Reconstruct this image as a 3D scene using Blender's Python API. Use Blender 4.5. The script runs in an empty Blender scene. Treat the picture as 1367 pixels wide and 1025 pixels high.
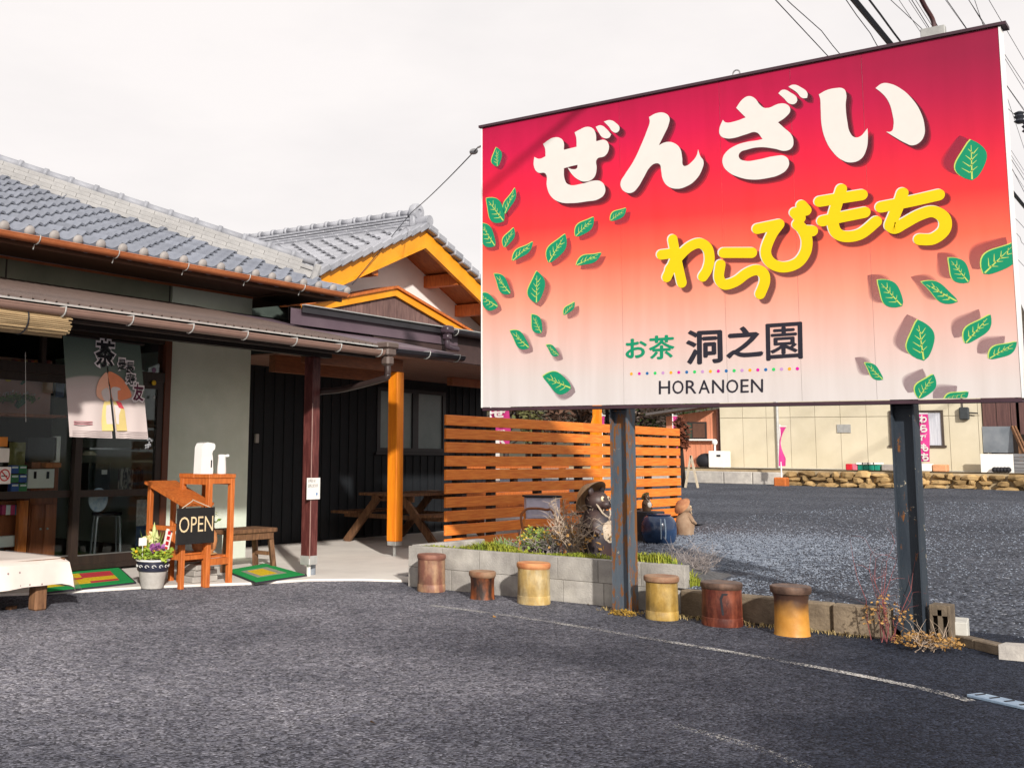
import bpy, math, random
from mathutils import Vector, Matrix
random.seed(7)
R = math.radians
SC = bpy.context.scene
COL = SC.collection

# ------------------------------------------------------------------ camera
CF, CCX, CCY, IW, IH = 1502.9, 512.5, 401.4, 1367.0, 1025.0     # focal length and optical centre in photo pixels
YAW, PIT, ROL, CH = R(37.83), R(7.73), R(0.68), 1.25
_f = Vector((math.cos(YAW), math.sin(YAW), 0)); _r = Vector((math.sin(YAW), -math.cos(YAW), 0)); _z = Vector((0, 0, 1))
FWD = _f*math.cos(PIT) + _z*math.sin(PIT); _u = -_f*math.sin(PIT) + _z*math.cos(PIT)
RGT = _r*math.cos(ROL) + _u*math.sin(ROL); UPV = -_r*math.sin(ROL) + _u*math.cos(ROL)
CAM = Vector((0, 0, CH))
cd = bpy.data.cameras.new('camera'); cam = bpy.data.objects.new('camera', cd); COL.objects.link(cam)
cd.sensor_fit = 'HORIZONTAL'; cd.sensor_width = 36; cd.lens = CF/IW*36
cd.shift_x = (IW/2-CCX)/IW; cd.shift_y = (CCY-IH/2)/IW; cd.clip_end = 600; cd.clip_start = .05
cam.matrix_world = Matrix(((RGT.x, UPV.x, -FWD.x, 0), (RGT.y, UPV.y, -FWD.y, 0), (RGT.z, UPV.z, -FWD.z, CH), (0, 0, 0, 1)))
SC.camera = cam
SC.render.resolution_x, SC.render.resolution_y = 1024, 767
SC.view_settings.view_transform = 'Standard'; SC.view_settings.look = 'None'; SC.view_settings.gamma = 1
SC.view_settings.exposure = 0.31; SC.view_settings.use_curve_mapping = False

# ------------------------------------------------------------------ sky and sun
EL, AZ = R(24), R(48)                        # light travels towards AZ measured from +x
wd = bpy.data.worlds.new('World'); SC.world = wd; wd.use_nodes = True
nt = wd.node_tree; nt.nodes.clear()
def wn(t, **k):
    n = nt.nodes.new(t)
    for a, b in k.items(): setattr(n, a, b)
    return n
sky = wn('ShaderNodeTexSky', sky_type='NISHITA', sun_disc=False, sun_elevation=EL, sun_rotation=R(90)-(AZ+math.pi), air_density=1.0, dust_density=3.0)
tc = wn('ShaderNodeTexCoord'); mp = wn('ShaderNodeMapping'); mp.inputs['Scale'].default_value = (1, 1.6, 4)
nz = wn('ShaderNodeTexNoise'); nz.inputs['Scale'].default_value = 2.2; nz.inputs['Detail'].default_value = 7; nz.inputs['Roughness'].default_value = .55
rp = wn('ShaderNodeValToRGB'); rp.color_ramp.elements[0].position = .3; rp.color_ramp.elements[0].color = (7.1, 6.75, 6.62, 1)
rp.color_ramp.elements[1].position = .62; rp.color_ramp.elements[1].color = (7.95, 7.5, 7.3, 1)
mx = wn('ShaderNodeMix', data_type='RGBA'); mx.inputs['Factor'].default_value = .94
bg = wn('ShaderNodeBackground'); bg.inputs['Strength'].default_value = .106
ow = wn('ShaderNodeOutputWorld')
L = nt.links.new
L(tc.outputs['Generated'], mp.inputs['Vector']); L(mp.outputs['Vector'], nz.inputs['Vector']); L(nz.outputs['Fac'], rp.inputs['Fac'])
L(sky.outputs['Color'], mx.inputs['A']); L(rp.outputs['Color'], mx.inputs['B']); L(mx.outputs['Result'], bg.inputs['Color']); L(bg.outputs['Background'], ow.inputs['Surface'])
sd = bpy.data.lights.new('sun', 'SUN'); sd.energy = 4.0; sd.angle = R(1.8); sd.color = (1, .95, .88)
so = bpy.data.objects.new('sun', sd); COL.objects.link(so)
ld = Vector((math.cos(AZ)*math.cos(EL), math.sin(AZ)*math.cos(EL), -math.sin(EL)))
so.rotation_euler = ld.to_track_quat('-Z', 'Y').to_euler(); so.location = (-10, -10, 12)

# ------------------------------------------------------------------ photo pixel -> point on a plane of the place
def ray(x, y): return FWD + RGT*((x-CCX)/CF) - UPV*((y-CCY)/CF)
def onz(x, y, z=0.0):
    d = ray(x, y); return CAM + d*((z-CH)/d.z)
def onx(x, y, v):
    d = ray(x, y); return CAM + d*(v/d.x)
def ony(x, y, v):
    d = ray(x, y); return CAM + d*(v/d.y)

# ------------------------------------------------------------------ materials
def srgb(r, g, b):
    def c(v):
        v /= 255.0
        return v/12.92 if v <= .04045 else ((v+.055)/1.055)**2.4
    return (c(r), c(g), c(b), 1)
def lin(v, t=(1, 1, 1)): return (v*t[0], v*t[1], v*t[2], 1)
MATS = {}
def mat(name, c, rough=.7, c2=None, var=.16, scale=9.0, stretch=(1, 1, 1), bump=.12, metal=0.0, rnd=.12, dirt=.0, spec=.35, detail=6, lo=.3, hi=.7, bscale=None, coord='Object'):
    if name in MATS: return MATS[name]
    m = bpy.data.materials.new(name); m.use_nodes = True; t = m.node_tree; N = t.nodes; b = N['Principled BSDF']; l = t.links.new
    tcn = N.new('ShaderNodeTexCoord'); mpn = N.new('ShaderNodeMapping'); mpn.inputs['Scale'].default_value = stretch
    l(tcn.outputs[coord], mpn.inputs['Vector'])
    no = N.new('ShaderNodeTexNoise'); no.inputs['Scale'].default_value = scale; no.inputs['Detail'].default_value = detail; no.inputs['Roughness'].default_value = .6
    l(mpn.outputs['Vector'], no.inputs['Vector'])
    rr = N.new('ShaderNodeValToRGB'); l(no.outputs['Fac'], rr.inputs['Fac'])
    if c2 is None:
        ca = tuple(x*(1-var) for x in c[:3])+(1,); cb = tuple(min(1, x*(1+var)) for x in c[:3])+(1,)
    else: ca, cb = c, c2
    rr.color_ramp.elements[0].position = lo; rr.color_ramp.elements[1].position = hi
    rr.color_ramp.elements[0].color = ca; rr.color_ramp.elements[1].color = cb
    out = rr.outputs['Color']
    if dirt:
        n2 = N.new('ShaderNodeTexNoise'); n2.inputs['Scale'].default_value = scale*.23; n2.inputs['Detail'].default_value = 8; n2.inputs['Roughness'].default_value = .7
        l(tcn.outputs[coord], n2.inputs['Vector'])
        r2 = N.new('ShaderNodeValToRGB'); r2.color_ramp.elements[0].position = .35; r2.color_ramp.elements[1].position = .65
        r2.color_ramp.elements[0].color = (1-dirt, 1-dirt, 1-dirt*.9, 1); r2.color_ramp.elements[1].color = (1, 1, 1, 1)
        l(n2.outputs['Fac'], r2.inputs['Fac'])
        mu = N.new('ShaderNodeMix'); mu.data_type = 'RGBA'; mu.blend_type = 'MULTIPLY'; mu.inputs['Factor'].default_value = 1
        l(out, mu.inputs['A']); l(r2.outputs['Color'], mu.inputs['B']); out = mu.outputs['Result']
    if rnd:
        oi = N.new('ShaderNodeObjectInfo'); mr = N.new('ShaderNodeMapRange'); mr.inputs['To Min'].default_value = 1-rnd; mr.inputs['To Max'].default_value = 1+rnd
        l(oi.outputs['Random'], mr.inputs['Value'])
        hs = N.new('ShaderNodeHueSaturation'); l(mr.outputs['Result'], hs.inputs['Value']); l(out, hs.inputs['Color']); out = hs.outputs['Color']
    l(out, b.inputs['Base Color'])
    b.inputs['Roughness'].default_value = rough; b.inputs['Metallic'].default_value = metal; b.inputs['Specular IOR Level'].default_value = spec
    if bump:
        n3 = N.new('ShaderNodeTexNoise'); n3.inputs['Scale'].default_value = bscale or scale*3; n3.inputs['Detail'].default_value = 5
        l(mpn.outputs['Vector'], n3.inputs['Vector'])
        bp = N.new('ShaderNodeBump'); bp.inputs['Strength'].default_value = bump; bp.inputs['Distance'].default_value = .02
        l(n3.outputs['Fac'], bp.inputs['Height']); l(bp.outputs['Normal'], b.inputs['Normal'])
    MATS[name] = m; return m
def glass_mat(name, tint=(.9, .95, .95), refl=.12, frost=0.0):
    if name in MATS: return MATS[name]
    m = bpy.data.materials.new(name); m.use_nodes = True; t = m.node_tree; N = t.nodes; N.clear(); l = t.links.new
    o = N.new('ShaderNodeOutputMaterial'); g = N.new('ShaderNodeBsdfGlossy'); g.inputs['Roughness'].default_value = .03+frost*.3
    tr = N.new('ShaderNodeBsdfTransparent'); tr.inputs['Color'].default_value = (*tint, 1)
    ms = N.new('ShaderNodeMixShader'); fr = N.new('ShaderNodeFresnel'); fr.inputs['IOR'].default_value = 1.5
    ad = N.new('ShaderNodeMath'); ad.operation = 'MULTIPLY'; ad.inputs[1].default_value = refl*3; l(fr.outputs['Fac'], ad.inputs[0])
    l(ad.outputs[0], ms.inputs['Fac']); l(tr.outputs[0], ms.inputs[1]); l(g.outputs[0], ms.inputs[2]); l(ms.outputs[0], o.inputs['Surface'])
    MATS[name] = m; return m
def film_mat(name, col, alpha):
    if name in MATS: return MATS[name]
    m = bpy.data.materials.new(name); m.use_nodes = True; t = m.node_tree; b = t.nodes['Principled BSDF']
    b.inputs['Base Color'].default_value = col; b.inputs['Alpha'].default_value = alpha; b.inputs['Roughness'].default_value = .6
    MATS[name] = m; return m
P = lambda n, r, g, b, **k: mat(n, srgb(r, g, b), **k)

# ------------------------------------------------------------------ mesh helpers
class MB:
    def __init__(s): s.v = []; s.f = []
    def add(s, vs, fs):
        o = len(s.v); s.v += [Vector(v) for v in vs]; s.f += [tuple(i+o for i in f) for f in fs]; return s
    def box(s, c, size, rz=0.0, ch=0.0, M=None):
        hx, hy, hz = size[0]/2, size[1]/2, size[2]/2; c = Vector(c)
        T = M if M is not None else Matrix.Rotation(rz, 3, 'Z')
        if ch <= 0:
            vs = [c+T@Vector((x*hx, y*hy, z*hz)) for x in (-1, 1) for y in (-1, 1) for z in (-1, 1)]
            return s.add(vs, [(0, 1, 3, 2), (4, 6, 7, 5), (0, 4, 5, 1), (2, 3, 7, 6), (0, 2, 6, 4), (1, 5, 7, 3)])
        ch = min(ch, hx*.45, hy*.45, hz*.45); vs = []; idx = {}
        for x in (-1, 1):
            for y in (-1, 1):
                for z in (-1, 1):
                    for a in range(3):
                        p = [x*(hx-ch), y*(hy-ch), z*(hz-ch)]; p[a] = (x*hx, y*hy, z*hz)[a]
                        idx[(x, y, z, a)] = len(vs); vs.append(c+T@Vector(p))
        fs = []
        for a in range(3):
            b1, b2 = [q for q in range(3) if q != a]
            for sg in (-1, 1):
                q = []
                for u, w in ((-1, -1), (1, -1), (1, 1), (-1, 1)):
                    k = [0, 0, 0]; k[a] = sg; k[b1] = u; k[b2] = w; q.append(idx[(*k, a)])
                fs.append(tuple(q))
        for a in range(3):
            b1, b2 = [q for q in range(3) if q != a]
            for u in (-1, 1):
                for w in (-1, 1):
                    k0 = [0]*3; k1 = [0]*3; k0[a] = -1; k1[a] = 1; k0[b1] = k1[b1] = u; k0[b2] = k1[b2] = w
                    fs.append((idx[(*k0, b1)], idx[(*k1, b1)], idx[(*k1, b2)], idx[(*k0, b2)]))
        for x in (-1, 1):
            for y in (-1, 1):
                for z in (-1, 1): fs.append((idx[(x, y, z, 0)], idx[(x, y, z, 1)], idx[(x, y, z, 2)]))
        return s.add(vs, fs)
    def span(s, a, b, ch=0.0):
        a, b = Vector(a), Vector(b); return s.box((a+b)/2, [abs(b[i]-a[i]) for i in range(3)], ch=ch)
    def beam(s, a, b, w, h, up=(0, 0, 1), ch=0.0):
        a, b = Vector(a), Vector(b); d = (b-a); ln = d.length; d.normalize(); upv = Vector(up)
        sd_ = d.cross(upv)
        if sd_.length < 1e-4: sd_ = d.cross(Vector((1, 0, 0)))
        sd_.normalize(); u2 = sd_.cross(d)
        M = Matrix((d, sd_, u2)).transposed(); return s.box((a+b)/2, (ln, w, h), ch=ch, M=M)
    def tube(s, pts, r, n=8, cap=True):
        pts = [Vector(p) for p in pts]; rs = r if isinstance(r, (list, tuple)) else [r]*len(pts); o = len(s.v); prev = None
        for i, p in enumerate(pts):
            d = (pts[min(i+1, len(pts)-1)]-pts[max(i-1, 0)]).normalized()
            if prev is None: prev = d.orthogonal().normalized()
            a = (prev - d*prev.dot(d)); a = a.normalized() if a.length > 1e-6 else d.orthogonal().normalized(); prev = a; b = d.cross(a)
            for k in range(n):
                t = 2*math.pi*k/n; s.v.append(p+(a*math.cos(t)+b*math.sin(t))*rs[i])
        for i in range(len(pts)-1):
            for k in range(n):
                s.f.append((o+i*n+k, o+i*n+(k+1) % n, o+(i+1)*n+(k+1) % n, o+(i+1)*n+k))
        if cap: s.f.append(tuple(o+k for k in reversed(range(n)))); s.f.append(tuple(o+(len(pts)-1)*n+k for k in range(n)))
        return s
    def lathe(s, prof, c=(0, 0, 0), n=20, M=None, cap=True, wob=0.0):
        o = len(s.v); c = Vector(c); rn = random.Random(len(prof)*7+n)
        ph = [rn.uniform(0, 6.28) for _ in range(3)]
        for r, z in prof:
            for k in range(n):
                t = 2*math.pi*k/n; rr = r*(1+wob*(math.sin(2*t+ph[0]+z*5)+.6*math.sin(3*t+ph[1])+.4*math.sin(5*t+ph[2]+z*9)))
                p = Vector((rr*math.cos(t), rr*math.sin(t), z)); s.v.append(c+(M@p if M is not None else p))
        m = len(prof)
        for i in range(m-1):
            for k in range(n): s.f.append((o+i*n+k, o+i*n+(k+1) % n, o+(i+1)*n+(k+1) % n, o+(i+1)*n+k))
        if cap: s.f.append(tuple(o+k for k in reversed(range(n)))); s.f.append(tuple(o+(m-1)*n+k for k in range(n)))
        return s
    def ell(s, c, r, M=None, nu=14, nv=9):
        prof = []; c = Vector(c); o = len(s.v)
        T = M if M is not None else Matrix.Identity(3)
        s.v.append(c+T@Vector((0, 0, -r[2])))
        for j in range(1, nv):
            ph = -math.pi/2+math.pi*j/nv
            for k in range(nu):
                t = 2*math.pi*k/nu; s.v.append(c+T@Vector((r[0]*math.cos(ph)*math.cos(t), r[1]*math.cos(ph)*math.sin(t), r[2]*math.sin(ph))))
        s.v.append(c+T@Vector((0, 0, r[2]))); last = len(s.v)-1
        for k in range(nu):
            s.f.append((o, o+1+(k+1) % nu, o+1+k)); s.f.append((last, last-nu+k, last-nu+(k+1) % nu))
        for j in range(nv-2):
            for k in range(nu): s.f.append((o+1+j*nu+k, o+1+j*nu+(k+1) % nu, o+1+(j+1)*nu+(k+1) % nu, o+1+(j+1)*nu+k))
        return s
    def prism(s, pts, vec):
        pts = [Vector(p) for p in pts]; vec = Vector(vec); n = len(pts)
        return s.add(pts+[p+vec for p in pts], [tuple(reversed(range(n))), tuple(range(n, 2*n))]+[(i, (i+1) % n, n+(i+1) % n, n+i) for i in range(n)])
    def quad(s, *p): return s.add(p, [tuple(range(len(p)))])
    def build(s, name, m, parent=None, smooth=False, loc=None, kind=None, fix=True):
        off = Vector((0, 0, 0)); q = parent
        while q is not None: off += q.location; q = q.parent
        l = Vector(loc) if loc is not None else Vector((0, 0, 0))
        me = bpy.data.meshes.new(name); me.from_pydata([tuple(v-off-l) for v in s.v], [], s.f)
        if fix:
            import bmesh
            bm = bmesh.new(); bm.from_mesh(me); bmesh.ops.recalc_face_normals(bm, faces=bm.faces); bm.to_mesh(me); bm.free()
        me.materials.append(m)
        if smooth:
            me.shade_smooth()
            try: me.set_sharp_from_angle(angle=R(40))
            except Exception: pass
        o = bpy.data.objects.new(name, me); COL.objects.link(o); o.location = l
        if parent is not None: o.parent = parent
        if kind: o['kind'] = kind
        return o
def tag(o, label, cat, group=None):
    o['label'] = label; o['category'] = cat
    if group: o['group'] = group
    return o
def thing(name, loc, label, cat, group=None):
    o = bpy.data.objects.new(name, None); o.location = Vector(loc); o.empty_display_size = .2; COL.objects.link(o)
    return tag(o, label, cat, group)
def struct(o): o['kind'] = 'structure'; return o
def inst(name, me, M, parent):
    o = bpy.data.objects.new(name, me); COL.objects.link(o); off = Vector((0, 0, 0)); q = parent
    while q is not None: off += q.location; q = q.parent
    o.parent = parent; o.matrix_local = Matrix.Translation(-off) @ M; return o
def frame(O, ex, ey):
    ex = Vector(ex).normalized(); ey = Vector(ey); ey = (ey-ex*ey.dot(ex)).normalized(); ez = ex.cross(ey)
    return Matrix(((ex.x, ey.x, ez.x, O[0]), (ex.y, ey.y, ez.y, O[1]), (ex.z, ey.z, ez.z, O[2]), (0, 0, 0, 1)))
def smooth_path(pts, n=6, closed=False):
    out = []; m = len(pts)
    rng = range(m if closed else m-1)
    for i in rng:
        g = (lambda k: Vector(pts[k % m])) if closed else (lambda k: Vector(pts[max(0, min(m-1, k))]))
        p0, p1, p2, p3 = g(i-1), g(i), g(i+1), g(i+2)
        for j in range(n):
            t = j/n; out.append(.5*((2*p1)+(p2-p0)*t+(2*p0-5*p1+4*p2-p3)*t*t+(3*p1-p0-3*p2+p3)*t**3))
    if not closed: out.append(Vector(pts[-1]))
    return out

# shared materials
wood_o = mat('wood_orange', srgb(216, 108, 34), c2=srgb(246, 150, 60), rough=.6, scale=3.4, stretch=(1.0, 16, 16), bump=.18, dirt=.14, rnd=.1, lo=.35, hi=.7)
wood_oz = mat('wood_orange_upright', srgb(222, 120, 22), c2=srgb(240, 146, 26), rough=.5, scale=3, stretch=(14, 14, 1.2), bump=.08, rnd=.04)
wood_red = mat('wood_redbrown', srgb(160, 80, 34), c2=srgb(204, 116, 54), rough=.5, scale=4, stretch=(10, 10, 1.5), bump=.1, rnd=.1)
wood_old = mat('wood_old', srgb(82, 56, 40), c2=srgb(138, 100, 70), rough=.75, scale=4, stretch=(9, 9, 1.5), bump=.2, rnd=.1)
wood_dark = mat('wood_dark', srgb(34, 28, 27), c2=srgb(50, 39, 34), rough=.6, scale=5, stretch=(8, 8, 1.2), bump=.1)
dark_wall = mat('charred_boards', srgb(15, 19, 24), c2=srgb(26, 29, 33), rough=.75, scale=6, stretch=(10, 10, 1), bump=.2)
brown_metal = mat('brown_metal', srgb(94, 80, 74), rough=.4, var=.12, scale=6, bump=.03, rnd=.05)
copper = mat('copper_gutter', srgb(150, 84, 50), c2=srgb(176, 108, 70), rough=.42, scale=5, bump=.04)
black_metal = mat('black_metal', srgb(44, 42, 46), rough=.35, var=.15, bump=.03)
plum_metal = mat('plum_metal', srgb(88, 72, 82), c2=srgb(104, 88, 96), rough=.5, scale=2, bump=.03)
steel = mat('steel', srgb(170, 170, 170), rough=.32, metal=.85, var=.1, bump=.03)
galv = mat('galvanised', srgb(165, 165, 162), c2=srgb(190, 190, 186), rough=.5, metal=.4, scale=12, bump=.05)
concrete = mat('concrete', srgb(168, 162, 154), c2=srgb(196, 190, 180), rough=.9, scale=6, dirt=.3, bump=.25, bscale=60)
slab_m = mat('pale_concrete', srgb(218, 210, 201), c2=srgb(236, 229, 220), rough=.85, scale=1.5, dirt=.12, bump=.1, bscale=90, rnd=0)
plaster_w = mat('white_plaster', srgb(236, 231, 226), rough=.9, var=.04, scale=3, bump=.1, bscale=120, rnd=0)
plaster_g = mat('sage_plaster', srgb(204, 213, 196), c2=srgb(222, 228, 214), rough=.9, scale=2.2, dirt=.1, bump=.25, bscale=160, rnd=0)
white_m = mat('white_plastic', srgb(232, 230, 226), rough=.35, var=.03, bump=0, rnd=.02)
paper = mat('paper', srgb(230, 226, 220), rough=.8, var=.04, bump=.02)
ink = mat('ink', srgb(30, 30, 36), rough=.7, var=.1, bump=0)
glass = glass_mat('window_glass', refl=.075)
SLZ = .022
# ------------------------------------------------------------------ ground
def aggregate_mat(name, base, lightc, scale, bump, stain, patch=.5, tint=None):
    m = bpy.data.materials.new(name); m.use_nodes = True; t = m.node_tree; N = t.nodes; b = N['Principled BSDF']; l = t.links.new
    g = N.new('ShaderNodeNewGeometry'); pos = g.outputs['Position']
    vo = N.new('ShaderNodeTexVoronoi'); vo.inputs['Scale'].default_value = scale; l(pos, vo.inputs['Vector'])
    sep = N.new('ShaderNodeSeparateColor'); l(vo.outputs['Color'], sep.inputs['Color'])
    r1 = N.new('ShaderNodeValToRGB'); e = r1.color_ramp.elements; e[0].color = tuple(x*.34 for x in base)+(1,); e[0].position = .05
    e[1].color = tuple(x*1.35 for x in base)+(1,); e[1].position = .8
    x = r1.color_ramp.elements.new(.955); x.color = tuple(x*1.5 for x in base)+(1,); x = r1.color_ramp.elements.new(.99); x.color = (*lightc, 1)
    l(sep.outputs['Red'], r1.inputs['Fac'])
    n1 = N.new('ShaderNodeTexNoise'); n1.inputs['Scale'].default_value = .42; n1.inputs['Detail'].default_value = 9; n1.inputs['Roughness'].default_value = .68; l(pos, n1.inputs['Vector'])
    r2 = N.new('ShaderNodeValToRGB'); r2.color_ramp.elements[0].position = .36; r2.color_ramp.elements[1].position = .66
    r2.color_ramp.elements[0].color = (1-stain, 1-stain, 1-stain*.92, 1); r2.color_ramp.elements[1].color = (1+stain*.5, 1+stain*.42, 1+stain*.4, 1); l(n1.outputs['Fac'], r2.inputs['Fac'])
    mu = N.new('ShaderNodeMix'); mu.data_type = 'RGBA'; mu.blend_type = 'MULTIPLY'; mu.inputs['Factor'].default_value = 1
    l(r1.outputs['Color'], mu.inputs['A']); l(r2.outputs['Color'], mu.inputs['B'])
    n2 = N.new('ShaderNodeTexNoise'); n2.inputs['Scale'].default_value = 14; n2.inputs['Detail'].default_value = 6; l(pos, n2.inputs['Vector'])
    r3 = N.new('ShaderNodeValToRGB'); r3.color_ramp.elements[0].position = .3; r3.color_ramp.elements[1].position = .7
    r3.color_ramp.elements[0].color = (.6, .6, .64, 1); r3.color_ramp.elements[1].color = (1.2, 1.18, 1.15, 1); l(n2.outputs['Fac'], r3.inputs['Fac'])
    m2 = N.new('ShaderNodeMix'); m2.data_type = 'RGBA'; m2.blend_type = 'MULTIPLY'; m2.inputs['Factor'].default_value = 1
    l(mu.outputs['Result'], m2.inputs['A']); l(r3.outputs['Color'], m2.inputs['B'])
    out = m2.outputs['Result']
    if tint:                     # tone ramp: shade towards the road painted in, sunlit tone towards the shop
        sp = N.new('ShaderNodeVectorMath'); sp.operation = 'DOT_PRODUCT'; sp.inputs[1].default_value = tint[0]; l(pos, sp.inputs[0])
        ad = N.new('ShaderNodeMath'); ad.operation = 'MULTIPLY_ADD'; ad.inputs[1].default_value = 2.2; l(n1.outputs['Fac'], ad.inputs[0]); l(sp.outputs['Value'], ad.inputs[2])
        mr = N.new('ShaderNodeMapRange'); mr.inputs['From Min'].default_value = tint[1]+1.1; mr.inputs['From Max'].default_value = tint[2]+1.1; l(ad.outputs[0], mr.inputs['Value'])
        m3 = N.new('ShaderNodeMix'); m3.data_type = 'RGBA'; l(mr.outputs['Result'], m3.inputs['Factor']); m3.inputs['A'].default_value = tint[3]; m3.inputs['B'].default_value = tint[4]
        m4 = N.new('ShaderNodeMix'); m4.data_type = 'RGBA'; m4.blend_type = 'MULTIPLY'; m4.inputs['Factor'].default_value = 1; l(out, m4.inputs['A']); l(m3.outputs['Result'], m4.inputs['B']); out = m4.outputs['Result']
    l(out, b.inputs['Base Color']); b.inputs['Roughness'].default_value = .86; b.inputs['Specular IOR Level'].default_value = .12
    bp = N.new('ShaderNodeBump'); bp.inputs['Strength'].default_value = bump; bp.inputs['Distance'].default_value = .012; l(vo.outputs['Distance'], bp.inputs['Height']); bp.invert = True
    l(bp.outputs['Normal'], b.inputs['Normal'])
    return m
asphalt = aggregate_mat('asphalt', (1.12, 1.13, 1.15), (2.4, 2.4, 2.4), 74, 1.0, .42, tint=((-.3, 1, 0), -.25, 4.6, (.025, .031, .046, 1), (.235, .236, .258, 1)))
gravel_m = aggregate_mat('gravel', (.082, .092, .113), (.28, .30, .33), 44, 1.0, .3)
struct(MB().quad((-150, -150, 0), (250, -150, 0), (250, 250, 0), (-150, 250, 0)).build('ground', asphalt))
# concrete forecourt slab in front of the shop doors
edge = [onz(*q) for q in ((-260, 806), (67, 793), (200, 785), (341, 780), (413, 775.5), (480, 775), (546, 777))]
sl = [(p.x, p.y) for p in edge]+[(9.4, 6.5), (9.4, 7.15), (16.5, 7.15), (16.5, 10.55), (9.6, 10.7), (3.2, 9.6)]
n = len(sl); mb = MB(); mb.add([(x, y, SLZ) for x, y in sl]+[(x, y, -.02) for x, y in sl], [tuple(range(n))]+[(i, (i+1) % n, n+(i+1) % n, n+i) for i in range(n)])
struct(mb.build('forecourt', slab_m))
# gravel car park, rising gently towards the back
GX, GZ, GS = 8.72, .19, .0108
def lot(x, y=0):
    k = max(0, min(1, (y-1.95)/.4)); e = max(0, min(1, (x-GX)/3.0)); k = k*k*(3-2*k)
    return (GZ*(k+(1-k)*e*e*(3-2*e)))-.03*(1-k)*(1-e)+GS*(x-GX)+(.3+.7*e)*.02*math.sin(x*.9+y*.5)+.015*math.sin(y*1.3-x*.4)
mb = MB(); xs = [GX+(40-GX)*(i/46)**1.6 for i in range(47)]; ys = [-22+j*.8 for j in range(27)]+[-.6+j*.14 for j in range(1, 28)]+[3.4+j*.8 for j in range(1, 50)]
idx = {}
for i, x in enumerate(xs):
    for j, y in enumerate(ys):
        xx = max(x, 8.93+.0005*i) if y > 3.55 else x; idx[i, j] = len(mb.v); mb.v.append(Vector((xx, y, lot(xx, y))))
for i in range(46):
    for j in range(len(ys)-1):
        xm, ym = (xs[i]+xs[i+1])/2, (ys[j]+ys[j+1])/2
        if ym > 6.9 and xm < 16.3: continue
        mb.f.append((idx[i, j], idx[i+1, j], idx[i+1, j+1], idx[i, j+1]))
g = mb.build('gravel_lot', gravel_m, smooth=True); struct(g)
# loose stones on the nearer lot, clustered to paint its sunlit patch paler
rn = random.Random(3); mb = MB()
for k in range(40000):
    if k % 4: x, y = rn.gauss(11.3, 2.0), rn.gauss(4.7, .9)
    else: x, y = 8.8+rn.random()**1.5*17, rn.uniform(-2.2, 6.6)
    d = (x-8.8)/17
    if x < 8.8 or y > 6.7 or (x < 10.4 and y > 3.75): continue
    s = rn.uniform(.005, .0125)*(1+.6*d); z = lot(x, y)+s*.25; a = rn.uniform(0, 6.28); e = rn.uniform(.6, 1.5)
    c, q = math.cos(a)*s*e, math.sin(a)*s*e
    mb.add([(x+c, y+q, z), (x-q*.7, y+c*.7, z+s*.1), (x-c, y-q, z), (x+q*.8, y-c*.8, z), (x+s*.2, y, z+s*.75), (x, y, z-s*.5)], [(0, 1, 4), (1, 2, 4), (2, 3, 4), (3, 0, 4)])
stone_m = mat('lot_stones', srgb(70, 78, 92), c2=srgb(146, 154, 166), rough=.85, scale=11, bump=.1, lo=.35, hi=.72, rnd=0)
o = mb.build('gravel', stone_m, kind='stuff', fix=False); o['label'] = 'loose blue-grey gravel spread over the car park'; o['category'] = 'gravel'
# worn white lines on the asphalt
def worn_mat(nm, thr):
    m = mat(nm, srgb(190, 188, 184), rough=.8, var=.1, bump=.1, rnd=0); t = m.node_tree; b = t.nodes['Principled BSDF']
    g_ = t.nodes.new('ShaderNodeNewGeometry'); v = t.nodes.new('ShaderNodeTexNoise'); v.inputs['Scale'].default_value = 75; v.inputs['Detail'].default_value = 5; v.inputs['Roughness'].default_value = .8
    v2 = t.nodes.new('ShaderNodeTexNoise'); v2.inputs['Scale'].default_value = 2.2; v2.inputs['Detail'].default_value = 4
    t.links.new(g_.outputs['Position'], v.inputs['Vector']); t.links.new(g_.outputs['Position'], v2.inputs['Vector'])
    ad = t.nodes.new('ShaderNodeMath'); ad.operation = 'MULTIPLY_ADD'; ad.inputs[1].default_value = .4
    t.links.new(v2.outputs['Fac'], ad.inputs[0]); t.links.new(v.outputs['Fac'], ad.inputs[2])
    r = t.nodes.new('ShaderNodeMapRange'); r.inputs['From Min'].default_value = thr; r.inputs['From Max'].default_value = thr+.1
    t.links.new(ad.outputs[0], r.inputs['Value']); t.links.new(r.outputs['Result'], b.inputs['Alpha']); return m
worn = worn_mat('worn_paint', .70); worn2 = worn_mat('worn_paint_faint', .77)
def line(pts, w, name, wm=worn):
    c = smooth_path([onz(*q) for q in pts], 6); mb = MB()
    for i in range(len(c)-1):
        d0 = (c[min(i+1, len(c)-1)]-c[max(i-1, 0)]); d0 = Vector((-d0.y, d0.x, 0)).normalized()*w/2
        d1 = (c[min(i+2, len(c)-1)]-c[i]); d1 = Vector((-d1.y, d1.x, 0)).normalized()*w/2; z = Vector((0, 0, .004))
        mb.quad(c[i]-d0+z, c[i]+d0+z, c[i+1]+d1+z, c[i+1]-d1+z)
    return struct(mb.build(name, wm, fix=False))
line([(575, 808), (720, 828), (900, 858), (1075, 888), (1225, 918), (1296, 936)], .075, 'parking_line')
line([(900, 968), (980, 990), (1045, 1012), (1090, 1032)], .075, 'parking_line', worn2)

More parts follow.
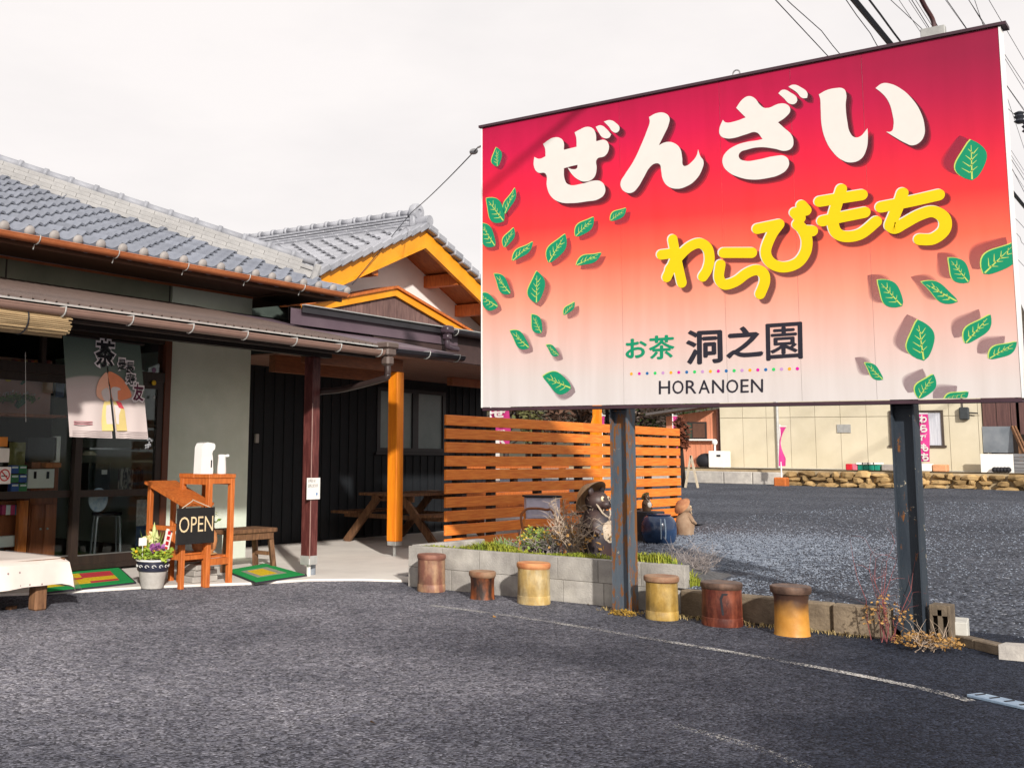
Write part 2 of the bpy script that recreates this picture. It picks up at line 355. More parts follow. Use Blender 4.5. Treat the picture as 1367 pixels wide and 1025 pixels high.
# ------------------------------------------------------------------ roof tile meshes
def tile_mesh(name, w, ln, roll=.055, eave=False, flat=False, lip=.04):
    mb = MB(); n = 9; prof = []
    for i in range(n):
        x = w*i/(n-1); u = x/w
        if flat: z = .018*math.sin(2*math.pi*u)
        else: z = -.026*math.sin(math.pi*u/.6) if u <= .6 else roll*math.sin(math.pi*(u-.6)/.4)
        prof.append((x, z))
    f = [(x, 0, z+lip) for x, z in prof]; b_ = [(x, ln, z) for x, z in prof]; l = [(x, .004, z+lip*.42) for x, z in prof]
    mb.add(f+b_+l, [(i, i+1, n+i+1, n+i) for i in range(n-1)]+[(2*n+i, 2*n+i+1, i+1, i) for i in range(n-1)])
    if eave:
        mb.add([(x, -.006, z+lip-.004) for x, z in prof]+[(x, -.004, min(z, 0)-.052) for x, z in prof], [(i, i+1, n+i+1, n+i) for i in range(n-1)])
        nb_ = len(mb.f); mb.ell((w*.8, -.016, .03), (.056, .036, .056), nu=10, nv=6)
    me = bpy.data.meshes.new(name); me.from_pydata([tuple(v) for v in mb.v], [], mb.f); me.shade_smooth()
    try: me.set_sharp_from_angle(angle=R(50))
    except Exception: pass
    if eave:
        for k_, p_ in enumerate(me.polygons): p_.material_index = 1 if k_ >= nb_ else 0
    return me
tile_bl = mat('grey_blue_tile', srgb(98, 103, 115), c2=srgb(140, 144, 154), rough=.34, scale=4, bump=.05, rnd=.12, spec=.5)
tile_lt = mat('pale_grey_tile', srgb(132, 134, 141), c2=srgb(166, 167, 173), rough=.5, scale=4, bump=.05, rnd=.1)
ridge_pale = mat('pale_ridge_tile', srgb(140, 139, 139), c2=srgb(168, 166, 164), rough=.75, scale=7, bump=.1, rnd=.06)
soffit_m = mat('brown_soffit', srgb(84, 60, 46), c2=srgb(104, 74, 56), rough=.7, scale=3, stretch=(1, 10, 10), bump=.08)

# ------------------------------------------------------------------ the tea shop
YW, XL, XR = 9.55, 2.6, 9.70
shop = thing('tea_shop', (6.2, YW, 0), 'low tea shop with grey tiled hip roof, sage plaster wall and brown porch roof', 'building')
# main roof
EY, EX, EZ, ST = 8.76, 10.53, 3.17, .42
roof = MB().add([(XL, EY, EZ-.02), (EX, EY, EZ-.02), (EX-5.2, EY+5.2, EZ+5.2*ST-.02), (XL, EY+5.2, EZ+5.2*ST-.02), (EX, EY+10.4, EZ-.02), (XL, EY+10.4, EZ-.02)],
    [(0, 1, 2, 3), (1, 4, 2), (4, 5, 3, 2)]).build('roof', tile_bl, shop, fix=False)
W, LN = .265, .235; me_t = tile_mesh('roof_tile', W, LN*1.16); me_e = tile_mesh('eave_tile', W, LN*1.16, eave=True)
for q in (me_t, me_e): q.materials.append(tile_bl)
me_e.materials.append(mat('eave_disc', srgb(128, 123, 121), c2=srgb(156, 150, 146), rough=.6, rnd=.08))
u = Vector((0, 1, ST)).normalized(); ncol = 26
for c in range(ncol):
    x0 = EX-.03-(c+1)*W
    if x0 < 3.6: break
    reach = (EX-(x0+W*.75))*math.sqrt(1+ST*ST)
    nr = min(int(reach/LN)+1, 20)
    for r_ in range(nr):
        if x0 < 4.4 and r_ < 6: continue
        O = Vector((x0, EY-.05, EZ+.012))+u*(r_*LN)
        inst('eave_tile' if r_ == 0 else 'roof_tile', me_e if r_ == 0 else me_t, frame(O, (1, 0, 0), u), roof)
# hip ridge: courses of thin pale tiles with round cap tiles
h0 = Vector((EX-.32, EY+.32, EZ+.32*ST+.05)); hd = Vector((-1, 1, ST)).normalized(); hp = MB().beam(h0+Vector((0, 0, .02)), h0+hd*8.2+Vector((0, 0, .02)), .16, .16).build('hip_ridge', ridge_pale, shop)
hup = Vector((1, -1, 0)).normalized().cross(hd).cross(Vector((0, 0, 1)))
side = hd.cross(Vector((0, 0, 1))).normalized(); hn = side.cross(hd)
nm = bpy.data.meshes.new('noshi_tile'); q = MB().box((0, 0, 0), (.309, .25, .0475), ch=.003); nm.from_pydata([tuple(v) for v in q.v], [], q.f); nm.materials.append(ridge_pale)
cm = bpy.data.meshes.new('cap_tile'); q = MB()
q.tube([(-.155, 0, 0), (.12, 0, 0)], .05, 10); q.tube([(.105, 0, 0), (.155, 0, 0)], .066, 10); cm.from_pydata([tuple(v) for v in q.v], [], q.f); cm.materials.append(tile_lt); cm.shade_smooth()
for k in range(25):
    for j in range(4):
        O = h0+hd*(.16+k*.312+(j % 2)*.15)+hn*(.02+j*.05)
        F = frame(O, hd, -side); F = F @ Matrix.Scale(1-.1*j, 4, (0, 1, 0)); inst('noshi_tile', nm, F, hp)
    inst('cap_tile', cm, frame(h0+hd*(.16+k*.312)+hn*.222, hd, -side), hp)
MB().beam(h0-hd*.09+hn*.02, h0+hd*.0+hn*.02, .26, .34, up=hn, ch=.02).build('end_tile', ridge_pale, hp)
# eave: fascia, soffit, gutter
MB().span((XL, YW-.02, 3.115), (EX-.1, EY+.06, 3.13)).build('soffit', soffit_m, shop)
MB().span((XL, EY+.02, 3.08), (EX-.06, EY+.055, 3.165)).build('fascia', soffit_m, shop)
MB().span((EX-.1, EY+.06, 3.10), (XR, 13, 3.115)).build('soffit', soffit_m, shop)
def gutter(name, a, b, r, m, parent, sp=.9, start=.3, hang=.0):
    a, b = Vector(a), Vector(b); mb = MB(); d = (b-a).normalized(); o = len(mb.v); n = 9
    for p in (a, b):
        for rr in (r, r*.9):
            for k in range(n):
                t = math.pi+math.pi*k/(n-1); mb.v.append(p+Vector((0, -1, 0))*rr*math.cos(t)*-1+Vector((0, 0, 1))*rr*math.sin(t))
    for base in (0, n):
        for k in range(n-1): mb.f.append((o+base+k, o+base+k+1, o+2*n+base+k+1, o+2*n+base+k))
    for k in (0, n-1): mb.f.append((o+k, o+n+k, o+3*n+k, o+2*n+k))
    mb.f.append(tuple(o+k for k in range(n))); mb.f.append(tuple(o+2*n+k for k in range(n)))
    mb.tube([a+Vector((0, -r*.97, .0)), b+Vector((0, -r*.97, .0))], .006, 6)
    g = mb.build(name, m, parent, smooth=True)
    ln = (b-a).length; x = start
    while x < ln:
        p = a+d*x; q = MB()
        arc = [p+Vector((0, -math.cos(t)*(r+.006), math.sin(t)*(r+.006))) for t in [0, -.4, -.8, -1.2, -1.6, -2.0]]
        q.tube([p+Vector((0, 0.03, .012)), p+Vector((0, -r-.006, .012))]+arc, .006, 5)
        if hang: q.tube([arc[-1], arc[-1]+Vector((0, .02, -.05))], .005, 5)
        q.build('gutter_bracket', galv, g); x += sp
    return g
gutter('eave_gutter', (XL, EY-.075, 3.155), (EX-.12, EY-.075, 3.165), .055, copper, shop, .9, .72, hang=1)
# walls
MB().span((8.43, YW, 0), (XR, YW+.14, 3.1)).build('front_wall', plaster_g, shop)
MB().span((XR-.14, YW+.15, 0), (XR, 13.2, 3.1)).build('side_wall', plaster_g, shop)
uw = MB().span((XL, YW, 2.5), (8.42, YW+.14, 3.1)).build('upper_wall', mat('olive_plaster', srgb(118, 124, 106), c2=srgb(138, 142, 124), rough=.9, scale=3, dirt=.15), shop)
for px in (7, 227):
    p = ony(px, 380, YW); MB().span((p.x-.008, YW-.004, 2.9), (p.x+.008, YW+.01, 3.1)).build('panel_joint', wood_dark, uw)
MB().span((XL, YW-.012, 3.085), (XR, YW-.002, 3.112)).build('wall_trim', copper, shop)
MB().span((XL, YW+.14, 0), (XL+.14, 13.2, 3.1)).build('side_wall', plaster_g, shop)
MB().span((XL, 13.2, 0), (XR, 13.34, 3.1)).build('back_wall', wood_dark, shop)
MB().span((XL+.14, YW+.15, 2.5), (XR-.14, 13.2, 2.52)).build('ceiling', wood_dark, shop)
MB().span((XL+.14, YW+.15, .0), (XR-.14, 13.2, .07)).build('floor', mat('dark_floor', srgb(70, 66, 62), rough=.7), shop)
# porch roof in ribbed brown metal
PY, PZ = 6.86, 2.31; pu = Vector((0, YW-PY, 2.885-PZ)); PR = 8.74
mb = MB(); pnrm = Vector((1, 0, 0)).cross(pu).normalized(); x = 3.0
pts = []
while x < PR:
    for dx, dz in ((0, 0), (.035, .0), (.042, .018), (.058, .018), (.065, 0)): pts.append((min(x+dx, PR), dz))
    x += .1
a = [Vector((x, PY, PZ))+pnrm*dz for x, dz in pts]; b_ = [p+pu for p in a]; m_ = len(a)
mb.add(a+b_+[p-Vector((0, 0, .01)) for p in a], [(i, i+1, m_+i+1, m_+i) for i in range(m_-1)]+[(i, i+1, 2*m_+i+1, 2*m_+i) for i in range(m_-1)])
mb.build('porch_roof', brown_metal, shop, fix=False)
MB().add([(3.0, PY, PZ-.035), (PR, PY, PZ-.035), (PR, YW, 2.85), (3.0, YW, 2.85)], [(0, 1, 2, 3)]).build('porch_ceiling', wood_dark, shop, fix=False)
MB().span((3.0, PY+.02, PZ-.13), (PR, PY+.05, PZ-.037)).build('porch_fascia', wood_dark, shop)
MB().span((3.0, PY-.008, PZ-.016), (PR, PY-.003, PZ-.002)).build('drip_edge', galv, shop)
gutter('porch_gutter', (3.0, PY-.05, PZ-.045), (PR, PY-.05, PZ-.06), .052, mat('tan_gutter', srgb(144, 116, 104), rough=.4, var=.08, bump=.02), shop, .62, .1)
for yy, zz in ((7.67, 2.37), (8.6, 2.55)): MB().span((3.0, yy-.05, zz-.14), (PR+.2, yy+.05, zz-.002)).build('porch_beam', wood_dark, shop)
for k in range(7):
    xx = 3.4+k*.86; MB().beam((xx, PY+.06, PZ-.075), (xx, YW-.01, 2.8), .05, .07).build('rafter', wood_dark, shop)
# hopper and downpipe
hx, hy = 8.84, PY-.05
hb = MB(); hb.box((hx, hy, 2.315), (.19, .15, .06), ch=.012); hb.box((hx, hy, 2.25), (.15, .12, .08), ch=.015); hb.box((hx, hy, 2.165), (.11, .1, .1), ch=.02)
hop = hb.build('rain_hopper', brown_metal, shop)
pe = Vector((8.842, 7.76, 1.84)); MB().tube(smooth_path([(hx, hy, 2.12), (hx, hy, 2.03), (hx+.005, hy+.06, 1.985), (hx+.06, hy+.62, 1.9), (pe.x-.005, pe.y-.06, 1.875), (pe.x, pe.y, 1.83), (pe.x, pe.y, 1.7), (pe.x, pe.y, .17)], 5), .032, 10).build('downpipe', mat('pipe_brown', srgb(58, 46, 44), rough=.4, bump=.02), shop, smooth=True)
MB().tube([(pe.x, pe.y, .0), (pe.x, pe.y, .19)], .043, 12).build('pipe_sleeve', mat('grey_pvc', srgb(128, 134, 142), rough=.5, bump=.02), shop, smooth=True)
# brown porch post on its steel foot
post_m = mat('worn_brown_paint', srgb(86, 42, 40), c2=srgb(128, 74, 68), rough=.5, scale=7, stretch=(5, 5, .7), bump=.12, lo=.45, hi=.75)
bx, by = 8.73, 7.70
pp = MB().box((bx, by, (.2+2.23)/2), (.12, .12, 2.03), ch=.006).build('porch_post', post_m, shop)
MB().box((bx, by, .18), (.126, .126, .09), ch=.004).build('post_shoe', galv, pp)
MB().tube([(bx, by, 0), (bx, by, .14)], .022, 10).build('post_foot', mat('white_paint', srgb(205, 204, 200), rough=.5), pp)
MB().span((bx-.063, by-.065, .2), (bx-.057, by-.0605, 1.75)).build('edge_strip', mat('strip_tan', srgb(170, 140, 130), rough=.6), pp)  # pale strip paints the sunlit highlight along the post's edge
# paper notice fixed to the post
c0 = ony(418, 652, by-.072)
nb = tag(MB().box(c0+Vector((0, -.004, 0)), (.2, .006, .215), ch=.002).build('notice_board', paper, None, loc=c0), 'small white notice with two lines of text pinned to the brown porch post', 'notice')

# sliding doors: rails, stiles and panes
dr = mat('door_brown', srgb(38, 30, 27), c2=srgb(52, 40, 34), rough=.45, scale=5, stretch=(6, 6, 1), bump=.06)
MB().span((3.0, YW-.03, .05), (8.43, YW+.1, .1)).build('door_sill', dr, shop)
MB().span((3.0, YW-.03, 2.0), (8.43, YW+.1, 2.1)).build('door_lintel', dr, shop)
MB().span((8.34, YW-.035, .1), (8.425, YW+.1, 2.5)).build('door_jamb', mat('jamb_wood', srgb(92, 52, 36), rough=.5, scale=5, stretch=(6, 6, 1)), shop)
for xa, xb, yo in ((5.1, 6.18, .055), (6.14, 7.30, .055), (7.20, 8.34, .0)):
    d = MB(); y0, y1 = YW-.02+yo, YW+.02+yo
    d.span((xa, y0, .1), (xa+.085, y1, 2.0)); d.span((xb-.085, y0, .1), (xb, y1, 2.0))
    d.span((xa+.085, y0, .1), (xb-.085, y1, .2)); d.span((xa+.085, y0, .775), (xb-.085, y1, .845)); d.span((xa+.085, y0, 1.92), (xb-.085, y1, 2.0))
    door = d.build('sliding_door', dr, shop)
    for z0, z1 in ((.2, .775), (.845, 1.92)):
        MB().span((xa+.085, (y0+y1)/2-.003, z0), (xb-.085, (y0+y1)/2+.003, z1)).build('pane', glass, door)
    MB().span((xa+.085, y0-.004, .19), (xb-.085, y0, .202)).build('rail_edge', steel, door)
for xa, xb in ((3.0, 5.1), (5.1, 6.75), (6.75, 8.34)):
    d = MB(); d.span((xa, YW-.01, 2.1), (xa+.05, YW+.05, 2.5)); d.span((xa+.05, YW-.01, 2.42), (xb, YW+.05, 2.5))
    w_ = d.build('transom_window', dr, shop); MB().span((xa+.05, YW+.015, 2.1), (xb, YW+.021, 2.42)).build('pane', glass, w_)
MB().span((XL, YW, .0), (5.1, YW+.1, 2.5)).build('front_wall', wood_dark, shop)

# ------------------------------------------------------------------ the annex with the gable
YA = 10.6
annex = thing('gabled_annex', (13.6, YA, 0), 'annex with white gable, bright orange bargeboards, plank front and dark boarded ground floor', 'building')
FY = 9.9; AX, AZt, SL = 13.75, 4.68, .42
ar, al = 17.6, 10.9
zr = lambda x: AZt-SL*abs(x-AX)
roofA = MB().add([(al, FY, zr(al)), (AX, FY, AZt), (ar, FY, zr(ar)), (al, 18, zr(al)), (AX, 18, AZt), (ar, 18, zr(ar))], [(0, 1, 4, 3), (1, 2, 5, 4)]).build('roof', tile_lt, annex, fix=False)
W2, L2 = .31, .28; me_a = tile_mesh('annex_tile', W2, L2*1.15, roll=.05, lip=.055); me_a.materials.append(tile_lt)
uL = Vector((1, 0, SL)).normalized(); uR = Vector((-1, 0, SL)).normalized(); sl_len = math.sqrt(1+SL*SL)
nrow = int((AX-.1-11.6)*sl_len/L2)+1
for r_ in range(nrow):
    for c in range(14):
        O = Vector((11.55, FY+.1+(c+1)*W2, zr(11.55)+.02))+uL*(r_*L2)
        inst('roof_tile', me_a, frame(O, (0, -1, 0), uL), roofA)
for r_ in range(9):
    for c in range(2):
        O = Vector((16.2, FY+.1+c*W2, zr(16.2)+.02))+uR*(r_*L2); inst('roof_tile', me_a, frame(O, (0, 1, 0), uR), roofA)
# verge tiles (grey edging along the gable) and ridge
for sgn in (-1, 1):
    for k in range(15):
        d = uL if sgn < 0 else Vector((1, 0, -SL)).normalized()
        if sgn < 0: p0 = Vector((AX, FY, AZt+.035))-uL*(.25*(k+1)); p1 = p0+uL*.25
        else: p0 = Vector((AX, FY, AZt+.035))+d*(.25*k); p1 = p0+d*.25
        o = MB().beam(p0-Vector((0, 0, .02)), p1+Vector((0, 0, .012)), .2, .1, ch=.015).build('verge_tile', tile_lt, roofA)
rg = MB().span((AX-.09, FY+.12, AZt), (AX+.09, 17.6, AZt+.12)).build('ridge', tile_lt, roofA)
q = MB().box((0, 0, 0), (.29, .2, .034), ch=.005); nm2 = bpy.data.meshes.new('ridge_course'); nm2.from_pydata([tuple(v) for v in q.v], [], q.f); nm2.materials.append(tile_lt)
for k in range(24):
    for j in range(4): inst('noshi_tile', nm2, frame((AX, FY+.3+k*.3+(j % 2)*.12, AZt+.06+j*.045), (0, 1, 0), (-1, 0, 0)), roofA)
    inst('cap_tile', cm, frame((AX, FY+.3+k*.3, AZt+.265), (0, -1, 0), (1, 0, 0)), roofA)
oni = MB(); oni.lathe([(.0, 0), (.13, 0), (.14, .02), (.14, .09), (.12, .12), (.05, .125), (.045, .1), (0, .1)], (AX, FY+.22, AZt+.26), 16, Matrix.Rotation(R(90), 3, 'X')); oni.box((AX, FY+.17, AZt+.12), (.24, .1, .22), ch=.03)
oni.build('ridge_end_tile', tile_lt, roofA, smooth=True)
MB().tube([(AX, FY-.1, AZt+.1), (AX, FY+.32, AZt+.1)], .085, 14).build('verge_cap', tile_lt, roofA, smooth=True)
# bargeboards
barge = mat('yellow_orange_paint', srgb(226, 142, 22), c2=srgb(240, 160, 34), rough=.5, scale=3, bump=.06, rnd=.03)
for sgn, xe in ((-1, 11.35), (1, 17.2)):
    z0 = AZt-.03; ze = zr(xe)-.03
    b = MB().prism([(AX, FY, z0), (AX, FY, z0-.25), (xe, FY, ze-.25), (xe, FY, ze)], (0, .045, 0)).build('bargeboard', barge, annex)
    MB().prism([(AX, FY-.02, z0-.25), (AX, FY-.02, z0-.285), (xe, FY-.02, ze-.285), (xe, FY-.02, ze-.25)], (0, .06, 0)).build('bargeboard_trim', barge, b)
for sgn, xe in ((-1, 11.35), (1, 17.2)):
    MB().add([(AX, FY+.05, AZt-.12), (xe, FY+.05, zr(xe)-.12), (xe, YA, zr(xe)-.12), (AX, YA, AZt-.12)], [(0, 1, 2, 3)]).build('verge_soffit', mat('verge_boards', srgb(120, 68, 34), c2=srgb(160, 96, 50), rough=.6, scale=3, stretch=(3, 12, 3)), annex, fix=False)
for px_, py_ in ((563.7, 362), (605, 403)):
    p = ony(px_+3, py_, YA); zt = zr(p.x+.06)-.13
    MB().span((p.x-.02, FY+.05, zt-.19), (p.x+.12, YA, zt)).build('purlin_end', wood_red, annex)
for xx in (12.6,): MB().span((xx-.07, FY+.05, zr(xx)-.4), (xx+.07, YA, zr(xx)-.15)).build('purlin_end', wood_red, annex)
# walls
MB().prism([(11.5, YA, 3.2), (11.5, YA, 2.42), (16.6, YA, 2.42), (16.6, YA, zr(16.6)-.12), (AX, YA, AZt-.12), (11.5, YA, zr(11.5)-.12)], (0, .14, 0)).build('gable_wall', plaster_w, annex)
MB().span((9.72, YA, 2.42), (11.49, YA+.14, 3.3)).build('link_wall', mat('dark_sage', srgb(70, 80, 74), rough=.9), annex)
lw = MB().span((9.72, YA, 0), (13.5, YA+.14, 2.42)).span((15.32, YA, 0), (16.6, YA+.14, 2.42)).span((13.5, YA, 0), (15.32, YA+.14, 1.28)).span((13.5, YA, 2.26), (15.32, YA+.14, 2.42)).build('ground_floor_wall', dark_wall, annex)
for k in range(34):
    xx = 9.85+k*.2
    if 13.4 < xx < 15.4: MB().span((xx-.012, YA-.014, .05), (xx+.012, YA-.001, 1.22)).build('batten', dark_wall, lw)
    else: MB().span((xx-.012, YA-.014, .05), (xx+.012, YA-.001, 2.38)).build('batten', dark_wall, lw)
MB().span((16.46, YA+.15, 0), (16.6, 17.8, 3.4)).build('side_wall', plaster_w, annex)
MB().span((9.72, 17.8, 0), (16.6, 17.94, 3.4)).build('back_wall', plaster_w, annex)
wf = MB(); 
for xa, xb in ((13.5, 13.58), (14.41, 14.56), (15.24, 15.32)): wf.span((xa, YA-.02, 1.28), (xb, YA+.06, 2.26))
wf.span((13.58, YA-.02, 1.28), (14.41, YA+.06, 1.34)); wf.span((14.56, YA-.02, 1.28), (15.24, YA+.06, 1.34)); wf.span((13.58, YA-.02, 2.2), (14.41, YA+.06, 2.26)); wf.span((14.56, YA-.02, 2.2), (15.24, YA+.06, 2.26))
win = wf.build('window', black_metal, annex)
fr_m = mat('frosted_glass', srgb(110, 126, 128), c2=srgb(140, 152, 152), rough=.22, scale=1.2, bump=.03, spec=.6)
for xa, xb in ((13.58, 14.41), (14.56, 15.24)): MB().span((xa, YA+.01, 1.34), (xb, YA+.016, 2.2)).build('pane', fr_m, win)
MB().span((13.44, YA-.05, 1.235), (15.38, YA-.001, 1.275)).build('window_sill', black_metal, win)
MB().span((9.72, YA+.2, 0), (16.4, YA+.3, 2.4)).build('inner_wall', wood_dark, annex)
# low plank gable under the bargeboards
YP = 10.2; kx, kz, ks = 13.36, 3.66, .235
plank = mat('plank_purple_brown', srgb(98, 74, 72), c2=srgb(136, 106, 98), rough=.8, scale=4, stretch=(7, 7, 1), bump=.2, rnd=.16, dirt=.2)
x = 11.15
while x < 15.3:
    w_ = .165; zt = kz-ks*abs(x+w_/2-kx); 
    MB().span((x+.004, YP+random.uniform(0, .006), 3.0), (x+w_-.004, YP+.03, zt)).build('plank', plank, annex); x += w_
MB().span((11.1, YP+.032, 3.0), (15.4, YP+.05, 3.2)).build('plank_backing', wood_dark, annex)
for xe in (11.3, 15.6):
    ze = kz-ks*abs(xe-kx)
    MB().prism([(kx, YP-.05, kz+.05), (kx, YP-.05, kz-.055), (xe, YP-.05, ze-.055), (xe, YP-.05, ze+.05)], (0, .049, 0)).build('plank_gable_trim', barge, annex)
    MB().prism([(kx, YP-.09, kz+.095), (kx, YP-.09, kz+.055), (xe, YP-.09, ze+.055), (xe, YP-.09, ze+.095)], (0, .49, 0)).build('plank_gable_capping', wood_red, annex)
# lean-to roof with black edge, gutter and brown ceiling
LY, LZ = 8.0, 2.82
MB().add([(8.88, LY, LZ-.03), (17.0, LY, LZ+.01), (17.0, YP-.01, 3.2), (11.0, YP-.01, 3.2), (9.76, 9.5, 3.07)], [(0, 1, 2, 3, 4)]).build('lean_to_roof', black_metal, annex, fix=False)
MB().beam((8.88, LY-.004, LZ-.05), (17.0, LY-.004, LZ-.01), .012, .075).build('roof_edge', black_metal, annex)
MB().beam((8.88, LY-.02, LZ-.008), (17.0, LY-.02, LZ+.032), .05, .012).build('edge_flashing', galv, annex)
MB().span((10.2, LY+.06, 2.42), (17.0, LY+.1, LZ-.05)).build('lean_to_fascia', mat('fascia_brown', srgb(66, 50, 48), rough=.6), annex)
MB().span((9.76, LY+.1, 2.405), (17.0, YA-.02, 2.419)).build('lean_to_ceiling', mat('ceiling_brown', srgb(128, 98, 84), c2=srgb(148, 114, 98), rough=.7, scale=2, stretch=(1, 8, 8)), annex)
gutter('lean_to_gutter', (11.62, LY-.07, LZ-.03), (17.0, LY-.07, LZ-.03), .055, black_metal, annex, .65, .05)
q = MB(); q.box((11.52, LY-.06, LZ-.03), (.15, .13, .1), ch=.02); q.box((11.52, LY-.06, LZ-.12), (.1, .1, .09), ch=.02); q.tube(smooth_path([(11.52, LY-.06, LZ-.15), (11.52, LY-.06, LZ-.22), (11.56, LY-.06, LZ-.25), (11.75, LY-.06, LZ-.255)], 4), .035, 9)
q.build('gutter_outlet', mat('dark_plum_pipe', srgb(64, 52, 60), rough=.35, bump=.02), annex, smooth=True)
p = ony(640, 509, 9.6); MB().span((14.0, 9.55, 2.28), (16.4, 9.65, 2.4)).build('lean_to_beam', mat('beam_tan', srgb(150, 96, 66), rough=.6), annex)
# small plum metal roof beside the shop porch
x0, x1 = 8.745, 10.16
MB().add([(x0, PY, 2.325), (x1, PY, 2.335), (x1, 9.52, 2.89), (8.745, 9.52, 2.885), (x0, PY, 2.29), (x1, PY, 2.30), (x1, 9.52, 2.855), (8.745, 9.52, 2.85)], [(0, 1, 2, 3), (4, 7, 6, 5), (0, 4, 5, 1), (1, 5, 6, 2), (0, 3, 7, 4)]).build('porch_roof', plum_metal, annex)
MB().add([(x0, LY+.04, 2.6), (11.9, LY+.04, 2.62), (11.9, LY+.04, 2.77), (x0, LY+.04, 2.77)], [(0, 1, 2, 3)]).build('porch_flashing', plum_metal, annex, fix=False)
gutter('porch_gutter', (8.94, PY-.05, 2.285), (x1, PY-.05, 2.30), .055, black_metal, annex, .55, .55)
wood_dk = mat('wood_rusty_brown', srgb(104, 62, 38), c2=srgb(134, 82, 50), rough=.6, scale=4, stretch=(2, 12, 12))
# orange porch post and its beam
yx, yy = 11.11, 8.42
op = MB().box((yx, yy, (.2+2.25)/2), (.14, .14, 2.05), ch=.006).build('porch_post', wood_oz, annex)
MB().box((yx, yy, .175), (.128, .128, .05), ch=.004).build('post_shoe', galv, op); MB().tube([(yx, yy, SLZ), (yx, yy, .16)], .02, 8).build('post_foot', galv, op)
MB().span((9.4, yy-.05, 2.252), (11.18, yy+.05, 2.40)).build('porch_beam', wood_dk, annex)
MB().span((9.76, 9.2, 2.2), (12.2, 9.3, 2.4)).build('porch_beam', wood_dk, annex)
# ------------------------------------------------------------------ the roadside signboard
XS = 8.46
sgn = thing('signboard', (8.62, 3.1, 0), 'large red to white shop signboard with Japanese lettering and green leaves on two steel posts', 'signboard')
def sp(x, y, d=0.0): return onx(x, y, XS-d)
tl, tr, br, bl = sp(643, 170), sp(1333, 38), sp(1364, 531), sp(645, 543)
SY0, SY1 = (tl.y+bl.y)/2, (tr.y+br.y)/2; SZ1, SZ0 = (tl.z+tr.z)/2, (bl.z+br.z)/2
def sign_print():
    m = bpy.data.materials.new('sign_print'); m.use_nodes = True; t = m.node_tree; N = t.nodes; b = N['Principled BSDF']; l = t.links.new
    g = N.new('ShaderNodeNewGeometry'); s = N.new('ShaderNodeSeparateXYZ'); l(g.outputs['Position'], s.inputs[0])
    mr = N.new('ShaderNodeMapRange'); mr.inputs['From Min'].default_value = SZ0; mr.inputs['From Max'].default_value = SZ1; l(s.outputs['Z'], mr.inputs['Value'])
    my = N.new('ShaderNodeMapRange'); my.inputs['From Min'].default_value = SY0; my.inputs['From Max'].default_value = SY1; my.inputs['To Min'].default_value = .0; my.inputs['To Max'].default_value = .06; l(s.outputs['Y'], my.inputs['Value'])
    ad = N.new('ShaderNodeMath'); ad.operation = 'ADD'; l(mr.outputs[0], ad.inputs[0]); l(my.outputs[0], ad.inputs[1])
    r = N.new('ShaderNodeValToRGB'); c = r.color_ramp; c.elements[0].position = .0; c.elements[0].color = srgb(205, 200, 199)
    c.elements[1].position = 1; c.elements[1].color = srgb(172, 10, 62)
    for p_, col in ((.1, (206, 196, 192)), (.22, (215, 180, 170)), (.36, (226, 148, 124)), (.5, (233, 100, 76)), (.62, (232, 52, 54)), (.76, (222, 28, 60)), (.9, (194, 12, 66))):
        e = c.elements.new(p_); e.color = srgb(*col)
    l(ad.outputs[0], r.inputs['Fac'])
    n = N.new('ShaderNodeTexNoise'); n.inputs['Scale'].default_value = 2.2; n.inputs['Detail'].default_value = 8; mp_ = N.new('ShaderNodeMapping'); mp_.inputs['Scale'].default_value = (1, 4, .35); l(g.outputs['Position'], mp_.inputs[0]); l(mp_.outputs[0], n.inputs['Vector'])
    r2 = N.new('ShaderNodeValToRGB'); r2.color_ramp.elements[0].position = .35; r2.color_ramp.elements[0].color = (.93, .92, .91, 1); r2.color_ramp.elements[1].position = .6; r2.color_ramp.elements[1].color = (1, 1, 1, 1); l(n.outputs['Fac'], r2.inputs['Fac'])
    mu = N.new('ShaderNodeMix'); mu.data_type = 'RGBA'; mu.blend_type = 'MULTIPLY'; mu.inputs['Factor'].default_value = 1; l(r.outputs[0], mu.inputs['A']); l(r2.outputs[0], mu.inputs['B'])
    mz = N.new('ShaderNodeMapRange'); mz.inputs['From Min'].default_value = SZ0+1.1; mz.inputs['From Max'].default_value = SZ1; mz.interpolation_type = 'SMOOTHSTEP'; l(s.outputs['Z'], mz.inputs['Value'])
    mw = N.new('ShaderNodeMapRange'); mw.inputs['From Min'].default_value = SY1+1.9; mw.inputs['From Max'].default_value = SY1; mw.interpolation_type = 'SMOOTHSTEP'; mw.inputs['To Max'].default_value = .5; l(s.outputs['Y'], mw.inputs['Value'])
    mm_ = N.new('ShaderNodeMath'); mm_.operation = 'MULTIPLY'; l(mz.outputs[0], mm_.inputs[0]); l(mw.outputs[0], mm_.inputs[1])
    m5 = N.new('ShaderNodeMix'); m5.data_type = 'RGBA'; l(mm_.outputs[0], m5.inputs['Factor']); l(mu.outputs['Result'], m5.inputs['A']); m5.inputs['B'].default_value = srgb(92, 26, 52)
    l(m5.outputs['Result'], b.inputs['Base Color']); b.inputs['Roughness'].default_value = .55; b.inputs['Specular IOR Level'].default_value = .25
    n2 = N.new('ShaderNodeTexNoise'); n2.inputs['Scale'].default_value = 1.3; l(g.outputs['Position'], n2.inputs['Vector']); bp = N.new('ShaderNodeBump'); bp.inputs['Strength'].default_value = .12; bp.inputs['Distance'].default_value = .05; l(n2.outputs['Fac'], bp.inputs['Height']); l(bp.outputs['Normal'], b.inputs['Normal'])
    return m
spm = sign_print()
body = MB().span((XS+.004, SY1+.01, SZ0+.01), (XS+.1, SY0-.01, SZ1-.01)).build('panel', white_m, sgn)
cuts = [SY0]+[sp(x, 300).y for x in (829, 965, 1062, 1160)]+[SY1]
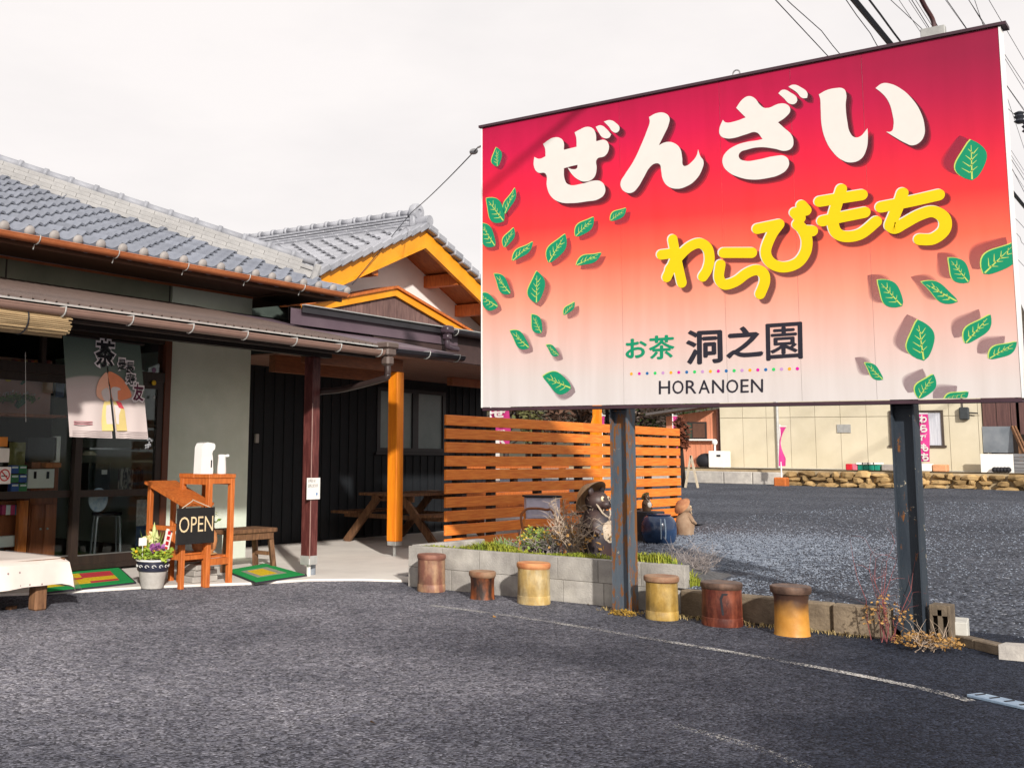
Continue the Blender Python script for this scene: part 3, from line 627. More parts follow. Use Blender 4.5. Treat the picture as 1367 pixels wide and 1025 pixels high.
for a, b_ in zip(cuts[:-1], cuts[1:]): MB().span((XS, b_+.0012, SZ0), (XS+.003, a-.0012, SZ1)).build('sheet', spm, body)
dk = mat('dark_trim', srgb(60, 40, 48), rough=.5, bump=.03)
tk = MB(); tk.span((XS-.02, SY1-.05, SZ1+.004), (XS+.13, SY0+.03, SZ1+.026)); tk.build('top_capping', dk, sgn)
MB().span((XS-.004, SY1-.014, SZ0-.004), (XS+.106, SY1+.0, SZ1)).build('edge_trim', white_m, sgn)
MB().span((XS-.004, SY0, SZ0-.004), (XS+.106, SY0+.012, SZ1)).build('edge_trim', white_m, sgn)
MB().span((XS-.002, SY1, SZ0-.03), (XS+.106, SY0, SZ0-.005)).build('bottom_trim', dk, sgn)
def rust_mat(name, base, base2, amount):
    m = mat(name, srgb(*base), c2=srgb(*base2), rough=.55, scale=5, stretch=(2, 2, .6), bump=.15, rnd=0); t = m.node_tree; N = t.nodes; b = N['Principled BSDF']; l = t.links.new
    src = b.inputs['Base Color'].links[0].from_socket
    g = N.new('ShaderNodeNewGeometry'); mp_ = N.new('ShaderNodeMapping'); mp_.inputs['Scale'].default_value = (1, 1, .35); l(g.outputs['Position'], mp_.inputs[0])
    n = N.new('ShaderNodeTexNoise'); n.inputs['Scale'].default_value = 14; n.inputs['Detail'].default_value = 9; n.inputs['Roughness'].default_value = .7; l(mp_.outputs[0], n.inputs['Vector'])
    f = N.new('ShaderNodeMapRange'); f.inputs['From Min'].default_value = .62-amount; f.inputs['From Max'].default_value = .66-amount; l(n.outputs['Fac'], f.inputs['Value'])
    mx_ = N.new('ShaderNodeMix'); mx_.data_type = 'RGBA'; l(f.outputs[0], mx_.inputs['Factor']); l(src, mx_.inputs['A']); mx_.inputs['B'].default_value = srgb(120, 76, 36)
    n3 = N.new('ShaderNodeTexNoise'); n3.inputs['Scale'].default_value = 9; n3.inputs['Detail'].default_value = 9; n3.inputs['Roughness'].default_value = .8; l(g.outputs['Position'], n3.inputs['Vector'])
    f2 = N.new('ShaderNodeMapRange'); f2.inputs['From Min'].default_value = .63; f2.inputs['From Max'].default_value = .65; l(n3.outputs['Fac'], f2.inputs['Value'])
    m2 = N.new('ShaderNodeMix'); m2.data_type = 'RGBA'; l(f2.outputs[0], m2.inputs['Factor']); l(mx_.outputs['Result'], m2.inputs['A']); m2.inputs['B'].default_value = srgb(196, 184, 160)
    l(m2.outputs['Result'], b.inputs['Base Color']); return m
rust_b = rust_mat('blue_grey_rusted', (68, 78, 90), (86, 94, 102), .1); rust_shade = rust_mat('dark_blue_rusted', (40, 48, 58), (52, 60, 68), .0)  # second one is darker: the right post's shade is put into its paint
def hbeam(yc, m, s=.155, label=None):
    xf = 8.568; q = MB()
    q.span((xf, yc-s/2, -.05), (xf+s, yc-s/2+.012, SZ1-.05)); q.span((xf, yc+s/2-.012, -.05), (xf+s, yc+s/2, SZ1-.05)); q.span((xf+s*.42, yc-s/2+.012, -.05), (xf+s*.58, yc+s/2-.012, SZ1-.05))
    q.span((xf+s*.2, yc-s/2+.012, SZ0-.05), (xf+s*.42, yc+s/2-.012, SZ0-.04))
    return q.build('post', m, sgn)
hbeam(onz(829, 818).y, rust_b)
hbeam(onx(1219, 848, 8.568).y, rust_shade)
# lifting eye, lamp arm
q = MB(); e0 = sp(980, 101); pts = [e0+Vector((.05, math.cos(t)*.028, .03+math.sin(t)*.028)) for t in [k*2*math.pi/14 for k in range(15)]]
q.tube(pts, .006, 6); q.box((XS+.05, e0.y, SZ1+.028), (.03, .08, .015)); q.build('lifting_eye', steel, sgn)
a0 = sp(1245, 48); arm = thing('sign_lamp_arm', (XS+.05, a0.y, SZ1+.026), 'curved rusty lamp arm bolted to the top edge of the signboard', 'lamp arm')
MB().box((XS+.03, a0.y, SZ1+.06), (.06, .16, .07), ch=.004).build('bracket_plate', galv, arm)
MB().tube(smooth_path([(XS+.03, a0.y-.01, SZ1+.07), (XS+.02, a0.y, SZ1+.16), (XS-.1, a0.y+.035, SZ1+.26), (XS-.3, a0.y+.06, SZ1+.42), (XS-.62, a0.y+.1, SZ1+.66), (XS-1.0, a0.y+.14, SZ1+.8)], 5), .016, 8).build('arm_pipe', mat('rusty_pipe', srgb(86, 44, 40), c2=srgb(60, 50, 54), rough=.6), arm, smooth=True)
MB().lathe([(.02, .05), (.03, .05), (.055, 0), (.05, -.005), (.0, .005)], (XS-1.02, a0.y+.14, SZ1+.75), 14).build('lamp_shade', black_metal, arm, smooth=True)

# --- printing on the board (traced letter outlines, in photo pixels)
def ss(pts, x0, y0, s): return [(x0+x/s, y0+y/s) for x, y in pts]
def uv(p): q = sp(*p); return Vector((SY0-q.y, q.z-SZ0, 0))
SM = Matrix(((0, 0, -1, XS), (-1, 0, 0, SY0), (0, 1, 0, SZ0), (0, 0, 0, 1)))
def vinyl(name, verts, faces, d, m, parent=body):
    off = parent.matrix_world.translation if False else sgn.location
    me = bpy.data.meshes.new(name); me.from_pydata([tuple(SM @ Vector((v.x, v.y, d)) - off) for v in verts], [], faces); me.materials.append(m)
    o = bpy.data.objects.new(name, me); COL.objects.link(o); o.parent = parent; return o
def curve_fill(loops, offset=0.0, shift=(0, 0), res=5):
    cu = bpy.data.curves.new('c', 'CURVE'); cu.dimensions = '2D'; cu.fill_mode = 'BOTH'; cu.resolution_u = res; cu.offset = offset
    for lp in loops:
        pts = [uv((p[0]+shift[0], p[1]+shift[1])) for p in lp]; spn = cu.splines.new('BEZIER'); spn.bezier_points.add(len(pts)-1); spn.use_cyclic_u = True
        n_ = len(pts)
        for i, p in enumerate(pts):
            bpnt = spn.bezier_points[i]; bpnt.co = p
            a = (pts[i]-pts[i-1]).normalized(); b_ = (pts[(i+1) % n_]-pts[i]).normalized()
            h = 'VECTOR' if a.dot(b_) < .25 else 'AUTO'
            bpnt.handle_left_type = h; bpnt.handle_right_type = h
    ob = bpy.data.objects.new('c', cu); COL.objects.link(ob); bpy.context.view_layer.update()
    me = bpy.data.meshes.new_from_object(ob.evaluated_get(bpy.context.evaluated_depsgraph_get()))
    vs = [v.co.copy() for v in me.vertices]; fs = [tuple(p.vertices) for p in me.polygons]
    bpy.data.objects.remove(ob); bpy.data.curves.remove(cu); bpy.data.meshes.remove(me); return vs, fs
def stroke_fill(strokes, rad, shift=(0, 0), wgrow=0.0):
    V, F = [], []
    for k, st in enumerate(strokes):
        pts = smooth_path([uv((p[0]+shift[0], p[1]+shift[1])) for p in st], 7) if len(st) > 2 else [uv((p[0]+shift[0], p[1]+shift[1])) for p in st]
        r = rad+wgrow; o = len(V); m_ = len(pts)
        for i, p in enumerate(pts):
            d = (pts[min(i+1, m_-1)]-pts[max(i-1, 0)]).normalized(); nn = Vector((-d.y, d.x, 0))*r; V += [p+nn, p-nn]
        F += [(o+2*i, o+2*i+2, o+2*i+3, o+2*i+1) for i in range(m_-1)]
        for e, sg in ((0, -1), (m_-1, 1)):
            d = (pts[min(e+1, m_-1)]-pts[max(e-1, 0)]).normalized()*sg; nn = Vector((-d.y, d.x, 0)); c = len(V); V.append(pts[e].copy())
            ring = []
            for j in range(9):
                t = -math.pi/2+math.pi*j/8; V.append(pts[e]+(d*math.cos(t)+nn*math.sin(t))*r); ring.append(c+1+j)
            F += [(c, ring[j], ring[j+1]) for j in range(8)]
    return V, F
pm = lambda n_, c_: mat(n_, srgb(*c_), rough=.5, var=.02, bump=0, rnd=0, spec=.25)
p_white, p_yel, p_green, p_lime, p_ink = pm('print_white', (212, 207, 201)), pm('print_yellow', (226, 190, 8)), pm('print_green', (12, 134, 96)), pm('print_lime', (186, 202, 100)), pm('print_ink', (38, 36, 46))
sh_f = film_mat('print_shadow_film', srgb(74, 24, 40), .36); sh_l = film_mat('print_shadow_pale', srgb(104, 46, 72), .17)
ze = [[(305, 695), (330, 704), (360, 692), (358, 655), (348, 632), (370, 615), (400, 600), (430, 602), (448, 620), (450, 660), (512, 645), (510, 600), (502, 575), (530, 560), (560, 548), (590, 555), (605, 580), (608, 618), (650, 612), (668, 632), (668, 662), (650, 690), (611, 706), (610, 750), (603, 785), (585, 806), (550, 815), (520, 805), (490, 780), (468, 747), (495, 755), (513, 750), (517, 733), (485, 740), (450, 750), (453, 800), (470, 828), (540, 825), (600, 810), (632, 815), (650, 840), (648, 875), (620, 900), (560, 912), (490, 920), (430, 915), (388, 888), (367, 840), (360, 776), (322, 770), (303, 738)],
      [(605, 548), (628, 540), (660, 560), (681, 585), (670, 601), (640, 600), (620, 575)], [(645, 522), (675, 515), (705, 530), (722, 555), (710, 575), (690, 572), (668, 545)]]
nn_ = [[(866, 500), (900, 482), (940, 480), (965, 502), (962, 535), (940, 585), (914, 637), (950, 622), (990, 628), (1018, 655), (1028, 700), (1034, 737), (1048, 738), (1075, 718), (1097, 690), (1106, 658), (1116, 690), (1132, 715), (1125, 755), (1095, 805), (1050, 838), (1000, 850), (955, 835), (932, 800), (925, 760), (917, 730), (895, 727), (870, 745), (840, 795), (810, 845), (785, 868), (755, 868), (730, 845), (728, 815), (745, 785), (790, 715), (830, 630), (858, 560), (869, 525)]]
za = [[(137, 462), (165, 425), (190, 412), (215, 420), (240, 450), (262, 463), (330, 443), (360, 452), (368, 475), (350, 500), (316, 524), (345, 550), (372, 575), (382, 605), (375, 632), (350, 645), (300, 636), (240, 630), (185, 640), (152, 655), (150, 675), (175, 688), (230, 683), (300, 668), (345, 668), (363, 692), (355, 722), (325, 746), (270, 762), (205, 768), (150, 758), (105, 736), (82, 708), (80, 675), (95, 650), (130, 625), (180, 608), (230, 600), (250, 595), (222, 566), (180, 575), (130, 590), (95, 592), (70, 580), (65, 555), (80, 513), (92, 524), (130, 520), (178, 503), (160, 485)],
      [(317, 400), (335, 385), (370, 397), (398, 425), (390, 443), (368, 445), (340, 420)], [(360, 372), (380, 363), (415, 375), (442, 400), (440, 420), (420, 420), (395, 395)]]
ii = [[(490, 405), (520, 388), (560, 378), (595, 380), (607, 400), (605, 450), (612, 520), (625, 570), (645, 588), (668, 583), (688, 562), (698, 549), (700, 585), (693, 640), (670, 680), (630, 695), (590, 685), (550, 650), (520, 600), (503, 540), (498, 460), (496, 424)],
      [(732, 378), (760, 358), (790, 358), (840, 380), (890, 425), (925, 480), (942, 540), (940, 580), (920, 610), (890, 622), (860, 612), (820, 590), (778, 564), (800, 562), (809, 540), (805, 490), (785, 430), (755, 395)]]
for lp_, org in ((ze, (630, 20, 3.66)), (nn_, (630, 20, 3.66)), (za, (940, 0, 3.2)), (ii, (940, 0, 3.2))):
    loops = [ss(q, *org) for q in lp_]
    for one in loops:
        for k, (off_, sh_) in enumerate(((0, (8.2, 6.6)), (0, (6.4, 5.2)), (0, (4.4, 3.6)))):
            v, f = curve_fill([one], off_, sh_); vinyl('letter_shadow', v, f, .0006+.0003*k, sh_f)['kind'] = 'stuff'
        v, f = curve_fill([one]); vinyl('letter', v, f, .0022, p_white)
yl = {'wa': [[(103, 242), (112, 290), (125, 350), (136, 398)], [(62, 297), (120, 290)], [(120, 292), (100, 340), (82, 378)], [(92, 350), (130, 300), (165, 268), (200, 256), (228, 274), (236, 312), (228, 350), (212, 376)]],
      'ra': [[(286, 290), (388, 290)], [(275, 333), (270, 380), (290, 404), (330, 393), (370, 364), (405, 352), (430, 366), (434, 396), (418, 438)]],
      'bi': [[(408, 204), (486, 188)], [(486, 188), (458, 228), (438, 285), (455, 325), (500, 342), (550, 328), (580, 290), (586, 245), (572, 208), (552, 188)], [(572, 210), (606, 212)], [(543, 146), (562, 166)], [(567, 120), (583, 138)]],
      'mo': [[(710, 62), (695, 110), (680, 170), (690, 215), (725, 232), (780, 222), (835, 178)], [(632, 106), (700, 95), (784, 82)], [(642, 176), (720, 160), (794, 145)]],
      'chi': [[(853, 126), (960, 105), (1060, 82)], [(930, 76), (915, 120), (886, 190)], [(886, 194), (904, 202), (935, 185), (990, 155), (1040, 142), (1080, 166), (1080, 208), (1040, 240), (992, 242)]]}
px2m = (uv((900, 330))-uv((901, 330))).length
for k_, sts in yl.items():
    sts = [ss(q, 860, 230, 2.696) for q in sts]
    r0 = 6.4*px2m
    for k, g_ in enumerate((.008, .001)): v, f = stroke_fill(sts, r0, (6.5, 5.5), g_); vinyl('letter_shadow', v, f, .0006+.0003*k, sh_f)
    for j, st in enumerate(sts):
        v, f = stroke_fill([st], r0, (-1.6, -.8)); vinyl('letter_highlight', v, f, .0016+.0001*j, p_white)
        v, f = stroke_fill([st], r0); vinyl('letter_stroke', v, f, .0024+.0002*j, p_yel)
def glyph(body_, box, m, d=.002, bold=0.0, name='letter'):
    cu = bpy.data.curves.new('t', 'FONT'); cu.body = body_; cu.fill_mode = 'FRONT'; cu.offset = bold; cu.resolution_u = 3
    ob = bpy.data.objects.new('t', cu); COL.objects.link(ob); bpy.context.view_layer.update()
    me = bpy.data.meshes.new_from_object(ob.evaluated_get(bpy.context.evaluated_depsgraph_get()))
    vs = [v.co.copy() for v in me.vertices]; fs = [tuple(p.vertices) for p in me.polygons]; bpy.data.objects.remove(ob); bpy.data.curves.remove(cu); bpy.data.meshes.remove(me)
    if not vs: return None
    xa, xb = min(v.x for v in vs), max(v.x for v in vs); ya, yb = min(v.y for v in vs), max(v.y for v in vs)
    return [((v.x-xa)/(xb-xa), (v.y-ya)/(yb-ya)) for v in vs], fs
def sign_text(t, quad, m, d=.002, bold=.0, th=0.0):
    g = glyph(t, None, m, bold=bold)
    if not g: print('NO GLYPH', t); return
    for k, (ox, oy_) in enumerate(((0, 0), (-th, 0), (th, 0), (0, -th*.7), (0, th*.7)) if th else ((0, 0),)):
        a, b_, c, e = [uv((q[0]+ox, q[1]+oy_)) for q in quad]       # tl tr br bl
        vs = [(e*(1-x)+c*x)*(1-y)+(a*(1-x)+b_*x)*y for x, y in g[0]]; vinyl('letter' if k == 0 else 'letter_stroke', vs, g[1], d+.00015*k, m)
sign_text('お', ((836, 453), (863, 452), (863, 477), (836, 478)), p_green, bold=.004, th=.9)
sign_text('茶', ((867, 449), (900, 447), (900, 478), (867, 480)), p_green, bold=.002, th=.8)
sign_text('洞', ((917, 442), (963, 440), (964, 483), (917, 487)), p_ink, bold=.004, th=1.3)
sign_text('之', ((971, 438), (1017, 435), (1018, 475), (971, 478)), p_ink, bold=.006, th=1.6)
sign_text('園', ((1023, 433), (1070, 430), (1071, 478), (1024, 481)), p_ink, bold=.0, th=1.0)
hx0 = 880.0
for ch, w_ in zip('HORANOEN', (18, 18, 17, 18, 19, 19, 14, 19)):
    f0 = 508.5-(hx0-880)*.018; sign_text(ch, ((hx0, f0), (hx0+w_-3.5, f0-.2), (hx0+w_-3.5, f0+17), (hx0, f0+17.5)), p_ink, bold=-.006, th=.35); hx0 += w_
dots = [pm('dot_'+a, c) for a, c in (('orange', (236, 160, 40)), ('magenta', (206, 20, 150)), ('blue', (30, 100, 160)), ('green', (40, 190, 96)), ('lilac', (186, 140, 190)))]
for k in range(22):
    c = uv((843+k*10.55, 499-k*.33)); r_ = .0125; vs = [c]+[c+Vector((math.cos(t), math.sin(t), 0))*r_ for t in [j*math.pi/7 for j in range(14)]]
    vinyl('dot', vs, [(0, 1+j, 1+(j+1) % 14) for j in range(14)], .0015, dots[k % 5])
def leaf(t_, b_, wd, shd, clip=None):
    t_, b_ = uv(t_), uv(b_); ax = t_-b_; ln = ax.length; ax.normalize(); nn = Vector((-ax.y, ax.x, 0)); cnt = 14
    def outline(w, e=0.0, shift=Vector((0, 0, 0)), s0=0., s1=1.):
        lft, rgt = [], []
        for i in range(cnt+1):
            u_ = i/cnt; ww = w*ln*(math.sin(math.pi*u_**.85))**.8*.5; cur = .10*ln*math.sin(2*math.pi*u_)*.5
            p = b_+ax*ln*(s0+(s1-s0)*u_)+nn*cur+shift; lft.append(p+nn*(ww+e*math.sin(math.pi*u_))); rgt.append(p-nn*(ww+e*math.sin(math.pi*u_)))
        V = [x for pr in zip(lft, rgt) for x in pr]
        if clip:
            for v in V: v.x = min(max(v.x, .003), SY0-SY1-.003); v.y = max(v.y, .003)
        return V, [(2*i, 2*i+2, 2*i+3, 2*i+1) for i in range(cnt)]
    o1 = uv((700, 300)); so_ = uv((700+shd[0], 300+shd[1]))-o1
    for k, e in enumerate((.022, .011, .0)):
        V, F = outline(wd, e, so_); vinyl('leaf_shadow', V, F, .0004+.00025*k, sh_l)
    V, F = outline(wd, .0, (-so_).normalized()*.008 if shd[0] > 0 else (so_).normalized()*.009); lf = vinyl('leaf_edge', V, F, .0013, p_lime)
    V, F = outline(wd); vinyl('leaf', V, F, .0018, p_green)
    V, F = [], []; w_ = .018*ln
    def bar(a, c, w):
        d = (c-a).normalized(); m_ = Vector((-d.y, d.x, 0))*w; o = len(V); V.extend([a+m_, a-m_, c-m_*.3, c+m_*.3]); F.append((o, o+1, o+2, o+3))
    bar(b_+ax*ln*.03, b_+ax*ln*.86, w_)
    for j in range(4):
        a = b_+ax*ln*(.2+.15*j)+nn*(.05*ln*math.sin(2*math.pi*(.2+.15*j)))
        for sg in (-1, 1): bar(a, a+ax*ln*.13+nn*sg*wd*ln*.26*(1-.12*j), w_*.7)
    if clip: V = [Vector((min(max(v.x, .003), SY0-SY1-.003), max(v.y, .003), 0)) for v in V]
    vinyl('leaf_vein', V, F, .0022, p_lime)
LF = [((120, 648), (125, 742), .6, 630, 20, 3.66)]+[(a, b_, w_, 630, 240, 3.2) for a, b_, w_ in (((62, 80), (137, 178), .56), ((185, 35), (140, 148), .34), ((28, 188), (100, 284), .5), ((180, 205), (138, 290), .48), ((262, 265), (173, 347), .34), ((400, 232), (328, 355), .5), ((522, 160), (443, 243), .5), ((660, 122), (592, 176), .48), ((555, 312), (446, 366), .34), ((95, 402), (165, 487), .42), ((278, 390), (276, 528), .58), ((20, 495), (112, 542), .5), ((440, 522), (393, 578), .42), ((256, 575), (297, 655), .56), ((163, 645), (245, 718), .44), ((318, 706), (372, 750), .42), ((303, 840), (425, 890), .55))]
for a, b_, w_, x0_, y0_, s_ in LF: leaf(ss([a], x0_, y0_, s_)[0], ss([b_], x0_, y0_, s_)[0], w_, (5, 4.5), clip=a[0] < 60)
for a, b_, w_, org in (((1140, 597), (1145, 772), .66, (940, 0, 3.2)), ((1345, 252), (1222, 366), .56, (860, 230, 2.696)), ((1096, 308), (1169, 397), .56, (860, 230, 2.696)), ((998, 395), (1129, 466), .36, (860, 230, 2.696)), ((841, 388), (929, 482), .56, (860, 230, 2.696)), ((985, 530), (1007, 678), .62, (860, 230, 2.696)), ((1247, 512), (1156, 616), .44, (860, 230, 2.696)), ((1342, 610), (1241, 671), .44, (860, 230, 2.696)), ((795, 686), (860, 746), .42, (860, 230, 2.696)), ((1042, 727), (988, 814), .56, (860, 230, 2.696)), ((1168, 790), (1080, 836), .5, (860, 230, 2.696))):
    leaf(ss([a], *org)[0], ss([b_], *org)[0], w_, (-9, -5), clip=(a[0] in (1345, 1168)))

# ------------------------------------------------------------------ planter wall, soil, grass
XP = 8.87
pl = thing('block_planter', (XP, 5.2, 0), 'low two course concrete block planter wall with stained grey blocks', 'planter')
blk = mat('concrete_block', srgb(152, 147, 139), c2=srgb(194, 189, 180), rough=.92, scale=5, dirt=.42, bump=.3, bscale=70, rnd=.1)
yl_, yr_ = onz(545, 782).y, onx(914, 750, XP).y
for row in range(2):
    y = yl_; first = True; z0 = .0+row*.195
    jn = [onx(px, 727, XP).y for px in ((590, 640, 692.5) if row else (602.5,))]
    ed = [yl_]+jn
    while ed[-1]-.39 > yr_+.1: ed.append(ed[-1]-.39)
    ed.append(yr_)
    for a, b_ in zip(ed[:-1], ed[1:]): MB().box((XP+.05+random.uniform(-.0015, .0015), (a+b_)/2, z0+.0975-.01), (.1, abs(a-b_)-.005, .1905), ch=.0025).build('block', blk, pl)
MB().span((XP+.004, yr_+.01, -.01), (XP+.09, yl_-.01, .37)).build('mortar', mat('mortar', srgb(112, 108, 102), rough=.95), pl)
for k in range(3):
    MB().box((XP+.31+k*.39, yl_+.0, .09), (.38, .1, .188), ch=.006).build('block', blk, pl); MB().box((XP+.31+k*.39, yl_+.0, .285), (.38, .1, .188), ch=.006).build('block', blk, pl)
soil = mat('planter_soil', srgb(66, 64, 64), c2=srgb(98, 98, 100), rough=.95, scale=14, bump=.6, rnd=0)
def soilz(x, y):
    sx = 1-max(0, min(1, (x-9.2)/1.2)); sy = max(0, min(1, (y-3.78)/.25)); return lot(x, y)-.012+.185*sx*sx*(3-2*sx)*sy+.012*math.sin(x*7+y*3)*math.cos(y*5)*sy
    e = max(0, min((y-3.72)/.2, 1))
    return .165+.06*max(0, min(1, (x-9.6)/1.2))+.03*e+(.16*(1-max(0, min(1, (x-9.6)/1.2))))*max(0, e)+.02*math.sin(x*7+y*3)*math.cos(y*5)
mb = MB(); nx, ny = 16, 34; idx = {}
for i in range(nx+1):
    for j in range(ny+1):
        x = XP+.09+i*(11.3-XP)/nx; y = 3.7+j*(6.5-3.7)/ny; idx[i, j] = len(mb.v); mb.v.append(Vector((x, y, soilz(x, y))))
for i in range(nx):
    for j in range(ny): mb.f.append((idx[i, j], idx[i+1, j], idx[i+1, j+1], idx[i, j+1]))
struct(mb.build('planter_bed', soil, smooth=True, fix=False))
grass_m = mat('grass_blades', srgb(98, 118, 30), c2=srgb(164, 162, 58), rough=.7, scale=9, bump=0, rnd=0)
def blades(n_, fn, hmin, hmax, name, m, label, cat, lean=.5, w=.006, seed=1):
    rr = random.Random(seed); mb = MB()
    for k in range(n_):
        x, y, z, hs = fn(rr); h = rr.uniform(hmin, hmax)*hs; a = rr.uniform(0, 6.28); l_ = rr.uniform(.1, 1)*lean*h; d = Vector((math.cos(a), math.sin(a), 0)); s_ = Vector((-d.y, d.x, 0))*w
        p0 = Vector((x, y, z)); p1 = p0+d*l_*.4+Vector((0, 0, h*.6)); p2 = p0+d*l_+Vector((0, 0, h*(1-.25*lean)))
        mb.add([p0-s_, p0+s_, p1+s_*.8, p1-s_*.8, p2], [(0, 1, 2, 3), (3, 2, 4)])
    o = mb.build(name, m, kind='stuff', fix=False); o['label'] = label; o['category'] = cat; return o
def gpos(rr):
    y = rr.uniform(yr_-.02, yl_-.02); x = XP+.1+abs(rr.gauss(0, .09)); hs = .45+.8*max(0, math.sin(y*4.1)*math.sin(y*1.7+1))
    if y < yr_+.6: hs += .5; x += rr.uniform(-.05, .1)
    return x, y, soilz(x, y)-.01, hs
blades(3600, gpos, .045, .125, 'grass', grass_m, 'bright yellow-green grass along the top of the block planter', 'grass', lean=.9)
def gpos2(rr):
    p = onz(672, 733, .36); return p.x+rr.gauss(0, .06), p.y+rr.gauss(0, .05), soilz(p.x, p.y)-.01, 1
blades(110, gpos2, .1, .2, 'grass_tuft', mat('blue_green_grass', srgb(110, 144, 90), c2=srgb(150, 170, 110), rough=.7, bump=0), 'taller blue-green grass tuft beside the metal chair in the planter', 'grass', lean=.7, seed=5)
def gpos3(rr):
    p = onz(rr.uniform(880, 1130), rr.choice((0, 1))*0+0+850, 0); y = rr.uniform(2.3, 4.4); x = 8.62+(y-2.3)*.03-abs(rr.gauss(0, .06)); return x, y, 0, 1
blades(420, gpos3, .02, .055, 'dry_grass', mat('straw', srgb(150, 128, 84), c2=srgb(186, 166, 118), rough=.8, bump=0), 'thin dry straw grass along the foot of the low curb', 'grass', lean=1.4, w=.003, seed=6)

# ------------------------------------------------------------------ six clay pipe stools
def glaze(name, a, b_, dark, **k): return mat(name, srgb(*a), c2=srgb(*b_), rough=.55, scale=9, stretch=(1, 1, .35), dirt=dark+.32, bump=.35, rnd=0, spec=.4, detail=10, lo=.42, hi=.6, **k)
def pipe_stool(px, py, d, h, rim, m, lab, style=0, rim_m=None, base_m=None, seat_m=None):
    p = onz(px, py); p.x += d*.42; p.y += d*.3
    t = thing('clay_pipe_stool', p, lab, 'pipe stool', 'clay pipe stools along the planter')
    r = d/2; q = Vector(p)
    if style == 0: prof = [(r*.99, 0), (r*1.01, .012), (r*.995, h*.19), (r*.972, h*.2), (r*.972, h*.21), (r*.985, h*.22), (r*.97, h*.6), (r*.96, h-.06), (r*.97, h-.05)]
    elif style == 1: prof = [(r*.98, 0), (r*.93, .03), (r*.9, h*.5), (r*.92, h-.07), (r*.98, h-.045)]
    else: prof = [(r*.96, 0), (r*.93, .02), (r*.9, h*.4), (r*.9, h*.7), (r*.97, h*.86), (r*1.08, h-.035)]
    b = MB().lathe(prof, q, 28, wob=.012).build('body', m, t, smooth=True)
    R_ = r*rim
    MB().lathe([(prof[-1][0]*.98, h-.052), (R_*.99, h-.04), (R_*1.01, h-.022), (R_*.99, h-.006), (R_*.93, h), (R_*.6, h-.006), (.001, h-.008)], q, 28, wob=.012, cap=False).build('rim', rim_m or m, t, smooth=True)
    return t, q
rimr = mat('rim_redbrown', srgb(120, 74, 62), c2=srgb(160, 112, 92), rough=.6, scale=9, dirt=.3, bump=.15)
rimb = mat('rim_brown', srgb(58, 42, 36), c2=srgb(116, 90, 74), rough=.6, scale=9, dirt=.3, bump=.15)
rimp = mat('rim_pale', srgb(164, 136, 108), c2=srgb(120, 74, 50), rough=.65, scale=7, dirt=.25, bump=.15)
pipe_stool(576, 791, .262, .335, 1.03, glaze('glaze_pinkbrown', (146, 98, 80), (196, 156, 118), .3), 'pinkish brown clay pipe stool at the end of the row by the concrete forecourt', 0, rimr)
pipe_stool(645, 801, .225, .237, 1.07, glaze('glaze_darkbrown', (62, 42, 32), (168, 92, 46), .45), 'shortest clay pipe stool, dark brown with a chipped pale rim', 1, rimp)
pipe_stool(715, 808, .285, .342, 1.03, glaze('glaze_cream', (206, 172, 104), (222, 200, 150), .3), 'cream yellow clay pipe stool with orange stained reddish rim', 0, mat('rim_orange', srgb(170, 96, 58), c2=srgb(200, 150, 100), rough=.6, scale=8))
pipe_stool(889, 829, .255, .33, 1.08, glaze('glaze_ochre', (188, 150, 70), (210, 178, 108), .35), 'ochre yellow clay pipe stool with dark drips right beside the bluish sign post', 0, rimp)
shaded = mat('glaze_burnt', srgb(196, 132, 44), c2=srgb(216, 160, 80), rough=.45, scale=6, bump=.15, rnd=0, dirt=.3, spec=.5)  # brown ramp over the upper half paints the shade lying on this stool
t_ = shaded.node_tree; b_ = t_.nodes['Principled BSDF']; s_ = b_.inputs['Base Color'].links[0].from_socket; tcn = t_.nodes.new('ShaderNodeTexCoord'); sx_ = t_.nodes.new('ShaderNodeSeparateXYZ'); t_.links.new(tcn.outputs['Object'], sx_.inputs[0])
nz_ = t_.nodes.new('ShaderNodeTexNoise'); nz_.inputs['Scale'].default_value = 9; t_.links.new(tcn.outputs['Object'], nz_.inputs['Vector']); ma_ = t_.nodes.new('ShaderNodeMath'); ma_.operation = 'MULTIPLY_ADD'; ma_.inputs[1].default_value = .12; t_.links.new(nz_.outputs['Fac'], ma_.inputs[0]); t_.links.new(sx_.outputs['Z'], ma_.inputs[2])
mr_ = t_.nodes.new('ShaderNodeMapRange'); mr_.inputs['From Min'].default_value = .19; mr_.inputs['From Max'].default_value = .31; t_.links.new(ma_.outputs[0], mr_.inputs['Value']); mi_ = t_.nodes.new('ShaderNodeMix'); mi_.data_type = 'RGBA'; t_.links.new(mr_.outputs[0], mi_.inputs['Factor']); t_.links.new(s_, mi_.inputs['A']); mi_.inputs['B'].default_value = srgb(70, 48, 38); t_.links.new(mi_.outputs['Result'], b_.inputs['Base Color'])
t5, q5 = pipe_stool(972, 838, .305, .318, 1.03, glaze('glaze_rust', (104, 46, 32), (160, 86, 58), .4), 'rusty red clay pipe stool with a dark oval mark on its side', 0, rimb)
pipe_stool(1066, 851, .262, .345, 1.1, shaded, 'flared clay pipe stool with burnt brown top and golden lower half', 2, rimb)
mk = MB(); r5 = .305/2*.995
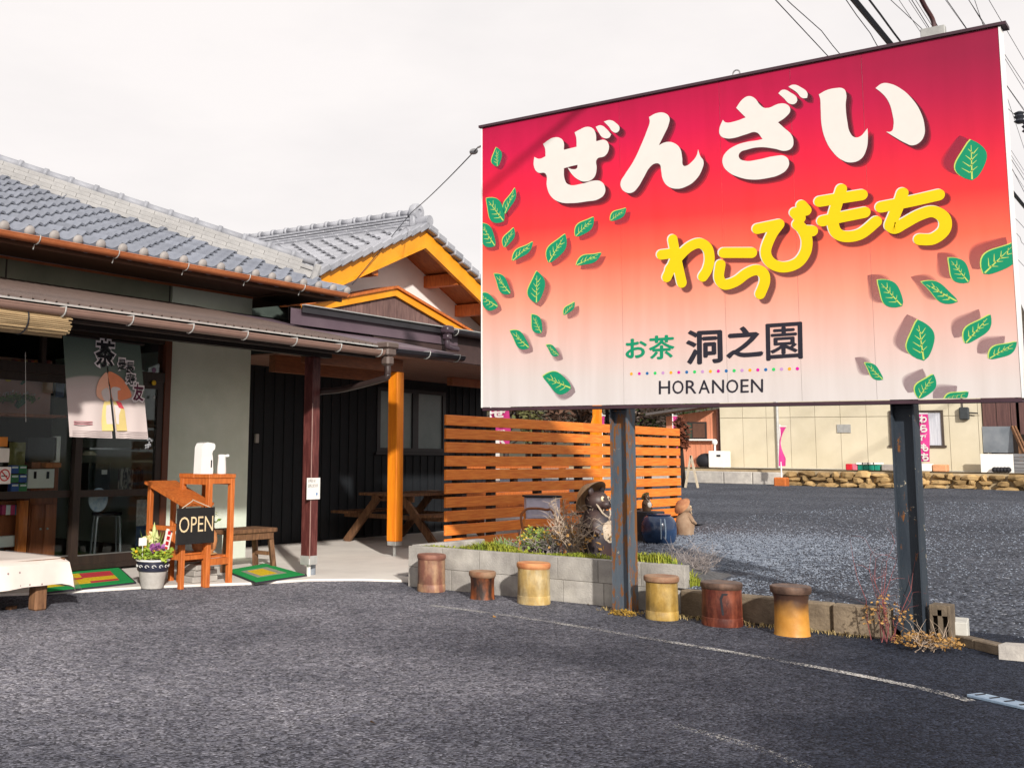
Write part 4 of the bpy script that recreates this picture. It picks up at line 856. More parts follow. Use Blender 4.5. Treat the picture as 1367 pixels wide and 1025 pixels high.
for a0_, a1_, z0_, z1_ in ((-.12, -.2, .09, .2), (-.2, -.1, .2, .235), (-.1, .1, .235, .235), (.1, .16, .235, .19), (.16, .06, .19, .15)):
    for k in range(4):
        pp_ = []
        for u_ in (k/4, (k+1)/4):
            an = math.pi+R(30)+(a0_+(a1_-a0_)*u_); z_ = z0_+(z1_-z0_)*u_; pp_.append((an, z_))
        (an0, za0), (an1, za1) = pp_
        P_ = lambda an, z_: q5+Vector((math.cos(an)*r5, math.sin(an)*r5, z_))
        mk.quad(P_(an0-.05, za0), P_(an0+.05, za0+.0), P_(an1+.05, za1+.012), P_(an1-.05, za1+.012))
mk.build('painted_mark', ink, t5, fix=False)

# ------------------------------------------------------------------ low curb of old concrete
cb = thing('low_curb', (8.62, 3.0, 0), 'low weathered concrete curb between the asphalt and the gravel car park', 'curb')
curb_m = mat('old_curb', srgb(112, 98, 80), c2=srgb(146, 130, 108), rough=.92, scale=6, dirt=.5, bump=.35, bscale=50, rnd=.14)
y = yr_-.02
while y > 2.35:
    ln = random.uniform(.36, .44); MB().box((8.66+(y-2.6)*.09, y-ln/2, .105+random.uniform(-.006, .004)), (.12, ln-.008, .21), ch=.012).build('curb_stone', curb_m, cb); y -= ln
e0, e1 = onz(1272, 859), onz(1345, 877)
cs = thing('curb_strip', (e0.x+.05, (e0.y+e1.y)/2, 0), 'thin flush concrete curb strip running on past the dark sign post', 'curb')
for k in range(2):
    a = e0.lerp(e1, k/2); b_ = e0.lerp(e1, (k+1)/2-.012); MB().beam(a+Vector((.05, 0, .03)), b_+Vector((.05, 0, .03)), .1, .07, ch=.008).build('curb_stone', curb_m, cs)
p = onz(1352, 880); tag(MB().prism([p+Vector(q) for q in ((-.05, .07, 0), (.09, .05, 0), (.12, -.06, 0), (-.03, -.08, 0))], (.01, .0, .09)).build('concrete_chunk', concrete, None, loc=p), 'broken lump of concrete at the end of the flush curb strip', 'rubble')
p = onz(1366, 872); tag(MB().box(p+Vector((.05, -.06, .02)), (.22, .2, .035), rz=.3, ch=.006).build('pale_slab', mat('pale_blue_slab', srgb(170, 184, 194), rough=.8), None, loc=p), 'pale bluish thin slab lying at the edge of the gravel', 'slab')
# cinder block standing on end and a white slab offcut
p = onx(1256, 860, 8.56); zb = 0.0
cbk = thing('cinder_block', (p.x+.09, p.y, 0), 'upright hollow cinder block standing against the foot of the dark sign post', 'cinder block')
q = MB(); cx_, cy_ = p.x+.09, p.y-.0
q.span((cx_-.08, cy_-.065, 0), (cx_+.08, cy_-.047, .27), ch=.003); q.span((cx_-.08, cy_+.047, 0), (cx_+.08, cy_+.065, .27), ch=.003); q.span((cx_-.08, cy_-.013, .03), (cx_+.08, cy_+.013, .24)); q.span((cx_-.08, cy_-.047, 0), (cx_+.08, cy_+.047, .05)); q.span((cx_-.08, cy_-.047, .2), (cx_+.08, cy_+.047, .27))
q.build('shell', curb_m, cbk); MB().span((cx_+.0, cy_-.047, .05), (cx_+.079, cy_+.047, .2)).build('hollow_web', mat('block_shadow', srgb(70, 62, 52), rough=.95), cbk)  # dark filler paints the shade inside the hollows
p = onx(1270, 856, 8.7); tag(MB().box((p.x+.16, p.y-.03, .075), (.3, .1, .15), rz=.15, ch=.006).build('concrete_offcut', mat('white_concrete', srgb(196, 194, 186), rough=.85), None, loc=(p.x+.16, p.y, 0)), 'whitish concrete slab offcut lying behind the cinder block', 'slab')
# steel drain plate
a, b_ = onz(1300, 929), onz(1380, 947)
d_ = (b_-a).normalized(); s_ = Vector((-d_.y, d_.x, 0))
dp = thing('drain_cover', (a.x, a.y, 0), 'pale blue-grey steel drain cover plate set in the asphalt', 'drain cover')
pm_ = mat('blue_steel', srgb(120, 142, 164), c2=srgb(146, 164, 182), rough=.55, scale=12, dirt=.3)
q = MB(); q.beam(a+Vector((0, 0, .008)), b_+d_*.4+Vector((0, 0, .008)), .11, .016, ch=.003).build('plate', pm_, dp)
for k in range(7):
    c = a+d_*(.04+k*.085)+Vector((0, 0, .0175)); MB().beam(c-s_*.035, c+s_*.035, .012, .004).build('slot', ink, dp)
# ------------------------------------------------------------------ slatted fence
FYY = 6.96; fx0, fx1 = ony(596, 553, FYY).x, ony(907.5, 572, FYY).x; fz1 = 1.676; pitch = .147; sh = .112
fe = thing('slat_fence', ((fx0+fx1)/2, FYY, .1), 'orange stained fence of ten horizontal slats with open gaps', 'fence')
xm = (fx0+fx1)/2
for k in range(10):
    zt = fz1-k*pitch
    for a, b_ in ((fx0, xm-.002), (xm+.002, fx1)): MB().span((a, FYY, zt-sh), (b_, FYY+.03, zt), ch=.004).build('slat', wood_o, fe)
for xx in (fx0+.4, fx0+1.0, fx0+2.05, xm, xm+1.05, xm+2.1, fx1-.12): MB().span((xx-.045, FYY+.031, .03), (xx+.045, FYY+.11, fz1-.01)).build('fence_post', wood_dark, fe)
fb = thing('return_fence', (14.4, 8.6, .1), 'second orange slat panel standing at a right angle behind the long fence', 'fence')
for k in range(7): MB().span((13.2, 8.9, 1.15-k*.147-.1), (16.4, 8.93, 1.15-k*.147), ch=.004).build('slat', wood_red, fb)
for xx in (13.25, 14.8, 16.3): MB().span((xx-.05, 8.931, .05), (xx+.05, 9.01, 1.16)).build('fence_post', wood_dark, fb)
p = ony(797, 560, 10.2); px_ = 18.6
ps = thing('pergola_post', (p.x, 10.2, lot(p.x)), 'orange timber post with a diagonal brace rising behind the slat fence', 'post')
MB().span((p.x-.05, 10.13, lot(p.x)-.05), (p.x+.07, 10.27, 3.1)).build('upright', wood_oz, ps); MB().prism([(p.x-.05, 10.2, 2.05), (p.x-.2, 10.2, 1.82), (p.x-.2, 10.2, .9), (p.x-.05, 10.2, .9)], (0, .05, 0)).build('brace', wood_oz, ps)
tag(MB().span((ony(651, 600, 9.4).x, 9.4, SLZ), (ony(667, 600, 9.4).x, 9.43, 1.5)).build('white_board', white_m), 'narrow white board standing upright behind the slat fence by the annex corner', 'board')
tag(MB().box((13.2, 7.75, .24), (1.5, .5, .43), ch=.02).build('white_crate_box', mat('pale_box', srgb(200, 198, 200), rough=.6)), 'long pale storage box seen through the gaps of the slat fence', 'box')

# ------------------------------------------------------------------ picnic table and bench behind the posts
def picnic(x0, x1, yc, lab):
    t = thing('picnic_table', ((x0+x1)/2, yc, SLZ), lab, 'table')
    for k in range(5): MB().span((x0, yc-.36+k*.147, .68), (x1, yc-.36+k*.147+.135, .715)).build('top_board', wood_old, t)
    for s in (-1, 1):
        for k in range(2): MB().span((x0, yc+s*.72-.14+k*.145, .42), (x1, yc+s*.72-.14+k*.145+.135, .455)).build('seat_board', wood_old, t)
    for xx in (x0+.25, x1-.25):
        for s in (-1, 1): MB().beam((xx, yc+s*.78, SLZ), (xx, yc+s*.2, .67), .05, .1).build('leg', wood_old, t)
        MB().span((xx+.03, yc-.85, .36), (xx+.07, yc+.85, .42)).build('seat_bearer', wood_old, t); MB().span((xx+.03, yc-.36, .6), (xx+.07, yc+.36, .675)).build('top_bearer', wood_old, t)
picnic(12.25, 14.0, 9.55, 'dark wooden picnic table with crossed legs beside the orange porch post')
picnic(14.3, 16.1, 7.85, 'dark wooden picnic table with attached benches behind the slat fence')
b0 = onz(351, 753, .05)
bn = thing('wooden_bench', (9.1, 8.85, SLZ), 'small rustic wooden bench with splayed legs against the sage wall', 'bench')
tp = [onz(309, 706, .44), onz(361, 707, .44), onz(346, 697, .44), onz(300, 698, .44)]
ax0, ax1, ay0, ay1 = 8.35, 9.12, 8.5, 8.85
for k in range(2): MB().span((ax0, ay0+k*.176, .40), (ax1, ay0+k*.176+.17, .445), ch=.006).build('seat_board', wood_old, bn)
MB().span((ax0+.04, ay0+.02, .33), (ax1-.04, ay0+.05, .398)).build('apron', wood_old, bn)
for sx, tx in ((ax0+.06, -.05), (ax1-.06, .05)):
    for sy, ty in ((ay0+.06, -.02), (ay1-.06, .02)): MB().beam((sx+tx, sy+ty, SLZ), (sx, sy, .4), .05, .05).build('leg', wood_old, bn)
MB().span((ax1-.06, ay0+.08, .15), (ax1-.03, ay1-.08, .19)).build('stretcher', wood_old, bn)
tag(MB().box((8.62, 9.2, .2), (.36, .4, .35), ch=.02).build('pale_storage_box', mat('grey_box', srgb(176, 178, 176), rough=.6)), 'pale grey plastic box tucked behind the rustic bench', 'box')
p = onz(370, 724, SLZ); MBp = MB().prism([p+Vector(q) for q in ((-.25, .0, .0), (.3, -.02, .0), (.22, .14, .38), (-.2, .14, .38))], (0, .03, .0)); tag(MBp.build('leaning_board', mat('grey_board', srgb(118, 120, 124), rough=.8), None, loc=p), 'grey board leaning in the dark beside the bench', 'board')
p = ony(342, 585, YA-.02); tag(MB().box((p.x, YA-.03, p.z), (.07, .03, .12), ch=.01).build('door_intercom', mat('intercom_grey', srgb(150, 146, 140), rough=.5)), 'small grey intercom fixed on the dark boarded wall', 'intercom')

# ------------------------------------------------------------------ mats
def mat_rug(corners, lab, bandc):
    c = [onz(x, y, SLZ) for x, y in corners]; cen = sum(c, Vector())/4
    t = thing('entrance_mat', cen, lab, 'mat', 'entrance mats'); up_ = Vector((0, 0, .018)); zz = Vector((0, 0, .002))
    MB().prism([q+zz for q in c], (0, 0, .012)).build('rubber_edge', mat('rubber', srgb(44, 44, 52), rough=.8), t)
    bl_ = lambda u_, v_: (c[0]*(1-u_)+c[1]*u_)*(1-v_)+(c[3]*(1-u_)+c[2]*u_)*v_
    def patch(u0, u1, v0, v1, h, m, nm): MB().prism([bl_(u0, v0)+zz, bl_(u1, v0)+zz, bl_(u1, v1)+zz, bl_(u0, v1)+zz], (0, 0, h)).build(nm, m, t)
    pile = lambda n_, *rgb: mat(n_, srgb(*rgb), rough=.95, scale=60, var=.3, bump=.5, rnd=0)
    patch(.02, .98, .03, .97, .016, pile('mat_green', 18, 156, 76), 'green_pile')
    for k, (u0, u1, v0, v1, cc) in enumerate(bandc):
        patch(u0, u1, v0, v1, .0175+.0003*k, pile('mat_'+cc, *dict(red=(200, 52, 62), yellow=(232, 192, 24), grey=(158, 158, 140))[cc]), 'pile_stripe')
mat_rug([(50, 794), (182, 779), (160, 759), (40, 769)], 'green mat with red and yellow woven blocks in front of the shop doors', [(.15, .85, .2, .8, 'red'), (.1, .55, .2, .45, 'yellow'), (.5, .85, .3, .5, 'yellow'), (.2, .5, .55, .8, 'yellow')])
mat_rug([(341, 779.5), (410, 769), (354, 753.5), (300, 763)], 'green mat with yellow and grey centre between the stand and the brown post', [(.2, .8, .25, .75, 'grey'), (.3, .65, .3, .7, 'yellow')])

# ------------------------------------------------------------------ low table with cloth
tb = thing('display_table', (4.9, 8.25, 0), 'low wooden display table with stout rough legs in front of the shop doors', 'table')
tx1, ty0, ty1, tz = 5.72, 7.62, 8.9, .4
MB().span((3.6, ty0+.02, tz-.05), (tx1, ty1, tz-.004)).build('table_top', wood_old, tb)
for xx in (5.54, 4.0):
    for yy_ in (ty0+.1, ty1-.15): MB().box((xx, yy_, .17), (.11, .11, .345), ch=.015).build('leg', wood_old, tb)
MB().span((3.7, ty0+.14, .2), (5.48, ty0+.18, .3)).build('rail', wood_dark, tb)
def cloth():
    mb = MB(); nx_, ny_ = 34, 20; o = 0; idx = {}
    us = [3.4+(tx1+.26-3.4)*i/nx_ for i in range(nx_+1)]; vs_ = [ty0-.2+(ty1+.1-(ty0-.2))*j/ny_ for j in range(ny_+1)]
    for i, x in enumerate(us):
        for j, y in enumerate(vs_):
            ex = max(0, x-tx1-.01); ey = max(0, ty0-.01-y); X_, Y_, Z_ = x, y, tz+.004
            if ex > 0: X_ = tx1+.012+ex*.22; Z_ -= ex*.95
            if ey > 0: Y_ = ty0-.014-ey*.12+ey*.14*math.sin(x*8.2)+ey*.07*math.sin(x*19+1); Z_ -= ey*(1.12+.06*math.sin(x*3.1))
            if ex > 0 and ey > 0: Z_ = tz+.004-max(ex*.95, ey*1.12)-.2*min(ex, ey)
            Z_ += .003*math.sin(x*9+y*4)
            idx[i, j] = len(mb.v); mb.v.append(Vector((X_, Y_, Z_)))
    for i in range(nx_):
        for j in range(ny_): mb.f.append((idx[i, j], idx[i+1, j], idx[i+1, j+1], idx[i, j+1]))
    return mb
m = mat('dotted_cloth', srgb(214, 201, 192), c2=srgb(228, 217, 208), rough=.85, scale=2, bump=.1, bscale=20, rnd=0); t = m.node_tree; N = t.nodes; b = N['Principled BSDF']
src = b.inputs['Base Color'].links[0].from_socket; g = N.new('ShaderNodeNewGeometry'); mp_ = N.new('ShaderNodeMapping'); mp_.inputs['Scale'].default_value = (9.5, 7, 9.5); t.links.new(g.outputs['Position'], mp_.inputs[0])
v = N.new('ShaderNodeTexVoronoi'); v.inputs['Scale'].default_value = 1; v.inputs['Randomness'].default_value = .12; t.links.new(mp_.outputs[0], v.inputs['Vector'])
lt = N.new('ShaderNodeMath'); lt.operation = 'LESS_THAN'; lt.inputs[1].default_value = .095; t.links.new(v.outputs['Distance'], lt.inputs[0])
mx_ = N.new('ShaderNodeMix'); mx_.data_type = 'RGBA'; t.links.new(lt.outputs[0], mx_.inputs['Factor']); t.links.new(src, mx_.inputs['A']); mx_.inputs['B'].default_value = srgb(140, 118, 118); t.links.new(mx_.outputs['Result'], b.inputs['Base Color'])
tag(cloth().build('tablecloth', m, smooth=True, fix=False), 'pale pink cloth with small dots draped over the low display table', 'tablecloth')
q = MB(); cn = Vector((tx1+.02, ty0+.12, tz+.004)); q.add([cn, cn+Vector((0, .75, 0)), cn+Vector((.26, .6, -.25)), cn+Vector((.32, .1, -.3)), cn+Vector((.12, -.06, -.18))], [(0, 1, 2), (0, 2, 3), (0, 3, 4)])
tag(q.build('plastic_sheet', film_mat('clear_film', srgb(216, 216, 220), .35), None, fix=False), 'clear plastic sheet hanging off the end of the display table', 'plastic sheet')
p = onz(15, 813); tag(MB().box(p+Vector((0, 0, .012)), (.09, .05, .024), rz=.4, ch=.004).build('wood_scrap', wood_old, None, loc=p), 'small scrap of wood lying on the asphalt under the display table', 'wood scrap')

# ------------------------------------------------------------------ wooden stands, OPEN board and what they hold
s1 = thing('tall_stand', (7.95, 8.2, 0), 'tall open wooden stand with a flat top holding two white dispensers', 'stand')
x0, x1, y0, y1 = 7.78, 8.06, 7.84, 8.30
def fx(a): return a
legs = [(x0, y0), (x1, y0), (x0, y1), (x1, y1)]
A = onz(305, 780.5); x0 = A.x-.29; x1 = A.x+.0; y0 = A.y; y1 = A.y+.36; zt = 1.04
for xx in (x0, x1):
    for yy_ in (y0, y1): MB().box((xx, yy_, .5), (.05, .05, 1.0), ch=.004).build('leg', wood_red, s1)
for k in range(2): MB().span((x0-.03, y0-.03+k*.212, 1.001), (x1+.03, y0-.03+k*.212+.208, zt), ch=.004).build('top_board', wood_red, s1)
MB().span((x0+.026, y0-.02, .95), (x1-.026, y0+.02, .999)).build('apron', wood_red, s1); MB().span((x0+.026, y0-.02, .2), (x1-.026, y0+.02, .26)).build('shelf_rail', wood_red, s1); MB().span((x0-.02, y0+.026, .262), (x1+.02, y1-.026, .28)).build('shelf', wood_red, s1)
MB().span((x0+.026, y1-.02, .2), (x1-.026, y1+.02, .26)).build('shelf_rail', wood_red, s1); MB().span((x0-.02, y0+.027, .94), (x0+.02, y1-.027, .999)).build('apron', wood_red, s1); MB().span((x1-.02, y0+.027, .94), (x1+.02, y1-.027, .999)).build('apron', wood_red, s1)
# soap dispensers
d1 = onz(272, 625, zt)
def disp(name, p, w, h, lab, spout):
    t = thing(name, p, lab, 'dispenser'); q = MB()
    q.lathe([(w*.47, 0), (w*.5, .01), (w*.49, h*.3), (w*.44, h*.6), (w*.42, h*.84), (w*.44, h*.9), (w*.40, h*.98), (w*.2, h), (.001, h)], p, 18, Matrix.Diagonal((1, .8, 1)), wob=.0); q.build('body', white_m, t, smooth=True)
    MB().beam(Vector(p)+Vector((w*.1, 0, h*.91)), Vector(p)+Vector((w*.1+spout, -.02, h*.94)), w*.42, h*.13, ch=.012).build('spout', white_m, t); return t
sdp = Vector((x0-.02, y0+.1, zt)); sdt = thing('soap_dispenser', sdp, 'taller white sensor soap dispenser on the tall wooden stand', 'dispenser')
MB().prism([sdp+Vector((a_, 0, b_)) for a_, b_ in ((.0, 0), (.155, 0), (.16, .03), (.15, .16), (.14, .19), (.15, .215), (.175, .235), (.18, .265), (.165, .288), (.08, .298), (.03, .288), (.008, .25))], (0, .1, 0)).build('body', white_m, sdt, smooth=True)
MB().span((sdp.x+.125, sdp.y-.003, sdp.z+.06), (sdp.x+.14, sdp.y-.0005, sdp.z+.13)).build('sensor_window', ink, sdt)
MB_ = disp('pump_bottle', (x0+.25, y0+.10, zt), .1, .185, 'shorter white pump bottle beside the taller dispenser on the stand', .06)
# low stand with slanted lectern top
s2 = thing('slanted_stand', (7.4, 8.2, 0), 'low reddish wooden stand with a slanted top board', 'stand')
B = onz(241, 786.5); u0, v0 = B.x, B.y; u1 = u0+.29; v1 = v0+.46
for xx, hh in ((u0, .72), (u1, .72)):
    MB().box((xx, v0, .36), (.045, .045, .72), ch=.004).build('leg', wood_red, s2); MB().box((xx, v1, .46), (.045, .045, .92), ch=.004).build('leg', wood_red, s2)
for k in range(3):
    a = Vector((u0-.05, v0-.04, .745)); d = Vector((0, v1-v0+.09, .2)); M_ = d*(k/3); MB().prism([a+M_, a+M_+Vector((.39, 0, 0)), a+M_+Vector((.39, 0, 0))+d*.325, a+M_+d*.325], (0, -.01, .025)).build('top_board', wood_red, s2)
for zz in (.26, .52):
    MB().span((u0-.02, v0+.024, zz), (u0+.02, v1-.024, zz+.04)).build('side_rail', wood_red, s2); MB().span((u1-.02, v0+.024, zz), (u1+.02, v1-.024, zz+.04)).build('side_rail', wood_red, s2)
MB().span((u0+.024, v0-.02, .26), (u1-.024, v0+.02, .3)).build('front_rail', wood_red, s2); MB().span((u0-.02, v0+.03, .301), (u1+.02, v1-.03, .317)).build('shelf', wood_red, s2)
# OPEN board hung on the slanted stand
oy = min(v0, y0)-.06
ob = thing('open_board', (u0+.12, oy, .5), 'black hanging board with OPEN in cream capitals on a cord', 'sign board')
bl_, br_, tl_ = ony(236, 722, oy), ony(284, 729, oy), ony(236, 681, oy)
MB().box(((bl_.x+br_.x)/2, oy, (tl_.z+bl_.z)/2-.01), (br_.x-bl_.x+.02, .015, .325), ch=.004).build('board', mat('blackboard', srgb(30, 28, 28), rough=.6), ob)
cx0 = (bl_.x+br_.x)/2; cz0 = (tl_.z+bl_.z)/2-.01; wdt = br_.x-bl_.x
gl = glyph('OPEN', None, None, bold=-.005)
def front_text(g, xa, xb, za, zb, yy, m, parent, name='lettering'):
    off = Vector((0, 0, 0)); q = parent
    while q is not None: off += q.location; q = q.parent
    me = bpy.data.meshes.new(name); me.from_pydata([tuple(Vector((xa+(xb-xa)*a, yy, za+(zb-za)*b_))-off) for a, b_ in g[0]], [], g[1]); me.materials.append(m)
    o = bpy.data.objects.new(name, me); COL.objects.link(o); o.parent = parent; return o
front_text(gl, cx0-wdt*.47, cx0+wdt*.47, cz0-.055, cz0+.085, oy-.0095, mat('cream_print', srgb(214, 190, 150), rough=.6, bump=0), ob)
MB().tube([(cx0-wdt*.4, oy, cz0+.16), (cx0-.05, oy-.0, .8), (cx0-.03, oy+.02, .81), (cx0+wdt*.4, oy, cz0+.16)], .004, 5).build('cord', mat('cord', srgb(190, 180, 160), rough=.8), ob)
# terracotta pot with small white flowers on the stand shelf
def leaves_ball(c, r, n_, s_, name, m, parent, seed, flat=.7, col2=None):
    rr = random.Random(seed); mb = MB()
    for k in range(n_):
        a = rr.uniform(0, 6.28); z_ = rr.uniform(-.3, 1); q_ = math.sqrt(max(0, 1-z_*z_)); rad = rr.uniform(.5, 1); p_ = Vector(c)+Vector((math.cos(a)*q_*r[0], math.sin(a)*q_*r[1], z_*r[2]))*rad
        d = Vector((rr.gauss(0, 1), rr.gauss(0, 1), rr.gauss(.3, .7))).normalized(); e = d.orthogonal().normalized(); f_ = d.cross(e); w_ = s_*rr.uniform(.6, 1.3)
        mb.add([p_, p_+d*w_*.5+e*w_*.3, p_+d*w_, p_+d*w_*.5-e*w_*.3+f_*w_*.15], [(0, 1, 2), (0, 2, 3)])
    return mb.build(name, m, parent, fix=False, kind='stuff')
g_leaf = mat('leaf_green', srgb(74, 100, 40), c2=srgb(130, 150, 66), rough=.6, scale=12, bump=0); y_leaf = mat('leaf_yellow', srgb(190, 160, 40), c2=srgb(214, 190, 70), rough=.6, bump=0)
p = Vector((x0+.12, y0+.17, .282)); tp_ = thing('terracotta_pot', p, 'terracotta pot of pale flowers on the shelf of the tall stand', 'plant pot')
MB().lathe([(.07, .0), (.11, .06), (.125, .13), (.115, .2), (.09, .235), (.1, .25), (.085, .25), (.001, .23)], p, 20, wob=.01).build('pot', mat('terracotta', srgb(188, 120, 74), c2=srgb(206, 150, 100), rough=.8, scale=6), tp_, smooth=True)
MB().lathe([(.1, -.0), (.125, .012), (.12, .016), (.001, .01)], p, 18).build('saucer', mat('saucer', srgb(196, 160, 110), rough=.7), tp_, smooth=True)
leaves_ball(p+Vector((0, 0, .3)), (.12, .12, .14), 130, .05, 'foliage', g_leaf, tp_, 4); leaves_ball(p+Vector((0, 0, .36)), (.12, .12, .12), 60, .03, 'flowers', mat('petal_white', srgb(222, 212, 170), rough=.6, bump=0), tp_, 5)
for k in range(3): tag(MB().box((7.62+.0*k+random.uniform(-.02, .02), 8.13, SLZ+.029+.057*k), (.3-.03*k, .22, .055), rz=random.uniform(-.15, .1), ch=.006).build('white_block', concrete), ('white concrete block at the bottom of the little pile under the stands', 'white concrete block in the middle of the little pile under the stands', 'white concrete block on top of the little pile under the stands')[k], 'concrete block', 'white blocks piled under the stands')
# glazed flower pot with new year arrangement
p = onz(200, 787); p.x += .06; p.y += .04
fp = thing('flower_pot', p, 'white pot with a dark scroll band planted with ornamental cabbage and flowers', 'plant pot')
MB().lathe([(.085, 0), (.1, .01), (.118, .1), (.128, .16)], p, 24).build('pot_body', mat('crackle_white', srgb(206, 202, 194), c2=srgb(178, 172, 164), rough=.5, scale=14, dirt=.2), fp, smooth=True)
bd = MB().lathe([(.129, .16), (.14, .17), (.148, .245), (.147, .25)], p, 28, cap=False).build('pot_band', mat('navy_band', srgb(40, 42, 58), rough=.4, bump=.02), fp, smooth=True)
for k in range(14):
    a = 2*math.pi*k/14; q = []
    for j in range(9):
        t_ = j/8*5.2; rr_ = .02*(1-j/10); an = a+rr_*math.cos(t_)/.145*1.2; zz = .207+rr_*math.sin(t_); rad = .1405+(zz-.17)*.107+.0015; q.append(p+Vector((math.cos(an)*rad, math.sin(an)*rad, zz)))
    MB().tube(q, .003, 4).build('scroll', white_m, bd)
MB().lathe([(.146, .25), (.156, .255), (.157, .268), (.14, .27), (.13, .255), (.001, .25)], p, 28, cap=False).build('pot_rim', white_m, fp, smooth=True)
leaves_ball(p+Vector((0, 0, .3)), (.18, .18, .1), 420, .055, 'foliage', mat('leaf_bright', srgb(96, 128, 36), c2=srgb(170, 184, 70), rough=.6, scale=14, bump=0), fp, 8); leaves_ball(p+Vector((-.02, 0, .31)), (.19, .18, .09), 46, .04, 'yellow_flowers', mat('petal_yellow', srgb(226, 160, 30), c2=srgb(232, 196, 50), rough=.5, bump=0), fp, 9)
leaves_ball(p+Vector((-.05, -.09, .36)), (.06, .05, .045), 70, .05, 'purple_cabbage', mat('petal_purple', srgb(112, 44, 110), c2=srgb(176, 110, 170), rough=.5, scale=18, bump=0), fp, 10); leaves_ball(p+Vector((.0, .03, .44)), (.06, .05, .05), 60, .05, 'cream_cabbage', mat('petal_cream', srgb(214, 204, 130), c2=srgb(224, 220, 180), rough=.5, bump=0), fp, 11)
for k, (dx, h_) in enumerate(((.0, .34), (.035, .27), (-.02, .24))): MB().lathe([(.016, .26), (.018, .3), (.018, .26+h_-.06), (.001, .26+h_)], p+Vector((dx, .0, 0)), 9).build('bamboo_stem', mat('bamboo', srgb(150, 170, 90), c2=srgb(206, 208, 150), rough=.5), fp, smooth=True)
q = MB()
for k in range(9):
    a = k*.7; d = Vector((math.cos(a)*.3, math.sin(a)*.3, 1)).normalized(); b0_ = p+Vector((.04*math.cos(a), .04*math.sin(a)+.03, .28)); s_ = d.cross(Vector((1, .3, 0))).normalized()*.012; q.add([b0_-s_, b0_+s_, b0_+d*.26], [(0, 1, 2)])
q.build('blade_leaves', g_leaf, fp, fix=False)
M_ = Matrix.Rotation(R(14), 3, 'Y'); c = p+Vector((.11, -.06, .43)); tg = MB().box(c, (.075, .006, .21), M=M_).build('greeting_tag', paper, fp)
redp = mat('red_ink', srgb(196, 40, 44), rough=.6, bump=0)
for k in range(4): MB().box(c+M_ @ Vector((0, -.0045, .072-.048*k)), (.036, .002, .034), M=M_).build('red_character', redp, tg)
c = p+Vector((-.13, .0, .43)); MB().box(c, (.09, .005, .07)).build('price_card', paper, fp); MB().tube([c-Vector((0, 0, .035)), c-Vector((0, 0, .16))], .003, 5).build('card_stick', white_m, fp)

# ------------------------------------------------------------------ noren curtain, rolled blind
ny_ = 7.74
nr = thing('noren_curtain', (6.1, ny_, 1.35), 'split shop curtain, grey-green above and pale below, with dark Japanese writing', 'curtain')
def noren_mat():
    m = bpy.data.materials.new('noren_cloth'); m.use_nodes = True; t = m.node_tree; N = t.nodes; b = N['Principled BSDF']; l = t.links.new
    g = N.new('ShaderNodeNewGeometry'); s = N.new('ShaderNodeSeparateXYZ'); l(g.outputs['Position'], s.inputs[0])
    # grey-green upper field with an arched lower edge
    dx = N.new('ShaderNodeMath'); dx.operation = 'SUBTRACT'; dx.inputs[1].default_value = 5.98; l(s.outputs['X'], dx.inputs[0])
    sq = N.new('ShaderNodeMath'); sq.operation = 'MULTIPLY'; l(dx.outputs[0], sq.inputs[0]); l(dx.outputs[0], sq.inputs[1])
    m1 = N.new('ShaderNodeMath'); m1.operation = 'MULTIPLY_ADD'; m1.inputs[1].default_value = .55; l(sq.outputs[0], m1.inputs[0]); l(s.outputs['Z'], m1.inputs[2])
    r = N.new('ShaderNodeValToRGB'); c = r.color_ramp; mr = N.new('ShaderNodeMapRange'); mr.inputs['From Min'].default_value = 1.3; mr.inputs['From Max'].default_value = 2.2; l(m1.outputs[0], mr.inputs['Value']); l(mr.outputs[0], r.inputs['Fac'])
    c.elements[0].position = .0; c.elements[0].color = srgb(206, 192, 188); c.elements[1].position = 1; c.elements[1].color = srgb(88, 104, 94)
    for p_, col in ((.5, (196, 182, 178)), (.62, (176, 168, 162)), (.64, (112, 124, 114)), (.8, (98, 112, 102))):
        e = c.elements.new(p_); e.color = srgb(*col)
    l(r.outputs[0], b.inputs['Base Color']); b.inputs['Roughness'].default_value = .9
    n = N.new('ShaderNodeTexNoise'); n.inputs['Scale'].default_value = 180; l(g.outputs['Position'], n.inputs['Vector']); bp = N.new('ShaderNodeBump'); bp.inputs['Strength'].default_value = .15; bp.inputs['Distance'].default_value = .003; l(n.outputs['Fac'], bp.inputs['Height']); l(bp.outputs['Normal'], b.inputs['Normal']); return m
nm_ = noren_mat()
def npos(px, py): return ony(px, py, ny_)
def wave(x, z): return .012*math.sin(x*13+1)*(2.2-z)+.008*math.sin(x*29)*(2.2-z)
pa = [[(84, 447), (140, 454), (149.5, 585), (93, 583)], [(140.2, 454), (187, 460), (197, 586), (155, 585)]]
for quad in pa:
    a, b_, c, d = [npos(*q) for q in quad]; mb = MB(); n1, n2 = 12, 16; slit = 6
    for j in range(n2+1):
        v_ = j/n2
        for i in range(n1+1):
            u_ = i/n1; q_ = (a*(1-u_)+b_*u_)*(1-v_)+(d*(1-u_)+c*u_)*v_; mb.v.append(Vector((q_.x, ny_+wave(q_.x, q_.z), q_.z)))
    for j in range(n2):
        for i in range(n1): o_ = j*(n1+1)+i; mb.f.append((o_, o_+1, o_+n1+2, o_+n1+1))
    mb.build('panel', nm_, nr, smooth=True, fix=False)
MB().tube([npos(78, 445), npos(192, 460)], .012, 8).build('rod', wood_dark, nr)
pk = mat('noren_outline', srgb(232, 224, 224), rough=.8, bump=0); mar = mat('noren_maroon', srgb(92, 38, 62), rough=.8, bump=0)
